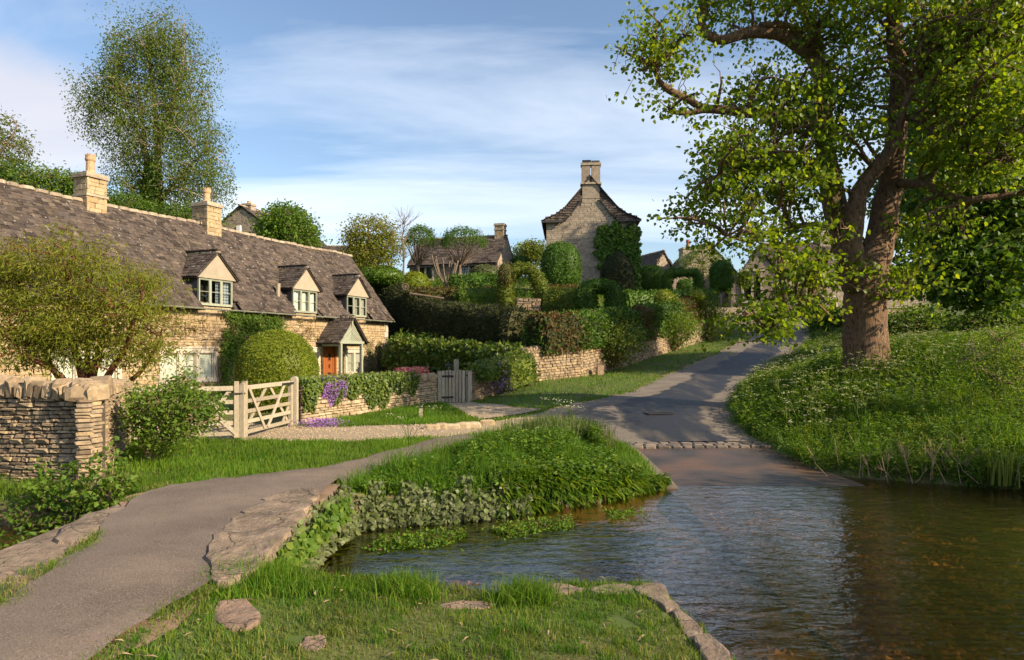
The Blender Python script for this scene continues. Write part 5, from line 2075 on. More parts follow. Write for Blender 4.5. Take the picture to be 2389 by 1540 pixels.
def round_post(name, label, p, h, w=.17):
    t = thing(name, label, 'post', p)
    MB().bb(-w / 2, w / 2, -w / 2, w / 2, -.2, h - w / 2).build('shaft', M['oak'], t)
    a = np.linspace(0, PI, 8)
    MB().prism([(math.cos(q) * w / 2, -w / 2, h - w / 2 + math.sin(q) * w / 2) for q in a], (0, w, 0)).build('rounded_top', M['oak'], t)
    return t


gm_ = np.array([-5.95, 15.1])
gr_ = np.array([-5.72, 17.75])
gl_ = np.array([-8.0, 14.15])
zg = .53
rg_ = thing('field_gate', 'five-barred oak gate leaf hinged at the ivy-covered wall', 'gate', (gr_[0], gr_[1] - .05, zg), math.atan2(*(gm_ - gr_)[::-1]))
L1 = float(np.linalg.norm(gm_ - gr_)) - .08
five_bar(rg_, L1)
MB().bb(-.05, .62, -.05, -.026, 1.08, 1.14).bb(-.05, .62, .026, .05, 1.08, 1.14).build('strap_hinge', M['blackiron'], rg_)
MB().bb(-.05, .35, -.05, -.026, .15, .2).build('strap_hinge', M['blackiron'], rg_)
lg_ = thing('field_gate', 'five-barred oak gate leaf half hidden behind the leafy bush', 'gate', (gl_[0], gl_[1], zg), math.atan2(*(gm_ - gl_)[::-1]))
five_bar(lg_, float(np.linalg.norm(gm_ - gl_)) - .08)
MB().bb(float(np.linalg.norm(gm_ - gl_)) - .3, float(np.linalg.norm(gm_ - gl_)) + .05, -.075, -.05, 1.0, 1.03).build('gate_latch', M['blackiron'], lg_)
round_post('gate_post', 'square oak post with rounded top where the wooden gate meets the wall', (gr_[0] + .03, gr_[1] + .12, zg), 1.28, .16)
round_post('gate_post', 'square oak post at the hidden end of the wooden gate', (gl_[0] - .08, gl_[1] + .02, zg), 1.25, .19)
for k, (q, lb) in enumerate(((gm_ + np.array([.0, -.02]), 'round-topped oak stile standing in the middle of the wooden gate'),)):
    round_post('gate_stile', lb, (q[0], q[1], zg), 1.25, .10)

# slatted garden gate with posts
pg0, pg1 = np.array([-2.62, 24.9]), np.array([-1.50, 25.3])
dv = pg1 - pg0
Lg = float(np.linalg.norm(dv))
pg = thing('slatted_gate', 'grey wooden slatted garden gate with black strap hinges', 'gate', (pg0[0], pg0[1], .52), math.atan2(dv[1], dv[0]))
ns = 8
for k in range(ns):
    x = .07 + k * (Lg - .30) / (ns - 1)
    MB().bb(x, x + .095, -.02, .02, .06 + .01 * (k % 2), 1.22 + .012 * ((k * 7) % 3)).build('slat', M['greywood'], pg)
for z in (.25, 1.02):
    MB().bb(.05, Lg - .1, .022, .07, z - .05, z + .05).build('rail', M['greywood'], pg)
    MB().bb(.02, .50, -.032, -.021, z - .035, z + .035).build('strap_hinge', M['blackiron'], pg)
MB().tube([(Lg - .25, -.04, 1.03), (Lg - .13, -.05, 1.07), (Lg - .05, -.04, 1.0)], .018, 6).build('gate_latch', M['blackiron'], pg)
for (x, lb) in ((-.03, 'left'), (Lg - .08, 'right')):
    p = pg0 + dv / Lg * x
    tg = thing('gate_post', 'weathered post on the %s side of the slatted garden gate' % lb, 'post', (p[0], p[1], .45), math.atan2(dv[1], dv[0]))
    MB().bb(-.07, .07, -.07, .07, -.1, 1.25).build('shaft', M['greywood'], tg)
    MB().prism([(-.07, -.07, 1.252), (.07, -.07, 1.252), (.07, .07, 1.252), (-.07, .07, 1.252)], (0, 0, .04)).build('post_cap', M['greywood'], tg)
# lantern post behind it
lp = at(1064, 872, 27.0)
lt = thing('lantern_post', 'square oak post carrying a small black lantern behind the slatted gate', 'lamp post', (lp[0], 27.0, .6))
MB().bb(-.09, .09, -.09, .09, -.1, at(1064, 838, 27)[2] - .6).build('shaft', M['oak'], lt)
zl = at(1064, 850, 27)[2] - .6
lx = -.30
MB().tube([(-.08, -.05, zl + .05), (lx * .6, -.05, zl + .16), (lx, -.05, zl + .05)], .018, 6).build('bracket', M['blackiron'], lt)
MB().lathe([(.02, .06), (.05, .03), (.15, -.04), (.15, -.06), (.0, -.05)], (lx, -.05, zl), 6).build('lantern_roof', M['blackiron'], lt)
MB().lathe([(.08, 0), (.06, -.26), (.0, -.26)], (lx, -.05, zl - .06), 6).build('lantern_glass', M['glass'], lt)
fr_ = MB()
for k in range(6):
    a = k * PI / 3
    fr_.bar((lx + .085 * math.cos(a), -.05 + .085 * math.sin(a), zl - .05), (lx + .065 * math.cos(a), -.05 + .065 * math.sin(a), zl - .33), .012, .012, (0, 1, .01))
fr_.lathe([(.0, 0), (.07, 0), (.07, .03), (.0, .03)], (lx, -.05, zl - .35), 6)
fr_.build('lantern_frame', M['blackiron'], lt)
# plank screen beside the cottage end
sp = at(914, 868, 41.0)
ps = thing('plank_door', 'dark wooden plank door beside the right end of the cottage', 'door', (sp[0], 41.0, .8), .2)
for k in range(4):
    MB().bb(-.42 + k * .2, -.42 + k * .2 + .185, -.02, .02, 0, 2.15).build('plank', M['darkwood'], ps)
MB().bb(.40, .62, -.08, .1, -.1, 2.2).build('post', M['greywood'], ps)
MB().bb(-.45, .62, -.05, .08, 2.16, 2.26).build('lintel', M['greywood'], ps)
# short marker stake and cut stump on the verge grass
q = G(1373 * 1.0, 1, .5) if False else np.array([-2.6, 19.3])
zq = H(-2.62, 19.6)
ms_ = thing('marker_stake', 'short grey stake standing in the grass below the ivy wall', 'stake', (-2.62, 19.6, zq))
MB().bb(-.045, .045, -.045, .045, -.1, .28).build('shaft', M['greywood'], ms_)
MB().bb(-.05, .05, -.05, .05, .282, .34).build('stake_cap', M['darkwood'], ms_)
q = at(1438, 862, 35)
sg_ = thing('marker_stone', 'small upright stone at the foot of the lane wall', 'stone', (4.3, 34.0 - .6, H(4.3, 33.4)), .3)
MB().box((0, 0, .2), (.3, .18, .55), 0, .3, .03).build('block', M['rock'], sg_)
# reclining post on the terrace and a cart wheel
lgp = [at(955, 684, 41), at(1035, 692, 41)]
o = MB().tube([lgp[0] + (0, 0, .0), lgp[1] - (0, 0, .1)], .06, 8).build('log_rail', M['bark2'])
tag(o, 'pale log rail lying on the slope above the yew hedge', 'log')
wp = at(946, 668, 42)
cw_ = thing('cart_wheel', 'small old cart wheel leaning on the bank above the yew hedge', 'wheel', wp, .3)
a = np.linspace(0, 2 * PI, 17)
MB().tube([(.2 * math.cos(t), 0, .2 * math.sin(t)) for t in a], .02, 6).build('rim', M['bark2'], cw_)
for k in range(8):
    MB().bar((0, 0, 0), (.19 * math.cos(k * PI / 4), 0, .19 * math.sin(k * PI / 4)), .02, .02, (0, 1, 0)).build('spoke', M['bark2'], cw_)

# ================================================================== stone slabs, rocks and the bridge
def slab(outline, zt, th, seed, edge=.03, amp=.02, org=(0, 0, 0)):
    """irregular flat stone with a rounded edge and an uneven top"""
    o = np.asarray(outline, float)[:, :2]
    n0 = len(o)
    t = np.arange(0, n0, 1 / 4)
    k = t.astype(int)
    f = (t - k)[:, None]
    P = o[k] * (1 - f) + o[(k + 1) % n0] * f
    for _ in range(1):
        P = .25 * np.roll(P, 1, 0) + .5 * P + .25 * np.roll(P, -1, 0)
    P = P + .035 * np.stack([wob(P, 7, seed, 3), wob(P, 7, seed + 1, 3)], 1)
    c = P.mean(0)
    n = len(P)
    rings = [(1.0, -th), (1.02, -th * .5), (1.0, -edge * 1.0), (.98, -.006), (.85, 0), (.6, 0), (.3, 0)]
    V, F = [], []
    for (s_, z) in rings:
        q = c + (P - c) * s_
        zz = zt + z + amp * wob(q, 4.5, seed + 2, 4) * (1 if z > -.05 else .5)
        jit = 1 + .02 * wob(np.column_stack([q, np.full(n, z * 20)]), 6, seed + 4)
        q = c + (q - c) * jit[:, None]
        V.append(np.column_stack([q, zz]))
    V = np.concatenate(V + [np.array([[c[0], c[1], zt]])])
    m = len(rings)
    for a in range(m - 1):
        for b in range(n):
            F.append((a * n + b, a * n + (b + 1) % n, (a + 1) * n + (b + 1) % n, (a + 1) * n + b))
    for b in range(n):
        F.append(((m - 1) * n + b, (m - 1) * n + (b + 1) % n, m * n))
    sgn = np.sum(P[:, 0] * np.roll(P[:, 1], -1) - np.roll(P[:, 0], -1) * P[:, 1])
    if sgn < 0:
        F = [q[::-1] for q in F]
    return V - np.asarray(org), F


def GP(pts, z):
    return [G(x, y, z) for (x, y) in pts]


borg = (-3.4, 7.4, 0)
br = thing('stone_bridge', 'low clapper bridge of worn stone slabs carrying the path over the stream', 'bridge', borg)
bm_ = MB()
bm_.bb(-4.8 + 3.4, -2.42 + 3.4, -1.6, 2.2, .30, .62)
bm_.build('deck_core', M['slab'], br)
for k, y in enumerate((-1.75, 0.1, 1.85)):
    MB().box((-.1, y, -.1), (2.1, .5, .9), 0, .3, .05).build('pier', M['slab'], br)
sl_ = [([(478, 1300), (500, 1245), (545, 1205), (610, 1185), (722, 1182), (690, 1222), (640, 1275), (600, 1318), (560, 1342), (500, 1342)], .695),
       ([(560, 1192), (590, 1176), (640, 1163), (735, 1160), (724, 1184), (660, 1200), (620, 1198)], .70),
       ([(600, 1165), (640, 1150), (690, 1138), (748, 1136), (742, 1158), (680, 1166)], .69),
       ([(488, 1338), (520, 1330), (556, 1338), (545, 1352), (505, 1354)], .68),
       ([(-60, 1345), (20, 1300), (70, 1282), (160, 1276), (140, 1300), (100, 1325), (20, 1338)], .66),
       ([(120, 1258), (150, 1228), (215, 1190), (290, 1176), (300, 1196), (240, 1238), (180, 1262)], .66)]
for k, (pts, z) in enumerate(sl_):
    V, F = slab(GP(pts, z), z, .27, 60 + k, .05, .018, borg)
    MB().add(V, F, k * .31).build('slab', M['slab'], br)

rocks = [([(488, 1420), (520, 1400), (570, 1394), (604, 1412), (612, 1440), (585, 1462), (540, 1474), (515, 1462)], .60, 'flat brown rock set in the grass beside the path end'),
         ([(690, 1512), (705, 1494), (740, 1490), (764, 1505), (755, 1524), (715, 1532)], .52, 'small flat rock in the foreground grass at the bottom edge'),
         ([(-40, 1390), (-10, 1352), (30, 1346), (62, 1358), (50, 1378), (10, 1384)], .60, 'half-buried flat rock at the left edge of the path'),
         ([(1012, 1414), (1050, 1406), (1120, 1405), (1168, 1412), (1120, 1424), (1060, 1428)], .36, 'bare stone in the gap between the two grass tussocks'),
         ([(1185, 1374), (1240, 1360), (1330, 1362), (1370, 1374), (1300, 1384), (1220, 1386)], .36, 'long bank-edging stone left of the others beside the stream'),
         ([(1372, 1372), (1400, 1360), (1470, 1360), (1500, 1372), (1460, 1386), (1390, 1384)], .36, 'bank-edging stone with a dark hollow next to the corner stone'),
         ([(1478, 1366), (1500, 1354), (1545, 1356), (1562, 1392), (1590, 1418), (1560, 1428), (1520, 1398), (1492, 1384)], .36, 'pale corner stone of the bank where the edging turns towards us'),
         ([(1562, 1424), (1592, 1416), (1628, 1460), (1652, 1490), (1610, 1500), (1585, 1465)], .36, 'lichened edging slab running towards us along the stream'),
         ([(1612, 1502), (1654, 1490), (1700, 1545), (1750, 1610), (1690, 1620), (1640, 1550)], .35, 'nearest edging slab at the bottom right of the grass bank')]
for k, (pts, z, lb) in enumerate(rocks):
    W_ = GP(pts, z)
    c = np.mean(W_, axis=0)
    zt = max(z + .002, H(c[0], c[1]) + .012) if k < 4 else max(z + .006, float(terrain(np.array(W_)[:, :2], False).max()) + .004)
    V, F = slab(W_, zt, .38, 80 + k, .03, .016, (c[0], c[1], zt))
    o = MB().add(V, F, k * .23).build('flat_rock' if k < 3 else 'edging_stone', M['rock'] if k < 4 else M['slab'], None, loc=(c[0], c[1], zt))
    tag(o, lb, 'rock' if k < 4 else 'stone', 'bank edging stones' if k >= 3 else 'flat rocks in the grass')

# rough stones along the foot of the verges
r = random.Random(33)
es = [(1008, 1004, 'leftmost'), (1030, 1003, 'second from the left'), (1052, 1003, 'third from the left'), (1078, 1002, 'fourth from the left'), (1104, 1000, 'fifth from the left'), (1136, 990, 'rightmost')]
for k, (px, py, w_) in enumerate(es):
    p = G(px, py, .5)
    V, F = superell((0, 0, 0), (r.uniform(.17, .24), r.uniform(.10, .15), r.uniform(.10, .17)), .55, 10, 6, .16, 70 + k, -.9, 6)
    o = MB().add(V, F, k * .17).build('verge_stone', M['wallstone2'], None, loc=(p[0], p[1], p[2] + .02))
    tag(o, '%s of the rough stones edging the grass by the gravel' % w_, 'stone', 'stones edging the grass')

# ================================================================== vegetation helpers
def blob_points(blobs, n, g, shell=.35):
    """blobs: (px, py, rx, ry, depth, rd) measured on the photo copy -> clusters in the ellipsoids"""
    w = np.array([b[2] * b[3] for b in blobs], float)
    k = g.choice(len(blobs), n, p=w / w.sum())
    B = np.array(blobs, float)[k]
    d = unit(g.normal(size=(n, 3)))
    r = (shell + (1 - shell) * g.random(n)) ** .6
    C = np.array([at(b[0], b[1], b[4]) for b in blobs])[k]
    R = np.stack([siz(B[:, 2], B[:, 4]), B[:, 5], siz(B[:, 3], B[:, 4])], 1)
    return C + d * R * r[:, None], d


def twig_to(mb, limbs, targets, g, r0, r1, n=4, sag=.12, stop=1.0):
    """limbs: array of points (m,4) x y z radius; a thin branch from the nearest limb point to every target"""
    LP = limbs[:, :3]
    for t in targets:
        d = np.linalg.norm(LP - t, axis=1) + np.maximum(0, LP[:, 2] - t[2] - .2) * .8
        q = LP[np.argmin(d)]
        L = np.linalg.norm(t - q)
        if L < .05:
            continue
        m = (q + t) / 2 + g.normal(size=3) * L * .10 + np.array([0, 0, L * sag])
        m1 = (q * .75 + t * .25) + g.normal(size=3) * L * .05 + np.array([0, 0, L * sag * .6])
        mb.tube([q, m1, m, t], [min(r0, .012 + L * .012), r0 * .7, (r0 + r1) * .35, r1], n, g.random(), cap=False)


def limb_pts(lims):
    out = []
    for (P, R) in lims:
        P = np.asarray(P, float)
        s = np.concatenate([[0], np.cumsum(np.linalg.norm(np.diff(P, axis=0), axis=1))])
        t = np.arange(0, s[-1], .25)
        out.append(np.column_stack([np.interp(t, s, P[:, a]) for a in range(3)] + [np.interp(t, s, R)]))
    return np.concatenate(out)


def smooth_line(P, R, sub=4, wig=.0, seed=0):
    P = np.asarray(P, float)
    n = len(P)
    t = np.linspace(0, n - 1, (n - 1) * sub + 1)
    k = np.minimum(t.astype(int), n - 2)
    f = (t - k)[:, None]
    p0, p1, p2, p3 = P[np.maximum(k - 1, 0)], P[k], P[k + 1], P[np.minimum(k + 2, n - 1)]
    Q = .5 * (2 * p1 + (p2 - p0) * f + (2 * p0 - 5 * p1 + 4 * p2 - p3) * f ** 2 + (3 * p1 - p0 - 3 * p2 + p3) * f ** 3)
    if wig:
        Q = Q + wig * np.stack([wob(Q, 2.0, seed + a) for a in range(3)], 1)
    return Q, np.interp(t, np.arange(n), R)


def foliage(mb, clusters, per, spread, size, shape, g, flat=.55, droop=.3, nb=.8, outd=None):
    n = len(clusters)
    C = np.repeat(clusters, per, 0)
    off = g.normal(size=(n * per, 3)) * spread * np.array([1, 1, flat])
    rr = np.repeat(g.random(n), per) * .55 + g.random(n * per) * .45
    scatter(mb, shape, C + off, size, np.array([0, 0, 1.0]), nb, droop, g, rr, unit(off), .9)


def tree(name, label, cat, trunk, limbs, blobs, nclus, per, spread, size, shape, leafm, barkm, seed, base, tw=(.03, .006), flat=.55, droop=.3, tn=8, ntwig=None, shell=.35, group=None, nb=.8, rough=.08, clear=None, clump=None):
    g = np.random.default_rng(seed)
    org = np.asarray(base, float)
    t = thing(name, label, cat, org, group=group)
    mb = MB()
    lims = []
    for k, (P, R) in enumerate([trunk] + list(limbs)):
        Q_, R_ = smooth_line(P, R, 4, .07 if k else .03, seed + k)
        lims.append((Q_, R_))
        mb.tube(Q_ - org, R_, tn if k else tn + 6, .3, rough=rough)
    LPt = limb_pts(lims)
    if clump:
        c0, _ = blob_points(blobs, nclus // clump[0], g, shell)
        cl = np.repeat(c0, clump[0], 0) + g.normal(size=(len(c0) * clump[0], 3)) * np.array(clump[1])
    else:
        cl, _ = blob_points(blobs, nclus, g, shell)
    if clear is not None:
        cl = cl[clear(cl, g)]
    tg = cl if ntwig is None else cl[:ntwig]
    # first order boughs, then twigs off them
    sub = tg[g.choice(len(tg), max(1, len(tg) // 9), replace=False)]
    bo = []
    for q in sub:
        d = np.linalg.norm(LPt[:, :3] - q, axis=1) + np.maximum(0, LPt[:, 2] - q[2]) * .5
        a = LPt[np.argmin(d)]
        L = np.linalg.norm(q - a[:3])
        m = (a[:3] + q) / 2 + g.normal(size=3) * L * .12 + np.array([0, 0, L * .10])
        Q_, R_ = smooth_line([a[:3], m, q], [min(a[3] * .6, tw[0] * 2.2), tw[0] * 1.3, tw[0] * .5], 3, .04, seed)
        mb.tube(Q_ - org, R_, 5, .6, cap=False)
        bo.append((Q_, R_))
    LP2 = np.concatenate([LPt, limb_pts(bo)]) if bo else LPt
    tm = MB()
    twig_to(mb, LP2 - np.array([*org, 0]), tg - org, g, tw[0] * .6, tw[1], 3)
    mb.build('trunk', barkm, t, smooth=True)
    fm_ = MB()
    foliage(fm_, cl - org, per, spread, size, shape, g, flat, droop, nb)
    fm_.build('crown', leafm, t)
    return t


def hedge(name, label, V, F, dens, size, mat, seed, shape='oval', jit=.06, cat='hedge', nbias=1.0, group=None):
    c = V.mean(0)
    c[2] = V[:, 2].min()
    mb = MB()
    leafy(mb, V - c, F, dens, size, shape, jit, seed, nbias)
    o = mb.build(name, mat, None, loc=c)
    return tag(o, label, cat, group)


def tube_core(P, R, n=10, noise=.08, seed=0):
    Q_, R_ = smooth_line(P, R, 5)
    m = MB().tube(Q_, R_, n)
    V = np.concatenate(m.v)
    V = V + .0
    F = [tuple(q) for f in m.f for q in f]
    return V, F


def A(px, py, d):
    return at(px, py, d)


# ================================================================== the big sycamore
D0 = 20.0
tr = [A(2022, 868, D0), A(2020, 830, D0), A(2017, 770, D0), A(2015, 700, D0), A(2024, 640, D0), A(2050, 560, 20.2), A(2070, 470, 20.3), A(2083, 380, 20.3), A(2092, 280, 20.3), A(2098, 180, 20.4), A(2086, 90, 20.5), A(2082, -20, 20.6), A(2070, -150, 20.7), A(2050, -260, 20.8)]
trR = [siz(q, D0) for q in (64, 52, 47, 46, 48, 33, 29, 25, 22, 20, 18, 16, 11, 5)]
lim = [([A(1998, 670, 19.9), A(1986, 590, 19.6), A(1988, 510, 19.5), A(2010, 440, 19.5), A(2050, 385, 19.3), A(2085, 335, 19.2), A(2105, 260, 19.1), A(2150, 170, 19)], [siz(q, D0) for q in (36, 26, 21, 19, 16, 13, 9, 4)]),
       ([A(2000, 640, 20.3), A(1962, 540, 20.8), A(1940, 430, 21), A(1926, 350, 21.2), A(1922, 250, 21.4), A(1908, 160, 21.5), A(1890, 120, 21.5)], [siz(q, D0) for q in (36, 30, 26, 24, 22, 20, 18)]),
       ([A(1892, 128, 21.5), A(1832, 92, 21.3), A(1765, 72, 21), A(1695, 94, 20.8), A(1640, 72, 20.6), A(1640, 20, 20.5), A(1622, -40, 20.4)], [siz(q, D0) for q in (17, 15, 14, 12, 10, 9, 6)]),
       ([A(1890, 125, 21.5), A(1850, 70, 21.2), A(1805, 58, 21), A(1770, 55, 20.9)], [siz(q, D0) for q in (14, 12, 9, 6)]),
       ([A(1905, 130, 21.5), A(1890, 50, 21.6), A(1858, -30, 21.7), A(1840, -120, 21.8)], [siz(q, D0) for q in (15, 13, 11, 7)]),
       ([A(1925, 300, 21.2), A(1830, 275, 20.6), A(1740, 262, 20.2), A(1655, 254, 20), A(1605, 232, 19.8), A(1562, 216, 19.7), A(1536, 188, 19.6), A(1530, 150, 19.5)], [siz(q, D0) for q in (13, 12, 11, 10, 8, 8, 6, 3)]),
       ([A(1650, 256, 20), A(1605, 262, 19.8), A(1570, 258, 19.7), A(1560, 240, 19.6)], [siz(q, D0) for q in (7, 6, 5, 3)]),
       ([A(2098, 430, 20), A(2150, 432, 19.2), A(2200, 452, 18.7), A(2255, 468, 18.3), A(2330, 458, 18), A(2420, 440, 17.6)], [siz(q, D0) for q in (11, 10, 9, 8, 6, 5)]),
       ([A(2080, 268, 20), A(2140, 282, 19), A(2200, 322, 18.4), A(2262, 350, 18), A(2340, 372, 17.6)], [siz(q, D0) for q in (9, 7, 6, 5, 3)]),
       ([A(1990, 640, 19.6), A(1930, 668, 18.6), A(1870, 700, 17.8), A(1815, 745, 17.2), A(1790, 772, 17)], [siz(q, D0) for q in (6, 5, 4, 3, 2)]),
       ([A(1962, 540, 20.6), A(1900, 520, 19.8), A(1820, 540, 19), A(1740, 560, 18.5), A(1690, 540, 18.2)], [siz(q, D0) for q in (8, 7, 5, 4, 2)]),
       ([A(1940, 430, 20.9), A(1860, 380, 20), A(1780, 360, 19.4), A(1690, 400, 19), A(1640, 450, 18.8)], [siz(q, D0) for q in (8, 7, 5, 4, 2)])]
bl = [(2240, 110, 170, 120, 18.6, 2.6), (2100, 50, 140, 90, 19.5, 2.4), (1990, 70, 110, 80, 20.5, 2.2), (2310, 250, 110, 90, 18, 2.2), (2340, 40, 100, 90, 18, 2.2),
      (1900, 230, 110, 80, 20, 2.2), (1800, 320, 140, 90, 19.5, 2.4), (1750, 410, 120, 70, 19.2, 2.2), (1690, 360, 70, 50, 19.2, 1.5), (1690, 480, 100, 40, 18.8, 1.8), (1640, 505, 60, 25, 18.6, 1.2), (1860, 440, 120, 80, 19.2, 2.2),
      (1780, 200, 90, 50, 20, 1.6), (1720, 250, 70, 40, 20, 1.2), (1760, 560, 100, 30, 18.4, 1.6), (1890, 560, 90, 50, 18.6, 1.8), (1850, 640, 90, 38, 18, 1.4), (1815, 705, 90, 34, 17.4, 1.3), (1880, 705, 70, 34, 17.8, 1.3), (1780, 752, 50, 20, 17, .8),
      (2010, 640, 70, 32, 18.8, 1.0), (2080, 665, 55, 36, 19, 1.0), (2130, 560, 60, 60, 19, 1.4), (2160, 490, 60, 50, 18.6, 1.4),
      (1545, 135, 78, 70, 19.6, 1.1), (1570, 245, 50, 32, 19.6, .8), (1640, 35, 55, 38, 20.5, 1.0), (1725, 15, 80, 45, 20.8, 1.3), (1810, 25, 70, 45, 21, 1.5), (1905, 60, 60, 50, 21.3, 1.5),
      (2230, 410, 110, 45, 18.3, 1.8), (2340, 390, 80, 60, 17.8, 1.5), (2200, 330, 100, 50, 18.4, 1.8), (1990, 330, 90, 60, 19.3, 1.4), (2150, 220, 90, 70, 18.8, 1.8), (1970, 200, 80, 70, 20.3, 1.5), (2340, 320, 70, 60, 17.6, 1.4)]


def trunk_clear(cl, g):
    # boughs do not grow out of the trunk towards us: keep the bole free of sprays
    TP = smooth_line(np.array(tr)[1:11], np.arange(10.))[0]
    TP = np.concatenate([TP, smooth_line(np.array(lim[0][0])[:6], np.arange(6.))[0]])
    px = cl[:, 0] / cl[:, 1]
    d = np.min(np.abs(np.stack([px, (cl[:, 2] - EYE) / cl[:, 1]], 1)[:, None] - np.stack([TP[:, 0] / TP[:, 1], (TP[:, 2] - EYE) / TP[:, 1]], 1)[None]).max(2), 1)
    near_ = (d < .034) & (cl[:, 1] < 20.6)
    return ~near_ | (g.random(len(cl)) < .10)


syc = tree('sycamore', 'large old sycamore with rugged trunk on the flowery bank', 'tree', (tr, trR), lim, bl, 3000, 13, .19, .122, 'ivy', M['syc'], M['bark'], 31, (10.42, 20.0, 1.95), (.034, .006), .40, .8, 14, None, .2, rough=.10, clear=trunk_clear, nb=.35, clump=(7, (.42, .42, .22)))
# its top, above the picture
g = np.random.default_rng(77)
cl, _ = blob_points([(2050, -150, 320, 140, 20, 3.2), (2300, -120, 160, 120, 18.6, 2.6), (1850, -90, 150, 90, 21, 2)], 700, g)
mb = MB()
foliage(mb, cl - np.array([10.42, 20, 1.95]), 10, .34, .2, 'wide', g, .5, .4)
mb.build('upper_crown', M['syc'], syc)
# hanging flower tassels
cl, _ = blob_points(bl[:24], 900, g, .5)
mb = MB()
scatter(mb, 'thin', cl - np.array([10.42, 20, 1.95]), .16, None, 0, 4.0, g)
o = mb.build('flower_tassels', M['beech'], syc)

# dark trees behind on the right
tree('chestnut_tree', 'dark green broad tree filling the right edge behind the sycamore', 'tree', ([A(2330, 700, 31), A(2332, 560, 31), A(2320, 420, 31), A(2310, 280, 31)], [.5, .42, .3, .12]),
     [([A(2332, 540, 31), A(2240, 430, 30), A(2180, 360, 30)], [.2, .14, .05]), ([A(2330, 580, 31), A(2250, 600, 29.5), A(2180, 610, 29)], [.14, .09, .03]), ([A(2332, 500, 31), A(2430, 400, 31), A(2500, 330, 31)], [.22, .14, .05])],
     [(2290, 330, 150, 130, 31, 4), (2230, 470, 120, 90, 30, 3.5), (2330, 480, 120, 100, 30, 3.5), (2250, 590, 110, 70, 29.5, 3), (2340, 620, 100, 70, 29, 2.5), (2460, 420, 150, 150, 31, 4), (2200, 640, 60, 40, 29, 1.6), (2290, 680, 90, 36, 28.5, 1.8), (2480, 600, 140, 90, 31, 4), (2330, 230, 130, 90, 32, 3.5), (2230, 260, 110, 110, 33, 3.5), (2350, 130, 120, 110, 33, 3.5)],
     2500, 14, .42, .28, 'wide', M['deep'], M['bark2'], 41, (A(2330, 700, 31)[0], 31, 3.0), (.04, .008), .6, .4)
tree('chestnut_tree', 'tall dark tree behind the sycamore trunk, left of the right edge', 'tree', ([A(2190, 690, 46), A(2188, 520, 46), A(2180, 330, 46), A(2180, 180, 46)], [.5, .42, .3, .1]),
     [([A(2188, 520, 46), A(2120, 400, 45), A(2070, 330, 45)], [.2, .14, .05]), ([A(2188, 500, 46), A(2270, 380, 46), A(2330, 300, 46)], [.2, .14, .05])],
     [(2170, 250, 110, 110, 46, 5), (2130, 390, 70, 80, 45, 4), (2230, 380, 110, 110, 46, 5), (2300, 240, 120, 110, 46, 5), (2105, 520, 45, 70, 45, 3), (2115, 620, 60, 50, 45, 3), (2095, 430, 40, 60, 45, 3), (2160, 650, 90, 40, 45, 3), (2180, 120, 110, 90, 46, 5), (2280, 60, 120, 90, 46, 5), (2180, 530, 80, 60, 45, 4), (2290, 520, 100, 90, 46, 4), (2330, 120, 110, 100, 47, 5), (2420, 260, 120, 150, 46, 5), (2420, 480, 120, 120, 46, 5)],
     1800, 14, .6, .34, 'wide', M['deep'], M['bark2'], 42, (A(2190, 690, 46)[0], 46, 4.3), (.05, .01), .6, .4)

# trees on the far bank to the right of the picture; they shade the ford and the lane
for k, (x, y, h, lb) in enumerate(((18.5, 5.5, 7.8, 'bushy tree on the stream bank out to the right'), (16.4, 1.2, 8.2, 'leafy tree downstream, right of the ford'))):
    zb = .7
    g = np.random.default_rng(90 + k)
    org = np.array([x, y, zb])
    t = thing('bank_tree', lb, 'tree', org)
    mb = MB()
    mb.tube([(0, 0, -.3), (.1, 0, h * .3), (0, .1, h * .6), (.1, 0, h * .85)], [.25, .2, .12, .03], 8)
    nc = 1000 if h > 12 else 420
    d = unit(g.normal(size=(nc, 3)))
    sp_ = 1.6 if h > 12 else 1.0
    cl = np.array([0, 0, h * .58]) + d * np.array([2.6 * sp_, 2.8 * sp_, h * .40]) * (.3 + .7 * g.random((nc, 1))) ** .6
    twig_to(mb, np.array([[0, 0, q, .1] for q in np.linspace(h * .25, h * .8, 12)]), cl[:120], g, .03, .008, 3)
    mb.build('trunk', M['bark2'], t)
    fm_ = MB()
    foliage(fm_, cl, 12, .36 * sp_, .24 * sp_, 'wide', g)
    fm_.build('crown', M['deep'], t)

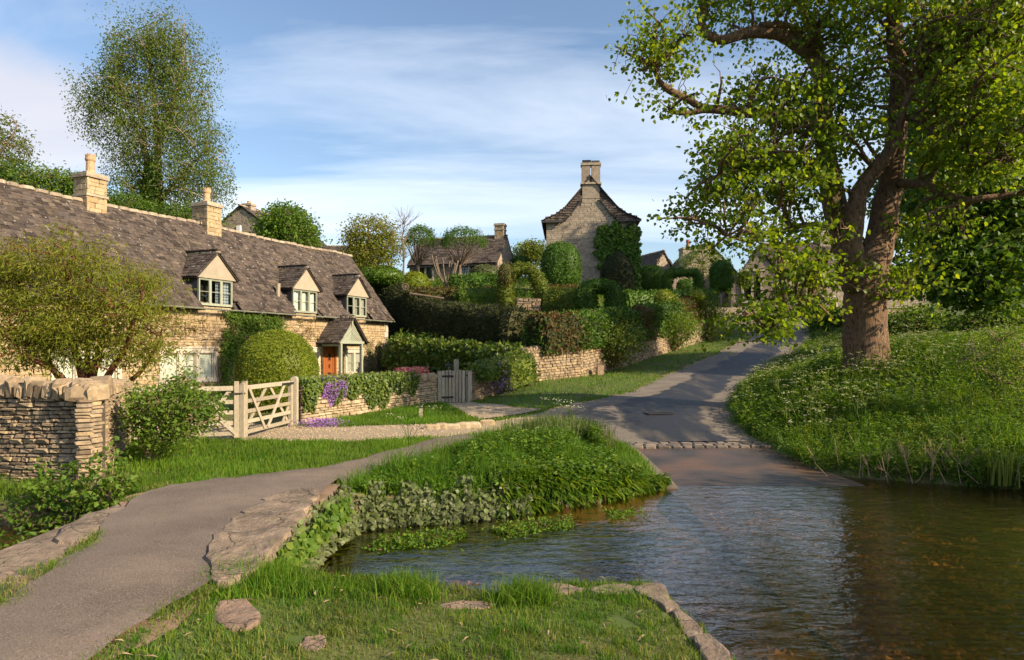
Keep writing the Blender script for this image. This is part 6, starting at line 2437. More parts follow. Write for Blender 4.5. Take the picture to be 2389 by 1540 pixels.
# ================================================================== birch and trees behind the cottage
DB = 48.0
btr = [A(372, 520, DB), A(370, 430, DB), A(366, 330, DB), A(360, 230, DB), A(350, 150, DB), A(345, 70, DB)]
blim = [([A(370, 420, DB), A(330, 330, DB), A(300, 250, DB), A(270, 190, DB)], [.16, .12, .08, .03]), ([A(366, 340, DB), A(400, 250, DB), A(425, 150, DB), A(430, 90, DB)], [.18, .14, .08, .03]),
        ([A(372, 470, DB), A(430, 400, DB), A(480, 360, DB), A(520, 380, DB)], [.14, .1, .06, .02]), ([A(366, 300, DB), A(300, 290, DB), A(240, 250, DB), A(200, 240, DB)], [.1, .08, .05, .02]),
        ([A(352, 520, DB), A(348, 440, DB), A(340, 360, DB), A(330, 260, DB), A(320, 160, DB)], [.24, .2, .16, .1, .03])]
bbl = [(350, 95, 85, 45, 48, 2.2), (410, 130, 70, 60, 48, 2.2), (300, 140, 60, 60, 48, 2), (340, 210, 110, 70, 48, 3), (430, 220, 70, 70, 48, 2.2), (270, 220, 60, 60, 48, 2), (220, 250, 42, 36, 48, 1.4), (205, 285, 25, 30, 48, 1),
       (320, 310, 90, 60, 48, 3), (420, 320, 100, 60, 48, 3), (480, 330, 55, 60, 48, 2), (300, 400, 60, 60, 48, 3), (400, 410, 110, 60, 48, 3), (490, 420, 60, 44, 48, 2), (330, 470, 90, 40, 48, 3), (440, 480, 80, 30, 48, 2.4)]
tree('birch_tree', 'tall airy birch with pale trunk rising behind the cottage roof', 'tree', (btr, [.32, .27, .2, .15, .1, .03]), blim, bbl, 3600, 16, .22, .17, 'oval', M['birch'], M['birchbark'], 51, (btr[0][0], 48, 2.2), (.024, .006), 1.8, 1.2, 8, 2000, .05, nb=.3, clump=(9, (.45, .45, .8)))
# ivy sleeve on the lower birch trunk
V, F = superell(A(352, 480, 47.6), (.55, .5, 3.0), .8, 12, 10, .2, 5, -.95)
hedge('trunk_ivy', 'dark ivy sleeve around the lower birch trunk', V, F, 60, .22, M['deep'], 7, 'ivy', .15, 'ivy')
tree('ash_tree', 'half-bare tree cut off by the left edge of the picture', 'tree', ([A(-30, 480, 44), A(-25, 380, 44), A(-20, 290, 44)], [.3, .22, .08]), [([A(-25, 380, 44), A(20, 330, 44), A(45, 290, 44)], [.12, .08, .03])],
     [(0, 300, 38, 45, 44, 2), (20, 350, 40, 45, 44, 2), (-10, 400, 50, 45, 44, 2.4), (-50, 330, 60, 70, 44, 3)], 420, 12, .3, .2, 'oval', M['birch'], M['bark2'], 52, (A(-30, 480, 44)[0], 44, 3), (.03, .008), .8, .4)
for k, (px, py, rx, ry, dd, m_, lb) in enumerate(((35, 430, 60, 50, 42, 'deep', 'dark leafy bush at the left end behind the cottage roof'), (115, 440, 75, 48, 42, 'fresh', 'light green sapling thicket left of the first chimney'), (290, 490, 60, 34, 44, 'deep', 'dark green bush under the birch behind the ridge'),
                                          (430, 510, 80, 26, 45, 'deep', 'low green bush right of the birch trunk'), (190, 450, 34, 40, 42, 'fresh', 'light sprigs behind the first chimney stack'))):
    b_ = A(px, py + ry + 20, dd)
    tree('bush', lb, 'bush', ([b_, A(px, py + ry * .5, dd), A(px, py, dd)], [.12, .09, .03]), [], [(px, py, rx, ry, dd, siz(rx, dd))], 330, 12, .28, .2, 'oval', M[m_], M['bark2'], 60 + k, b_, (.025, .006), .7, .3)
b_ = A(672, 600, 53)
tree('lime_tree', 'rounded bright green tree behind the cottage ridge', 'tree', ([b_, A(672, 560, 53), A(672, 520, 53)], [.2, .15, .05]), [], [(670, 530, 62, 44, 53, 3.2), (650, 555, 50, 28, 53, 3), (700, 550, 46, 30, 53, 3), (672, 505, 40, 24, 53, 2.4)], 800, 13, .3, .2, 'wide', M['fresh'], M['bark2'], 70, b_, (.03, .006), .7, .3, shell=.5)
b_ = A(866, 660, 47)
tree('cherry_tree', 'spreading gold and green leaved tree right of the cottage roof', 'tree', ([b_, A(866, 610, 47), A(862, 560, 47), A(858, 525, 47)], [.2, .16, .1, .03]), [([A(866, 610, 47), A(830, 570, 47), A(815, 540, 47)], [.1, .07, .02]), ([A(866, 610, 47), A(905, 570, 47), A(920, 540, 47)], [.1, .07, .02])],
     [(865, 540, 60, 38, 47, 2.6), (830, 570, 34, 34, 47, 1.8), (905, 575, 36, 34, 47, 2), (860, 590, 60, 30, 47, 2.4), (875, 620, 50, 26, 47, 2)], 620, 13, .25, .19, 'oval', M['acer'], M['bark2'], 71, b_, (.026, .006), .6, .7)
# bare spindly tree
b_ = A(940, 655, 47)
g = np.random.default_rng(4)
mb = MB()
mb.tube([b_ * 0, A(942, 600, 47) - b_, A(938, 555, 47) - b_, A(946, 505, 47) - b_], [.07, .06, .04, .01], 6)
for k in range(46):
    f = g.uniform(.25, .95)
    p = np.array([0, 0, f * siz(145, 47)])
    q = p + np.array([g.normal() * .7, g.normal() * .6, g.uniform(.2, 1.1)])
    mb.tube([p, (p + q) / 2 + g.normal(size=3) * .1, q], [.022, .014, .006], 3, cap=False)
    for _ in range(3):
        q2 = q + g.normal(size=3) * np.array([.3, .3, .2]) + np.array([0, 0, .15])
        mb.tube([(p + q) / 2, q2], [.010, .005], 3, cap=False)
t = thing('bare_tree', 'thin leafless little tree between the golden tree and the mop-headed ones', 'tree', b_)
mb.build('trunk', M['bark2'], t)

# mop-headed trees in front of the terrace cottage
for k, (px, py, rx, ry, tb, tx, lb) in enumerate(((980, 570, 36, 42, 640, 974, 'left of the two clipped mop-headed trees, partly bare'), (1081, 570, 54, 38, 650, 1072, 'right of the two clipped mop-headed trees, wide flat crown'))):
    dd = 53
    b_ = A(tx, tb, dd)
    t = thing('mop_headed_tree', lb, 'tree', b_, group='mop-headed trees')
    g = np.random.default_rng(80 + k)
    mb = MB()
    fk = A(tx + 1, 618, dd) - b_
    mb.tube([b_ * 0, (A(tx, 635, dd) - b_), fk], [.17, .14, .13], 8)
    c = A(px, py, dd) - b_
    R = np.array([siz(rx, dd), siz(rx, dd), siz(ry, dd)])
    for q in range(60):
        d = unit(np.array([g.normal(), g.normal(), g.normal() * .7 + .1]))
        e = c + d * R * .95
        m = (fk + e) / 2 + np.array([0, 0, -.1]) + g.normal(size=3) * .12
        mb.tube([fk, m, e], [.05, .03, .012], 4, cap=False)
    mb.build('trunk', M['bark2'], t)
    d = unit(g.normal(size=(900, 3)))
    d = d[d[:, 2] > (-.15 if k else -.05)]
    cl = c + d * R * g.uniform(.82, 1.04, (len(d), 1))
    fm_ = MB()
    foliage(fm_, cl, 9, .13, .13, 'oval', g, .8, .1)
    fm_.build('crown', M['topiary'], t)
b_ = A(1236, 625, 84)
tree('far_tree', 'pale yellow-green tree far off left of the tall house', 'tree', ([b_, A(1236, 600, 84), A(1238, 575, 84)], [.25, .18, .06]), [], [(1238, 582, 34, 18, 84, 3.5), (1222, 596, 24, 16, 84, 3), (1255, 600, 22, 20, 84, 3)], 330, 10, .5, .34, 'oval', M['beech'], M['bark2'], 83, b_, (.05, .01))
b_ = A(1180, 640, 70)
tree('willow_bush', 'grey-green feathery bush between terrace cottage and far tree', 'bush', ([b_, A(1180, 610, 70)], [.15, .05]), [], [(1182, 605, 20, 18, 70, 2), (1200, 612, 16, 12, 70, 1.5)], 160, 10, .4, .25, 'thin', M['ivypale'], M['bark2'], 84, b_)

# ================================================================== garden hedges and topiary
V, F = sweep_hedge([(-9.0, 47.5), (-6.6, 45.0), (-4.6, 42.2), (-1.5, 37.4), (.55, 33.4)], [2.6, 2.7, 2.7, 2.4, 2.3], [7.2, 6.3, 5.3, 4.75, 4.3], 1.7, noise=.16, seed=3)
hedge('yew_hedge', 'massive dark clipped yew hedge sweeping down from the cottage', V, F, 170, .24, M['yew'], 3, 'thin', .08)
# mixed hedge on top of the retaining wall
HP = [(1.05, 31.0), (3.2, 33.6), (8.0, 41.6), (13.4, 50.3), (15.4, 54.2)]
V, F = sweep_hedge(HP, [2.35, 2.55, 3.2, 4.2, 4.7], [4.0, 4.2, 5.0, 6.2, 6.6], 1.25, noise=.12, seed=9, round_=.25)
hd_ = thing('beech_hedge', 'clipped beech hedge with copper patches on the lane wall', 'hedge', (1.05, 31.0, 2.3))
oo = np.array([1.05, 31.0, 2.3])
MB().add(V - oo, F, .0).build('hedge_core', M['yew'], hd_)
g = np.random.default_rng(12)
P, N, ar = sample(V, F, int(area(V, F) * 160), g)
P = P + N * (g.random((len(P), 1)) ** 1.5 * .24 - .04)
cp_ = wob(P, .55, 21, 2) + .15 * g.normal(size=len(P)) > .30
yl = wob(P, .5, 25, 2) + .15 * g.normal(size=len(P)) > .25
for m_, sel, nm in (('copper', cp_, 'copper_leaves'), ('beech', ~cp_ & yl, 'bright_leaves'), ('topiary', ~cp_ & ~yl, 'green_leaves')):
    mb = MB()
    scatter(mb, 'oval', P[sel] - oo, .20, N[sel], .4, .4, g, dirs=N[sel], dbias=.8)
    mb.build(nm, M[m_], hd_)
# bushes spilling over the lane wall
for k, (x, y, rx, rz_, z, m_, lb) in enumerate(((5.2, 35.2, 1.7, 1.0, 2.9, 'ivy', 'dark shrub spilling down the middle of the lane wall'), (10.3, 43.6, 1.8, 1.1, 3.8, 'fresh', 'sunlit shrub spilling over the upper lane wall'), (14.2, 49.4, 1.6, 1.4, 4.8, 'ivy', 'dark ivy mass at the top end of the lane wall'))):
    t = thing('wall_shrub', lb, 'shrub', (x, y, z - rz_ - .4))
    g = np.random.default_rng(400 + k)
    d = unit(g.normal(size=(260, 3)))
    c = np.array([0, 0, rz_ + .4]) + d * np.array([rx, .9, rz_]) * (.25 + .75 * g.random((260, 1))) ** .6
    c = c + np.column_stack([c[:, 2] * .0, c[:, 2] * .0, .3 * wob(c, 1.4, k)])
    mb, fm_ = MB(), MB()
    for q in c[::6]:
        mb.tube([(g.normal() * .2, .3, .1), q * .5 + np.array([0, .15, 0]), q], [.03, .02, .006], 3, cap=False)
    foliage(fm_, c, 12, .20, .16, 'oval', g, .8, .5)
    mb.build('stems', M['twig'], t)
    fm_.build('foliage', M[m_], t)
# ivy hedge over the terrace wall
V, F = sweep_hedge([(-6.9, 40.0), (-3.2, 34.8), (.35, 30.0)], [1.55, 1.5, 1.55], [3.0, 2.75, 2.5], .95, noise=.18, seed=14, round_=.6)
hedge('ivy_hedge', 'dark green ivy mass draped over the terrace wall behind the slatted gate', V, F, 190, .17, M['ivy'], 15, 'ivy', .14)
V, F = sweep_hedge([(-7.0, 41.2), (-4.2, 37.6)], 2.4, [3.35, 3.0], .9, noise=.25, seed=16, round_=.7)
hedge('laurel', 'large-leaved laurel behind the ivy, next to the cottage end', V, F, 60, .30, M['deep'], 17, 'thin', .22, 'shrub', .5)
V, F = sweep_hedge([(-1.35, 25.5), (.5, 29.6)], [1.35, 1.7], [1.85, 2.25], .8, noise=.14, seed=18, round_=.6)
hedge('wall_ivy', 'ivy topping the short wall right of the slatted gate', V, F, 240, .09, M['ivy'], 19, 'ivy', .10, 'ivy')
V, F = sweep_hedge([(-.5, 26.9), (.55, 29.3)], [.95, 1.15], [2.0, 2.3], 1.0, noise=.2, seed=20, round_=.8)
hedge('ivy_drape', 'ivy drape hanging down to the verge right of the slatted gate', V, F, 240, .09, M['ivy'], 23, 'ivy', .12, 'ivy')

hs = [((1.5, 45.2), (-7.0, 45.6), 5.0, 5.9, 'copper', 'low dark copper hedge on the terrace above the yew'),
      ((4.4, 41.2), (7.4, 42.0), 4.1, 5.0, 'beech', 'sunny yellow beech hedge between the two arches')]
p0, p1 = A(958, 690, 44), A(1192, 690, 44)
V, F = sweep_hedge([p0[:2], p1[:2]], [p0[2] - .7, p1[2] - .7], [A(958, 676, 44)[2], A(1192, 674, 44)[2]], .9, noise=.14, seed=22)
hedge('low_hedge', 'low copper-brown hedge on the terrace above the yew hedge', V, F, 120, .2, M['copper'], 22)
p0, p1 = A(1072, 690, 43), A(1190, 695, 43)
V, F = sweep_hedge([p0[:2], p1[:2]], [p0[2] - .9, p1[2] - .9], [A(1072, 674, 43)[2], A(1190, 680, 43)[2]], .9, noise=.25, seed=24, round_=.8)
hedge('mixed_shrubs', 'green shrubs in front of the low copper hedge', V, F, 120, .2, M['fresh'], 24, 'oval', .18, 'shrub')
p0, p1 = A(1270, 700, 41.5), A(1338, 702, 41)
V, F = sweep_hedge([p0[:2], p1[:2]], [p0[2] - .8, p1[2] - .8], [A(1270, 676, 41.5)[2], A(1338, 678, 41)[2]], .9, noise=.1, seed=26)
hedge('low_hedge', 'sunlit yellow-green beech hedge between the two garden arches', V, F, 150, .19, M['beech'], 26)
p0, p1 = A(1052, 668, 51), A(1160, 665, 51)
V, F = sweep_hedge([p0[:2], p1[:2]], [p0[2] - .8, p1[2] - .8], [A(1052, 645, 51)[2], A(1160, 642, 51)[2]], 1.1, noise=.12, seed=27)
hedge('low_hedge', 'square green hedge in front of the terrace cottage', V, F, 100, .22, M['topiary'], 27)
p0, p1 = A(1455, 705, 47), A(1660, 690, 52)
V, F = sweep_hedge([p0[:2], p1[:2]], [p0[2] - .9, p1[2] - .9], [A(1455, 682, 47)[2], A(1660, 676, 52)[2]], 1.1, noise=.12, seed=28)
hedge('low_hedge', 'dark low hedge running right below the tall house', V, F, 100, .22, M['topiary'], 28)
p0, p1 = A(1280, 685, 49), A(1350, 685, 49)
V, F = sweep_hedge([p0[:2], p1[:2]], [p0[2] - .8, p1[2] - .8], [A(1280, 668, 49)[2], A(1350, 668, 49)[2]], 1.0, noise=.12, seed=29)
hedge('low_hedge', 'brownish low hedge at the foot of the big yew dome', V, F, 100, .22, M['copper'], 29)

V, F = tube_core([A(1182, 722, 42), A(1180, 665, 42), A(1196, 635, 42), A(1230, 628, 42), A(1256, 655, 42), A(1268, 728, 42)], [siz(q, 42) for q in (15, 16, 14, 12, 14, 18)])
hedge('beech_arch', 'bright yellow-green beech arch in the garden above the wall', V, F, 220, .16, M['beech'], 31, 'oval', .07, 'topiary')
V, F = superell(A(1178, 640, 41.8), (siz(15, 42), .5, siz(26, 42)), .8, 12, 8, .1, 33)
hedge('copper_beech', 'copper-leaved end of the beech arch, left side', V, F, 170, .13, M['copper'], 33, 'oval', .1, 'topiary')
V, F = tube_core([A(1368, 722, 39.5), A(1366, 690, 39.5), A(1378, 672, 39.5), A(1402, 668, 39.5), A(1426, 676, 39.5), A(1432, 722, 39.5)], [siz(q, 39.5) for q in (25, 24, 19, 13, 17, 19)], 12)
hedge('topiary_arch', 'dense dark green topiary arch right of the yellow hedge', V, F, 260, .14, M['topiary'], 34, 'oval', .045, 'topiary')
V, F = tube_core([A(1557, 700, 56), A(1557, 648, 56), A(1568, 637, 56), A(1618, 637, 56), A(1629, 648, 56), A(1630, 700, 56)], [siz(q, 56) for q in (11, 11, 10, 9, 10, 11)], 10)
hedge('topiary_arch', 'flat-topped topiary arch near the lane', V, F, 170, .16, M['topiary'], 35, 'oval', .05, 'topiary')
for (px, py, rx, ry, dd, ex, m_, lb) in ((1518, 652, 28, 30, 60, .6, 'topiary', 'round-shouldered topiary block left of the flat-topped arch'), (1682, 645, 23, 34, 54, .45, 'topiary', 'tall square topiary column at the top of the lane'),
                                         (1600, 672, 20, 20, 62, .7, 'topiary', 'topiary dome seen through the flat-topped arch'), (1549, 696, 24, 17, 46, 1, 'box', 'left of two low clipped domes above the lane hedge'), (1626, 690, 19, 13, 49, 1, 'box', 'right of two low clipped domes above the lane hedge'),
                                         (1308, 628, 46, 62, 51, .9, 'topiary', 'huge dark rounded yew dome against the tall house'), (1440, 650, 38, 60, 54, 1, 'yew', 'dark conical shrub in front of the ivy-clad gable'),
                                         (965, 660, 34, 24, 48, 1, 'box', 'golden rounded shrub right of the spreading tree'), (880, 645, 60, 22, 46.5, .9, 'deep', 'flat spreading shrub below the golden tree'), (1215, 612, 22, 12, 62, .8, 'topiary', 'clipped hedge top behind the beech arch'),
                                         (1130, 640, 34, 20, 54, 1, 'ivypale', 'silvery shrub under the window of the terrace cottage'), (1262, 690, 14, 22, 42.5, 1, 'box', 'yellow potted shrub seen through the beech arch')):
    p = A(px, py, dd)
    V, F = superell(p, (siz(rx, dd), siz(rx, dd) * .8, siz(ry, dd)), ex, 20, 12, .05, int(px), -.98)
    hedge('topiary_dome' if m_ in ('topiary', 'box', 'yew') else 'round_shrub', lb, V, F, 170, .15, M[m_], int(px), 'oval', .05, 'topiary' if m_ in ('topiary', 'box') else 'shrub')
# ivy on the tall house
g = np.random.default_rng(19)
hx = (A(1274, 512, 58)[0] + A(1482, 512, 58)[0]) / 2
iv = MB()
n = 5200
Q2 = np.column_stack([g.uniform(1386, 1492, n), g.uniform(515, 700, n)])
left = np.interp(Q2[:, 1], [515, 540, 570, 600, 650, 700], [1425, 1395, 1388, 1398, 1415, 1410]) + 7 * np.sin(Q2[:, 1] * .21) + g.normal(size=n) * 4
topy = 522 + 5 * np.sin(Q2[:, 0] * .2) + g.normal(size=n) * 3 + np.abs(Q2[:, 0] - 1445) * .12
kk = (Q2[:, 0] > left) & (Q2[:, 1] > topy)
P = np.array([A(a, b, 57.85 - g.random() * .35) for a, b in Q2[kk]])
bse = A(1440, 700, 57.8)
scatter(iv, 'ivy', P - bse, .30, np.array([0, -1, .3]), 1.2, .6, g)
o = iv.build('house_ivy', M['topiary'], None, loc=bse)
tag(o, 'thick ivy climbing the right half of the tall house gable', 'ivy')
# wisteria and small climbers on the village houses
for (px, py, rx, ry, dd, m_, lb) in ((1640, 615, 62, 40, 70, 'fresh', 'loose wisteria climbing in front of the red-potted house'), (1735, 650, 14, 20, 66, 'ivy', 'small climber left of the chapel window'), (1880, 700, 60, 34, 66, 'deep', 'dark bush at the top of the lane under the sycamore'), (1950, 752, 70, 36, 52, 'deep', 'low dark shrubs beside the lane behind the trunk'), (2140, 765, 110, 50, 42, 'deep', 'shaded undergrowth below the dark trees'), (2330, 765, 120, 56, 36, 'deep', 'dark bushes at the top of the bank at the right edge')):
    b_ = A(px, py + ry, dd)
    tree('climber' if py < 640 else 'bush', lb, 'climber' if py < 640 else 'bush', ([b_, A(px, py, dd)], [.12, .05]), [], [(px, py, rx, ry, dd, siz(rx, dd) * .4)], 190, 10, .3, .2, 'oval', M[m_], M['bark2'], int(px + py), b_) if dd > 60 else tree('bush', lb, 'bush', ([b_, A(px, py, dd)], [.12, .05]), [], [(px, py, rx, ry, dd, siz(rx, dd) * .5)], 420, 11, .3, .24, 'oval', M[m_], M['bark2'], int(px + py), b_)
# pollarded stub tree and reddish shrub before the terrace cottage
b_ = A(1042, 670, 52)
mb = MB()
g = np.random.default_rng(6)
for k in range(12):
    a = g.uniform(-1, 1)
    e = np.array([a * 1.1, g.normal() * .3, g.uniform(1.5, 2.4)])
    mb.tube([(0, 0, 0), e * .5 + np.array([a * .2, 0, 0]), e], [.08, .06, .05], 5)
    mb.tube([e, e + np.array([0, 0, .12])], [.09, .05], 5)
t = thing('pollard', 'bare knuckled pollard in front of the terrace cottage', 'tree', b_)
mb.build('trunk', M['bark2'], t)

# clipped box dome in front of the cottage
c = np.array([-7.55, 22.0, .55])
V, F = superell((-7.55, 22.0, 1.72), (1.17, 1.17, 1.30), .82, 28, 18, .035, 3, -.93, 1.5)
hedge('box_dome', 'big clipped box dome standing behind the wooden gate', V, F, 1150, .066, M['box'], 91, 'oval', .045, 'topiary', .7)

# ================================================================== paperbark maple in the front garden
DP = 15.5
pb = A(180, 935, DP)
pst = [([A(205, 930, DP), A(185, 850, DP), A(160, 780, DP), A(165, 690, DP), A(170, 600, DP)], [.10, .085, .06, .04, .015]), ([A(215, 930, DP), A(222, 850, DP), A(235, 770, DP), A(240, 680, DP)], [.10, .08, .055, .02]),
       ([A(225, 930, 15.3), A(262, 860, 15.2), A(300, 790, 15.1), A(320, 720, 15)], [.09, .07, .05, .02]), ([A(190, 930, 15.7), A(120, 850, 15.8), A(80, 770, 15.9), A(60, 690, 16)], [.09, .07, .05, .02]),
       ([A(185, 920, 15.2), A(130, 870, 15), A(60, 830, 14.8), A(10, 760, 14.7)], [.06, .05, .04, .015]), ([A(235, 925, 15.6), A(310, 880, 15.6), A(360, 820, 15.6), A(380, 760, 15.6)], [.06, .05, .035, .012]), ([A(212, 930, DP), A(200, 820, 15.9), A(215, 720, 16), A(150, 640, 16)], [.08, .06, .04, .015])]
tree('paperbark_maple', 'spreading paperbark maple with peeling red stems before the cottage', 'tree', pst[0], pst[1:],
     [(70, 650, 90, 70, 15.6, 1.3), (190, 620, 120, 70, 15.6, 1.5), (170, 560, 45, 36, 15.6, .7), (290, 670, 80, 70, 15.4, 1.2), (40, 740, 80, 70, 15.3, 1.2), (170, 720, 120, 70, 15.5, 1.5), (320, 740, 65, 60, 15.4, 1.0), (80, 810, 80, 50, 15.1, 1), (300, 820, 80, 50, 15.4, 1), (200, 800, 90, 50, 15.2, 1.2), (30, 620, 60, 40, 15.6, 1), (-60, 700, 90, 110, 15.6, 1.4), (370, 810, 30, 35, 15.5, .5)],
     2100, 15, .12, .115, 'thin', M['acer'], M['redbark'], 131, pb, (.014, .004), .6, .9, 8, 600, .2, rough=.05, clump=(7, (.26, .26, .15)))

# leafy rose bush against the wall, and the saplings by the stream
DBu = 12.2
b_ = A(345, 1088, DBu)
tree('rose_bush', 'leafy green bush growing against the wall next to the wooden gate', 'bush', ([b_, A(342, 1040, DBu), A(350, 980, DBu), A(360, 930, DBu)], [.03, .028, .02, .008]),
     [([b_, A(330, 1030, DBu), A(320, 980, DBu)], [.025, .02, .008]), ([b_, A(365, 1030, DBu), A(400, 980, DBu), A(450, 950, DBu)], [.03, .025, .018, .008]), ([b_, A(380, 1050, DBu), A(430, 1010, DBu), A(480, 975, DBu)], [.025, .02, .015, .006]), ([b_, A(355, 1000, DBu), A(410, 920, DBu), A(432, 880, DBu)], [.025, .02, .015, .005])],
     [(345, 960, 55, 55, 12.2, .5), (400, 945, 70, 50, 12.2, .6), (460, 955, 50, 42, 12.3, .5), (425, 905, 40, 28, 12.3, .4), (370, 1015, 50, 40, 12.1, .4), (430, 1000, 50, 34, 12.1, .4), (500, 970, 22, 25, 12.4, .3), (318, 990, 26, 35, 12.2, .3), (330, 915, 20, 18, 12.2, .2), (435, 872, 12, 14, 12.3, .15)],
     520, 13, .09, .062, 'wide', M['fresh'], M['twig'], 141, b_, (.010, .003), .8, .25, 6, None, .25)
g = np.random.default_rng(55)
for k, (px, py, lb) in enumerate(((95, 1235, 'left'), (175, 1240, 'middle'), (250, 1205, 'right'))):
    dd = 9.75 - .1 * k
    b_ = A(px, py, dd)
    b_[2] = .05 + .1 * k
    tree('alder_sapling', '%s of the three alder saplings on the stream bank below the wall' % lb, 'sapling', ([b_, A(px + 4, py - 60, dd), A(px + 10, py - 110, dd), A(px + 14, py - 160, dd)], [.016, .013, .009, .004]),
         [([A(px + 3, py - 40, dd), A(px + 30, py - 80, dd), A(px + 50, py - 100, dd)], [.01, .007, .003]), ([A(px + 3, py - 50, dd), A(px - 25, py - 70, dd), A(px - 55, py - 75, dd)], [.01, .007, .003])],
         [(px, py - 60, 60, 42, dd, .4), (px + 20, py - 110, 40, 44, dd, .3), (px - 20, py - 30, 60, 26, dd, .4), (px + 12, py - 150, 18, 22, dd, .15)], 70, 6, .08, .085, 'wide', M['fresh'], M['twig'], 150 + k, b_, (.007, .002), .6, .1, 5, None, .1, group='alder saplings')

# ================================================================== ivy and climbers on the cottage side
org = np.array([-5.5, 17.95, .5])
d_ = unit(np.array(B1) - np.array(B0))
out_ = np.array([d_[1], -d_[0]])
Lb = float(np.linalg.norm(np.array(B1) - np.array(B0)))
g = np.random.default_rng(61)


def ivy_sheet(n, t0, t1, zlow, ztop, size, seed, thick=.14):
    g = np.random.default_rng(seed)
    t = g.uniform(t0, t1, n) * Lb
    lo = zlow(t)
    z = lo + (ztop - lo) * g.random(n) ** .8
    off = g.uniform(.0, thick, n) * np.clip((z - lo) / .35, .25, 1)
    # the mass bulges over the top of the wall
    up = g.random(n) < .28
    z = np.where(up, ztop + g.uniform(-.05, .16, n), z)
    off = np.where(up, g.uniform(-.45, .12, n), off)
    P = np.column_stack([np.array(B0)[None] + d_[None] * t[:, None] + out_[None] * off[:, None], z])
    return P


zl_ = lambda t: 1.22 - .42 * np.exp(-((t - 3.6) / 1.3) ** 2) + .14 * np.sin(t * 3.1) + .12 * np.sin(t * 7.3 + 1) + np.where(t < .45, -.45, 0)
P = ivy_sheet(8500, .0, .80, zl_, 1.62, .075, 62)
mb = MB()
scatter(mb, 'ivy', P - org, .078, np.array([out_[0], out_[1], .5]), 1.3, .7, g)
o = mb.build('wall_ivy', M['ivy'], None, loc=org)
tag(o, 'bright ivy hanging over the middle of the pale garden wall', 'ivy')
# flowers on the walls
mb = MB()
P1 = ivy_sheet(1700, .10, .24, lambda t: 1.05 + .15 * np.sin(t * 9), 1.6, .03, 63, .2)
scatter(mb, 'wide', P1 - org, .045, np.array([out_[0], out_[1], .4]), 1, 0, g)
o = mb.build('aubrieta', M['purple'], None, loc=org)
tag(o, 'purple aubrieta cascading over the garden wall near the gate', 'flowers', kind='stuff')
mb = MB()
q0 = np.array([-5.25, 17.7])
P1 = np.column_stack([g.normal(size=(700, 2)) * [.28, .2] + q0 + [.3, .0], g.uniform(.5, .72, 700)])
P1[:, 2] = np.maximum(terrain(P1[:, :2]) + .04, P1[:, 2])
scatter(mb, 'wide', P1 - [*q0, .5], .042, np.array([.3, -.5, .6]), 1, 0, g)
o = mb.build('aubrieta', M['purple'], None, loc=(*q0, .5))
tag(o, 'purple aubrieta cushion at the foot of the gate post', 'flowers', kind='stuff')
mb = MB()
org2 = np.array([-1.0, 26.2, .7])
P1 = np.column_stack([g.normal(size=(800, 2)) * .24 + np.array([-.72, 26.85]) + np.linspace(0, 1, 800)[:, None] * np.array([.35, -.55]), np.linspace(2.0, .95, 800) + g.normal(size=800) * .12])
scatter(mb, 'wide', P1 - org2, .05, np.array([.8, -.5, .4]), 1, 0, g)
o = mb.build('aubrieta', M['purple'], None, loc=org2)
tag(o, 'purple aubrieta trailing down the short wall right of the slatted gate', 'flowers', kind='stuff')
mb = MB()
for (t0, t1, n) in ((.70, .86, 900), (.88, .93, 250)):
    t = g.uniform(t0, t1, n) * Lb
    P1 = np.column_stack([np.array(B0)[None] + d_[None] * t[:, None] + out_[None] * g.uniform(-.5, .0, n)[:, None], 1.62 + g.random(n) * .28])
    scatter(mb, 'wide', P1 - org, .06, np.array([.3, -.4, .8]), 1, 0, g)
o = mb.build('pink_flowers', M['pink'], None, loc=org)
tag(o, 'mass of pink flowers on top of the garden wall near the slatted gate', 'flowers')
# brown heather edging along the top of the wall
V, F = sweep_hedge([np.array(B0) - out_ * .35 + d_ * 1.2, np.array(B1) - out_ * .35 - d_ * .6], [1.45, 1.35], [1.70, 1.62], .55, noise=.1, seed=71, round_=.6)
hedge('heather', 'rusty low heather strip along the top of the garden wall', V, F, 500, .05, M['wisteria'], 72, 'oval', .06, 'shrub')

# climbers on the cottage front (cottage space)
cl_ = thing('wall_climber', 'green climbing shrub covering the cottage wall left of the porch', 'climber', (-13, 29.8, .62), CR)
g = np.random.default_rng(66)
bl3 = [(1.6, 3.25, 1.0, .35), (2.8, 3.2, 1.2, .4), (2.2, 2.6, 1.0, .4), (3.6, 3.0, .7, .5), (.8, 2.3, .5, .6), (.55, 1.4, .4, .7), (1.2, 1.9, .5, .6), (.5, .6, .3, .5), (3.9, 2.5, .4, .4), (.9, 3.5, .6, .2)]
P = []
for (x, z, rx, rz_) in bl3:
    n = int(420 * rx * rz_ * 4)
    a = unit(g.normal(size=(n, 2))) * (g.random((n, 1)) ** .5)
    P.append(np.column_stack([x + a[:, 0] * rx, -.06 - g.random(n) * .32, z + a[:, 1] * rz_]))
P = np.concatenate(P)
mb = MB()
scatter(mb, 'oval', P, .13, np.array([0, -1, .5]), 1.1, .6, g)
mb.build('foliage', M['fresh'], cl_)
mb = MB()
for k in range(26):
    x0_ = g.uniform(.3, 1.2)
    e = P[g.integers(len(P))]
    mb.tube([(x0_, -.06, -.1), (x0_ + g.normal() * .2, -.08, 1.2), ((x0_ + e[0]) / 2, -.08, (1.5 + e[2]) / 2), (e[0], -.05, e[2])], [.03, .022, .015, .006], 4, cap=False)
mb.build('stems', M['twig'], cl_)
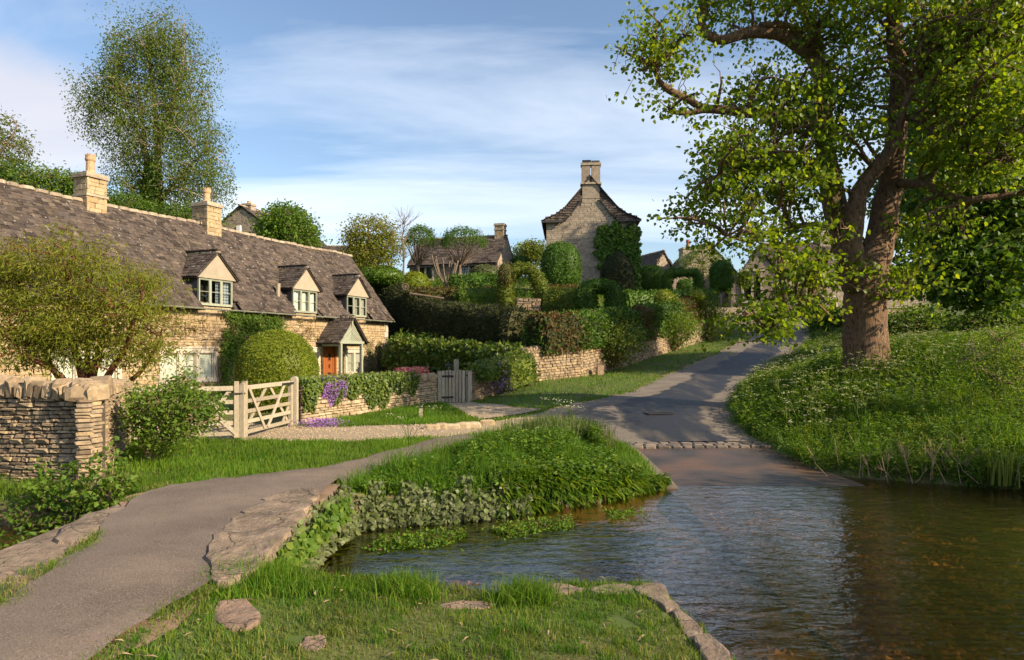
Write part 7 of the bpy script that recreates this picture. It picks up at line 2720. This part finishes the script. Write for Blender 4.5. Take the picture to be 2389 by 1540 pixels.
for (xa, xb, za, zb, nst, nl, lb, nm, m_) in ((-2.7, .4, 2.1, 3.3, 60, 650, 'bare twisted wisteria vine under the eaves left of the green climber', 'wisteria', 'wisteria'), (4.5, 7.2, 2.6, 3.4, 26, 420, 'sparse wisteria strands under the eaves between climber and porch', 'wisteria', 'wisteria'),
                                               (11.0, 13.3, .2, 2.7, 26, 950, 'thin climbing rose on the right end of the cottage', 'climbing_rose', 'ivy')):
    t = thing(nm, lb, 'climber', (-13, 29.8, .62), CR)
    mb, lf = MB(), MB()
    ends = []
    for k in range(nst):
        if nm == 'climbing_rose':
            p0, e = np.array([12.1, -.08, -.2]), np.array([g.uniform(xa, xb), -.08, g.uniform(za + .4, zb)])
            m1 = np.array([12.1 + g.normal() * .15, -.1, e[2] * .4])
        else:
            p0 = np.array([g.uniform(xa, xb), -.07, g.uniform(za, zb)])
            e = p0 + np.array([g.normal() * .8, 0, g.normal() * .22])
            m1 = (p0 + e) / 2 + np.array([0, -.06, g.normal() * .15 - .05])
        mb.tube(smooth_line([p0, m1, e], [.014, .011, .005], 3)[0], .011, 4, cap=False)
        ends.append((p0, m1, e))
    I = g.integers(len(ends), size=nl)
    f = g.uniform(.35, 1, nl)
    P = np.array([(ends[i][1] * (1 - q) + ends[i][2] * q) for i, q in zip(I, f)]) + g.normal(size=(nl, 3)) * [.09, .04, .08]
    P[:, 1] = np.minimum(P[:, 1], -.05)
    if nm == 'wisteria':
        P = P[wob(P, 1.6, 5) > .05]
    scatter(lf, 'oval', P, .10, np.array([0, -1, .4]), 1, .5, g)
    mb.build('stems', M['twig'], t)
    lf.build('foliage', M[m_], t)
# border plants along the foot of the cottage
mb = MB()
P = np.column_stack([g.uniform(-12, 13, 2600), -.35 - g.random(2600) * .7, g.random(2600) ** 2 * .6])
c_, s_ = math.cos(CR), math.sin(CR)
scatter(mb, 'oval', P, .13, np.array([0, 0, 1.0]), .6, .1, g)
o = mb.build('border_plants', M['herb'], None, loc=(-13, 29.8, .6))
o.rotation_euler = (0, 0, CR)
tag(o, 'leafy border along the foot of the cottage wall', 'plants', kind='stuff')

# ================================================================== grass
SLABS = [np.array(GP(p, z))[:, :2] for (p, z) in sl_] + [np.array(GP(p, z))[:, :2] for (p, z, _) in rocks]


def inset(poly, f):
    c = poly.mean(0)
    return c + (poly - c) * f


def grass_pts(poly, n, g, avoid=(), edge=.0, wobble=.10):
    poly = np.asarray(poly, float)
    P = g.uniform(poly.min(0), poly.max(0), (n, 2))
    P = P[inside(P, poly)]
    J = P + wobble * np.stack([wob(P, 4, 31, 3), wob(P, 4, 32, 3)], 1)
    k = np.ones(len(P), bool)
    for a in avoid:
        k &= ~inside(J, a)
    k &= ~inside(P, STREAM) | (edge_dist(P, STREAM) < edge)
    return P[k]


def lawn(name, label, poly, n, h, w, mat, seed, avoid=(), lean=.5, edge=0.0, hvar=.5, bare=None, zoff=0.0, kind='stuff'):
    g = np.random.default_rng(seed)
    P = grass_pts(poly, n, g, avoid, edge)
    if bare is not None:
        P = P[wob(P, bare[0], seed, 3) > bare[1]]
    z = terrain(P) + zoff
    hh = h * (1 + hvar * wob(P, 2.2, seed + 3, 3))
    mb = MB()
    r = np.clip(.5 + .35 * wob(P, 1.5, seed + 7, 2) + .28 * g.normal(size=len(P)), .02, .98)
    o0 = np.array([P[:, 0].mean(), P[:, 1].mean(), 0])
    blades(mb, np.column_stack([P, z - .012]) - o0, hh, w, lean, g, r)
    o = mb.build(name, mat, None, loc=o0)
    return tag(o, label, 'grass', kind=kind)


NB = [(-7, 2.4), (1.9, 2.4), (1.75, 4.7), (1.5, 6.2), (1.3, 6.55), (.4, 6.55), (-.2, 6.3), (-.9, 6.55), (-2.2, 6.3), (-2.45, 6.0), (-2.6, 5.3), (-3.0, 4), (-7, 3)]
lawn('foreground_grass', 'short mown grass on the near bank in front of the stream', NB, 108000, .058, .0075, M['drygrass'], 201, [PATHPOLY] + [inset(s, .95) for s in SLABS], .9, .03, .5, (1.3, -.85))
# verges of the path, left
lawn('path_verge_grass', 'thin dry grass between the path and the left bridge stones', [(-9, 3.0), (-3.85, 3.0), (-3.55, 4.6), (-3.75, 5.5), (-4.15, 6.8), (-4.6, 8.3), (-5.0, 8.5), (-4.9, 6.1), (-6, 5.95), (-9, 5.85)], 30000, .06, .007, M['drygrass'], 203, [inset(s, .95) for s in SLABS], .8, .12, .6, (2.2, -.3), .03)
# tall tussocks along the bank edge
g = np.random.default_rng(210)
tus = [(G(955, 1395, .36), .23, 900, .22, 'left of the two tall grass tussocks on the bank edge'), (G(1225, 1395, .36), .26, 1000, .20, 'right of the two tall grass tussocks on the bank edge'), (G(620, 1370, .5), .30, 1300, .20, 'lush grass tuft at the near right corner of the bridge'), (G(700, 1395, .45), .30, 700, .13, 'low grass tuft hanging over the bank beside the bridge'),
       (G(545, 1372, .6), .28, 800, .10, 'short grass tuft between path and flat rock'), (G(835, 1385, .38), .4, 900, .10, 'low grass fringe along the near bank edge'), (G(125, 1245, .6), .10, 160, .22, 'wispy grass tuft among the left bridge stones'), (G(1420, 1380, .36), .35, 700, .07, 'short grass fringe behind the edging stones')]
for (c, rad, n, h, lb) in tus:
    P = c[None, :2] + g.normal(size=(n, 2)) * rad * .5
    z = terrain(P)
    k = z > .12
    P, z = P[k], z[k]
    if len(P) == 0:
        continue
    mb = MB()
    blades(mb, np.column_stack([P, z - .01]) - c, h, .008, .9, g)
    o = mb.build('grass_tussock', M['grass'], None, loc=c)
    tag(o, lb, 'grass', 'grass tussocks on the bank', 'stuff')
LAWN = [(-7.6, 10.2), (-5.0, 9.3), (-4.6, 9.6), (-3.55, 10.25), (-2.9, 11.25), (-2.1, 13.0), (-1.6, 14.4), (-3, 14.5), (-4.6, 14.55), (-6.5, 14.8), (-8.5, 15)]
lawn('lawn', 'bright green lawn between the path and the gravel drive', LAWN, 44000, .115, .011, M['grass'], 220, [GRAVPOLY, PATHPOLY], .6, .15)
VG = [(-5.7, 17.7), (-5.3, 17.9), (-2.6, 24.8), (-2.3, 24.2), (-1.6, 21.2), (-.75, 18.85), (-2.4, 18.0), (-4.2, 17.6)]
lawn('verge_grass', 'sunny grass slope below the ivy-covered wall', VG, 22000, .13, .014, M['grass'], 221, [SPURPOLY], .6)
LV = [(-1.5, 25.2), (.5, 29.7), (3.45, 32.85), (8.4, 40.9), (14.3, 49.9), (17, 56), (19.5, 56), (16.2, 48), (12.0, 40), (8.35, 34), (6.1, 29.5), (4.3, 25.2), (2.3, 22.6), (1.35, 21.5), (.2, 22.3), (-.7, 23.4)]
lawn('lane_verge_grass', 'grass verge between the lane and the long stone wall', LV, 45000, .13, .022, M['grass'], 222, [], .6)
lawn('garden_grass', 'lawn inside the cottage garden behind the gate', [(-7, 19), (-3.5, 24), (-6, 34), (-9, 38), (-14, 28), (-16, 20)], 7000, .09, .02, M['grass'], 223)
lawn('terrace_grass', 'rough grass on the terraces between the hedges', [(-8, 46), (.8, 34), (3, 35), (8, 43), (13, 52), (14, 60), (-10, 62)], 8000, .2, .09, M['herb'], 224)

# ================================================================== mound in the middle
def herb(mb, P, z, h, nl, size, shape, g, out=.9, stem=True, lo=.2, rr=None):
    n = len(P)
    hh = np.asarray(h, float) * g.uniform(.6, 1.25, n)
    tilt = g.normal(size=(n, 2)) * .12
    idx = np.repeat(np.arange(n), nl)
    f = lo + (1 - lo) * g.random(n * nl) ** .8
    a = g.random(n * nl) * 2 * PI
    B = np.column_stack([P, z])[idx] + np.column_stack([tilt[idx] * (f * hh[idx])[:, None], f * hh[idx]])
    D = np.column_stack([np.cos(a), np.sin(a), g.uniform(-.35, .25, n * nl)])
    rnd = np.clip(np.repeat(g.random(n) if rr is None else rr, nl) * .6 + .4 * g.random(n * nl), .01, .99)
    scatter(mb, shape, B, size * (1.15 - .4 * f), np.array([0, 0, 1.0]), 1.3, 0, g, rnd, D, 2.2)


MOUND = np.array([(-2.5, 9.5), (-1.8, 9.8), (-.6, 10.15), (.55, 10.75), (1.8, 11.5), (2.75, 12.45), (2.62, 14.5), (2.3, 16.2), (1.75, 18), (1.2, 17.2), (.1, 15.9), (-.25, 14.7), (-1.4, 12.3), (-2.1, 11.0), (-2.4, 10.2)])
mo = np.array([0, 12.5, .3])
g = np.random.default_rng(230)


def region(poly, n, g):
    poly = np.asarray(poly, float)
    P = g.uniform(poly.min(0), poly.max(0), (n, 2))
    return P[inside(P, poly)]


P = region(MOUND, 9000, g)
z = terrain(P)
k = (wob(P, 1.0, 40, 2) > -.15) & (P[:, 0] < 1.9)
mb = MB()
edge_f = np.clip(edge_dist(P[k], MOUND) / .8, .35, 1)
herb(mb, P[k] - mo[:2], z[k] - mo[2], .38 * edge_f, 11, .09, 'oval', g)
o = mb.build('nettles', M['nettle'], None, loc=mo)
tag(o, 'thick bed of nettles covering the grassy island by the ford', 'plants', kind='stuff')
P = region(MOUND, 38000, g)
z = terrain(P)
hm = np.where(P[:, 0] > 1.3, .18, .36) * (1 + .5 * wob(P, 2, 44, 2))
mb = MB()
blades(mb, np.column_stack([P, z - .02]) - mo, hm, .010, .7, g, np.clip(.55 + .3 * wob(P, 1.2, 45) + .2 * g.normal(size=len(P)), .02, .98))
o = mb.build('island_grass', M['grass'], None, loc=mo)
tag(o, 'long bright grass on the island bank between stream and gravel', 'grass', kind='stuff')
# daffodil leaves on the crest
P = region([(-.2, 13.6), (1.2, 13.2), (2.2, 14.2), (2.2, 16.2), (1.2, 16.4), (.2, 15.0)], 5200, g)
P = P[wob(P, 1.5, 46, 2) > -.1]
mb = MB()
blades(mb, np.column_stack([P, terrain(P)]) - mo, .50, .015, .45, g)
o = mb.build('daffodil_leaves', M['ivypale'], None, loc=mo)
tag(o, 'spent daffodil leaves standing on the crest of the island', 'plants', kind='stuff')
# broad leaves low on the front of the bank, ivy along the left foot
P = region([(-.3, 10.3), (.6, 10.75), (1.8, 11.5), (2.4, 12.2), (1.6, 12.4), (.6, 11.9), (-.4, 11.3)], 2600, g)
mb = MB()
herb(mb, P - mo[:2], terrain(P) - mo[2], .24, 9, .10, 'wide', g, lo=.05)
o = mb.build('broad_leaves', M['herb'], None, loc=mo)
tag(o, 'bright broad-leaved herbs at the water edge of the island', 'plants', kind='stuff')
n = 7500
t = g.random(n)
ex = np.interp(t, [0, .08, .35, .7, 1], [-2.55, -2.3, -1.8, -.6, .2])
ey = np.interp(t, [0, .08, .35, .7, 1], [9.0, 9.35, 9.72, 10.1, 10.5])
zz = g.random(n) ** 1.3 * .38 * (1 + .35 * np.sin(t * 31) + .25 * np.sin(t * 77))
P = np.column_stack([ex + g.normal(size=n) * .05, ey + zz * .5 - .05 + g.normal(size=n) * .05, zz + .02])
mb = MB()
scatter(mb, 'ivy', P - mo, .075, np.array([.1, -1, .5]), 1, .7, g)
o = mb.build('bank_ivy', M['ivypale'], None, loc=mo)
tag(o, 'pale dusty ivy hanging down the island bank to the water', 'ivy', kind='stuff')
# ivy hanging from the bridge side
n = 4200
yy = g.uniform(5.9, 9.3, n)
f = g.random(n) ** .8
P = np.column_stack([-2.28 + .16 * f * g.random(n) + .08 * np.sin(yy * 3), yy, .66 - f * np.interp(yy, [5.8, 7, 9.3], [.5, .62, .55])])
mb = MB()
bo_ = np.array([-2.3, 7.5, .3])
scatter(mb, 'ivy', P - bo_, .075, np.array([1, -.3, .4]), 1, .7, g)
o = mb.build('bridge_ivy', M['ivypale'], None, loc=bo_)
tag(o, 'ivy curtain hanging over the downstream side of the bridge', 'ivy')
n = 700
yy = g.uniform(6.2, 8.8, n)
P = np.column_stack([-2.2 + .14 * g.random(n), yy, .62 - g.random(n) * .25])
mb = MB()
scatter(mb, 'ivy', P - bo_, .085, np.array([1, -.3, .4]), 1, .7, g)
o = mb.build('bridge_ivy', M['fresh'], None, loc=bo_)
tag(o, 'bright young ivy shoots just under the bridge slabs', 'ivy')

# shaggy growth hanging over the cut edge of the island
n = 2600
t = g.random(n)
ex = np.interp(t, [0, .3, .7, 1], [-.2, .55, 1.8, 2.75])
ey = np.interp(t, [0, .3, .7, 1], [10.35, 10.8, 11.55, 12.5])
P = np.column_stack([ex + g.normal(size=n) * .06, ey + .04 + g.normal(size=n) * .07])
zz = np.maximum(terrain(P), .03) + g.random(n) * .12
mb = MB()
scatter(mb, 'thin', np.column_stack([P, zz]) - mo, .22, np.array([.2, -.6, .8]), .8, 1.0, g, None, np.array([.3, -.8, -.3]), .8)
o = mb.build('bank_fringe', M['herb'], None, loc=mo)
tag(o, 'shaggy leaves hanging over the cut edge of the island near the ford', 'plants', kind='stuff')

# ================================================================== right bank
RB_ = np.array([(6.1, 13.75), (6.9, 13.2), (7.7, 12.8), (9.2, 12.1), (12, 11.9), (15, 12.0), (22, 14), (26, 26), (28, 44), (24.4, 54), (23.9, 54), (20.5, 47.3), (16.1, 39.4), (12.2, 33.4), (10.0, 28.8), (8.05, 24.4), (7.05, 22.1), (6.45, 20), (6.05, 18), (5.85, 16.3), (5.9, 14.5)])
ro_ = np.array([10, 18, 1.0])
g = np.random.default_rng(240)


def bank_pts(n, near):
    y = 12 + (g.random(n * 3) ** near) * 40
    x = g.uniform(6, 28, n * 3)
    P = np.column_stack([x, y])
    P = P[inside(P, RB_)]
    # only what the photograph can see
    P = P[(P[:, 0] / P[:, 1]) < .80]
    return P[:n]


P = bank_pts(9000, 2.4)
P = P[np.hypot(P[:, 0] - 10.4, P[:, 1] - 20) > .75]
low_ = P[:, 1] < 17 + (P[:, 0] - 8) * .1
hN = np.where(low_, .36, .42)
mb = MB()
herb(mb, P[low_] - ro_[:2], terrain(P[low_]) - ro_[2], .36, 15, .13, 'thin', g, lo=.15)
o = mb.build('willowherb', M['herb'], None, loc=ro_)
tag(o, 'dense leafy willowherb along the waterside of the right bank', 'plants', kind='stuff')
mb = MB()
Pn = np.concatenate([P[~low_], bank_pts(4400, 1.5)])
Pn = Pn[(np.hypot(Pn[:, 0] - 10.4, Pn[:, 1] - 20) > .7) & (Pn[:, 1] > 16.5)]
lane_gap = edge_dist(Pn, ROAD_R, False)
hh_ = .50 * np.where(Pn[:, 1] > 22, np.clip(.35 + lane_gap / 5, .35, 1), 1)
herb(mb, Pn - ro_[:2], terrain(Pn) - ro_[2], hh_, 6, .155, 'oval', g, lo=.1)
o = mb.build('bank_herbs', M['herb'], None, loc=ro_)
tag(o, 'tangle of green herbs covering the slope under the sycamore', 'plants', kind='stuff')
P = bank_pts(24000, 1.5)
P = P[np.hypot(P[:, 0] - 10.4, P[:, 1] - 20) > .6]
mb = MB()
blades(mb, np.column_stack([P, terrain(P) - .02]) - ro_, .42 * (1 + .4 * wob(P, 1.2, 50)) * np.where(P[:, 1] > 22, np.clip(.35 + edge_dist(P, ROAD_R, False) / 5, .35, 1), 1), .016, .6, g, np.clip(.5 + .3 * wob(P, .9, 51) + .25 * g.normal(size=len(P)), .02, .98))
o = mb.build('bank_grass', M['grass'], None, loc=ro_)
tag(o, 'long grass on the sloping bank right of the lane', 'grass', kind='stuff')
# cow parsley
P = bank_pts(2600, 1.35)
dens = wob(P, .5, 53, 2) + .25 * np.exp(-((P[:, 1] - 22) / 6) ** 2)
P = P[(P[:, 1] > 15.6) & (dens > .02) & (np.hypot(P[:, 0] - 10.4, P[:, 1] - 20) > .8)][:900]
z = terrain(P)
mb, fl = MB(), MB()
for p, zz in zip(P, z):
    h = g.uniform(.5, .95) * (1 if p[1] < 22 else .7)
    b = np.array([p[0], p[1], zz]) - ro_
    lean = g.normal(size=2) * .12
    top = b + np.array([lean[0], lean[1], h])
    mb.tube([b, (b + top) / 2 + g.normal(size=3) * .02, top], [.008, .006, .004], 3, cap=False)
    for k in range(g.integers(2, 5)):
        e = b + (top - b) * g.uniform(.6, 1) + np.array([g.normal() * .13, g.normal() * .13, g.uniform(.0, .12)])
        mb.tube([b + (top - b) * .6, e], [.005, .003], 3, cap=False)
        q = e + np.column_stack([g.normal(size=(9, 2)) * .045, g.normal(size=9) * .010 + .01])
        scatter(fl, 'wide', q[:6], .048, np.array([0, 0, 1.0]), 2.5, 0, g)
cpt = thing('cow_parsley', 'white-flowered cow parsley scattered over the right bank', 'flowers', ro_)
cpt['kind'] = 'stuff'
o1 = mb.build('stems', M['herb'], cpt)
o2 = fl.build('umbels', M['white'], cpt)
# two tall cow parsley heads on the island
for k, (px, py0, py1, dd, lb) in enumerate(((950, 1130, 925, 12.9, 'tall thin cow parsley rising from the left of the island crest'), (1328, 1000, 935, 14.2, 'tall cow parsley at the top of the island by the lane'))):
    b = A(px, py0, dd)
    t = thing('tall_cow_parsley', lb, 'flower', b)
    s_, f_ = MB(), MB()
    h = siz(py0 - py1, dd)
    s_.tube([(0, 0, 0), (.02, 0, h * .5), (.0, 0, h * .8)], [.010, .008, .005], 4)
    for q in range(7):
        e = np.array([g.normal() * .28, g.normal() * .15, h * g.uniform(.75, 1.1)])
        s_.tube([(.02, 0, h * g.uniform(.4, .75)), e], [.006, .003], 3, cap=False)
        scatter(f_, 'wide', e + np.column_stack([g.normal(size=(14, 2)) * .05, g.normal(size=14) * .015]), .035, np.array([0, 0, 1.0]), 2, 0, g)
    s_.build('stem', M['herb'], t)
    f_.build('umbels', M['white'], t)
# dry stalks along the waterside
mb = MB()
for k in range(48):
    px = g.normal(2090 if k % 3 else 2250, 90)
    p = G(px, 1115 + (px - 1950) * .07 + g.normal() * 10 - 30 * g.random(), .08)
    h = g.uniform(.25, .75)
    e = p + np.array([g.normal() * .2, g.normal() * .15, h])
    mb.tube([p - ro_, (p + e) / 2 + g.normal(size=3) * .04 - ro_, e - ro_], [.007, .006, .003], 3, cap=False)
    for q in range(3):
        mb.tube([p * .4 + e * .6 - ro_, e + g.normal(size=3) * .09 - ro_], [.004, .002], 3, cap=False)
o = mb.build('dry_stalks', M['blond'], None, loc=ro_)
tag(o, 'dead straw-coloured stalks standing along the waterside of the right bank', 'stalks', kind='stuff')
# iris clump
p = G(2335, 1130, .08)
mb = MB()
blades(mb, g.normal(size=(40, 3)) * [.12, .12, 0], .62, .035, .35, g)
o = mb.build('iris_clump', M['beech'], None, loc=p)
tag(o, 'upright sword-leaved iris clump at the water edge on the far right', 'plant')
# loose hawthorn shrub at the right edge
b_ = A(2330, 900, 15.2)
tree('hawthorn', 'airy twiggy shrub at the right edge of the bank', 'shrub', ([b_, A(2325, 840, 15.2), A(2335, 780, 15.2)], [.03, .025, .008]), [([b_, A(2290, 850, 15.2), A(2260, 800, 15.2)], [.022, .016, .005]), ([b_, A(2370, 850, 15.2), A(2390, 790, 15.2)], [.022, .016, .005])],
     [(2320, 800, 70, 60, 15.2, .7), (2280, 840, 60, 40, 15.2, .6), (2370, 830, 60, 60, 15.2, .6), (2340, 880, 70, 36, 15, .6)], 330, 11, .12, .065, 'oval', M['herb'], M['twig'], 251, b_, (.010, .003), .8, .1, 5, None, .1)

# ================================================================== water weed and small litter
g = np.random.default_rng(260)
n = 4200
t = g.random(n)
cx = np.interp(t, [0, .3, .6, 1], [-1.75, -.7, .35, 1.75])
cy = np.interp(t, [0, .3, .6, 1], [8.75, 9.05, 9.6, 10.35])
P = np.column_stack([cx + g.normal(size=n) * .16, cy + g.normal(size=n) * .17, .012 + np.abs(g.normal(size=n)) * .022])
P = P[wob(P, 2.4, 61, 3) > -.2]
P = P[inside(P[:, :2], STREAM)]
mb = MB()
wo = np.array([0, 9.5, 0])
scatter(mb, 'oval', P - wo, .06, np.array([0, 0, 1.0]), 1.0, -.2, g)
o = mb.build('water_weed', M['nettle'], None, loc=wo)
tag(o, 'raft of green water weed trailing in the middle of the stream', 'weed', kind='stuff')
mb = MB()
sel = P[g.choice(len(P), 420)] + np.array([0, 0, .02])
scatter(mb, 'oval', sel - wo, .05, np.array([0, 0, 1.0]), 1, -.5, g)
o = mb.build('water_weed', M['copper'], None, loc=wo)
tag(o, 'brown-red leaf tips showing above the water weed', 'weed', kind='stuff')
# submerged streamers
n = 3200
P = np.column_stack([g.normal(size=n) * 1.0 - .2, g.normal(size=n) * .45 + 9.0, np.full(n, -.05)])
P = P[inside(P[:, :2], STREAM)]
mb = MB()
scatter(mb, 'thin', P - wo, .28, np.array([0, 0, 1.0]), 4, 0, g, None, np.array([-1, -.15, 0]), 4)
o = mb.build('submerged_weed', M['deep'], None, loc=wo)
tag(o, 'green weed streamers under the surface near the bridge', 'weed', kind='stuff')
# weeds in the left stream arm
n = 500
P = np.column_stack([g.uniform(-7.5, -5, n), g.uniform(7, 9.3, n), .01 + g.random(n) * .06])
mb = MB()
scatter(mb, 'oval', P - wo, .10, np.array([0, 0, 1.0]), .6, -.3, g)
o = mb.build('water_weed', M['deep'], None, loc=wo)
tag(o, 'dark weed in the stream arm left of the bridge', 'weed', kind='stuff')
# grass and stalks along the left arm bank
lawn('waterside_grass', 'rank grass on the bank below the left stone wall', [(-10, 9.6), (-4.7, 9.25), (-4.9, 9.9), (-6.5, 10.35), (-10, 11.2)], 9000, .2, .010, M['herb'], 225, [], .7, .2)

# planting on the terraces between the hedges
g = np.random.default_rng(270)
P = region([(-8, 46), (.8, 34), (3, 35.5), (8, 43.5), (12.5, 52), (14, 60), (-10, 62)], 3600, g)
P = P[wob(P, .6, 71, 2) > -.1]
to = np.array([0, 45, 5.0])
mb = MB()
herb(mb, P - to[:2], terrain(P) - to[2], .55, 10, .22, 'oval', g, lo=.05)
o = mb.build('terrace_plants', M['herb'], None, loc=to)
tag(o, 'mixed low planting filling the garden terraces', 'plants', kind='stuff')
# ragged grass creeping over the edges of the path and the lane
g = np.random.default_rng(280)


def edge_line(E, n, jit, s0=0.0, s1=1.0):
    E = np.asarray(E, float)
    s = np.concatenate([[0], np.cumsum(np.linalg.norm(np.diff(E, axis=0), axis=1))])
    t = s[-1] * (s0 + (s1 - s0) * g.random(n))
    P = np.stack([np.interp(t, s, E[:, 0]), np.interp(t, s, E[:, 1])], 1)
    # clumps rather than an even fringe
    k = wob(P, 4.0, 81, 3) + .3 * g.normal(size=n) > -.05
    return (P + g.normal(size=(n, 2)) * jit)[k]


mb = MB()
eo = np.array([-3.0, 7, .6])
P = np.concatenate([edge_line(PATH_L[1:5], 5500, .06), edge_line(PATH_R[1:4], 5500, .06), edge_line(PATH_L[5:], 4500, .05), edge_line(PATH_R[7:], 2500, .05)])
P = P[~inside(P, STREAM) | (np.abs(P[:, 0] + 3.5) < 1.5)]
z = np.maximum(terrain(P, False), np.where((P[:, 1] > 5) & (P[:, 1] < 9.6), .62, 0))
blades(mb, np.column_stack([P, z + .01]) - eo, .055, .007, .9, g)
o = mb.build('path_edge_grass', M['drygrass'], None, loc=eo)
tag(o, 'short ragged grass creeping over the edges of the tarmac path', 'grass', kind='stuff')
mb = MB()
eo = np.array([8.0, 25, 1])
P = np.concatenate([edge_line(ROAD_L[3:10], 7000, .12), edge_line(ROAD_R[:8], 6000, .14), edge_line(GRAV_A, 5000, .08), edge_line(GRAV_B[2:], 4000, .08), edge_line(SPUR_A, 1500, .06), edge_line(SPUR_B, 1500, .06)])
blades(mb, np.column_stack([P, terrain(P, False)]) - eo, .10, .014, .8, g)
o = mb.build('lane_edge_grass', M['grass'], None, loc=eo)
tag(o, 'grass fringe along the edges of the lane and the gravel', 'grass', kind='stuff')
# fallen leaf litter and soil crumbs at the right edge of the lane
P = edge_line(ROAD_R[:7], 1200, .22)
mb = MB()
z = np.maximum(terrain(P, False), road_z(P[:, 1])) + .035
scatter(mb, 'oval', np.column_stack([P, z]) - eo, .05, np.array([0, 0, 1.0]), 5, 0, g)
o = mb.build('leaf_litter', M['copper'], None, loc=eo)
tag(o, 'brown leaf litter along the right edge of the lane', 'leaves', kind='stuff')


# tufts, plantain and dead leaves that break up the near turf
g = np.random.default_rng(290)
P = grass_pts(NB, 900, g, [PATHPOLY] + [inset(s, 1.0) for s in SLABS], 0)
fo = np.array([-.5, 5, .4])
mb = MB()
T = np.repeat(P[:260], 26, 0) + g.normal(size=(len(P[:260]) * 26, 2)) * .035
blades(mb, np.column_stack([T, terrain(T) - .01]) - fo, .085, .007, 1.0, g, np.repeat(g.random(len(P[:260])) * .5, 26))
o = mb.build('turf_tufts', M['grass'], None, loc=fo)
tag(o, 'darker tufts of grass dotted over the near turf', 'grass', kind='stuff')
mb = MB()
scatter(mb, 'thin', np.column_stack([P[260:], terrain(P[260:]) + .045]) - fo, .075, np.array([0, 0, 1.0]), 3, 0, g)
o = mb.build('dead_leaves', M['blond'], None, loc=fo)
tag(o, 'straw and dead leaves lying in the near turf', 'leaves', kind='stuff')
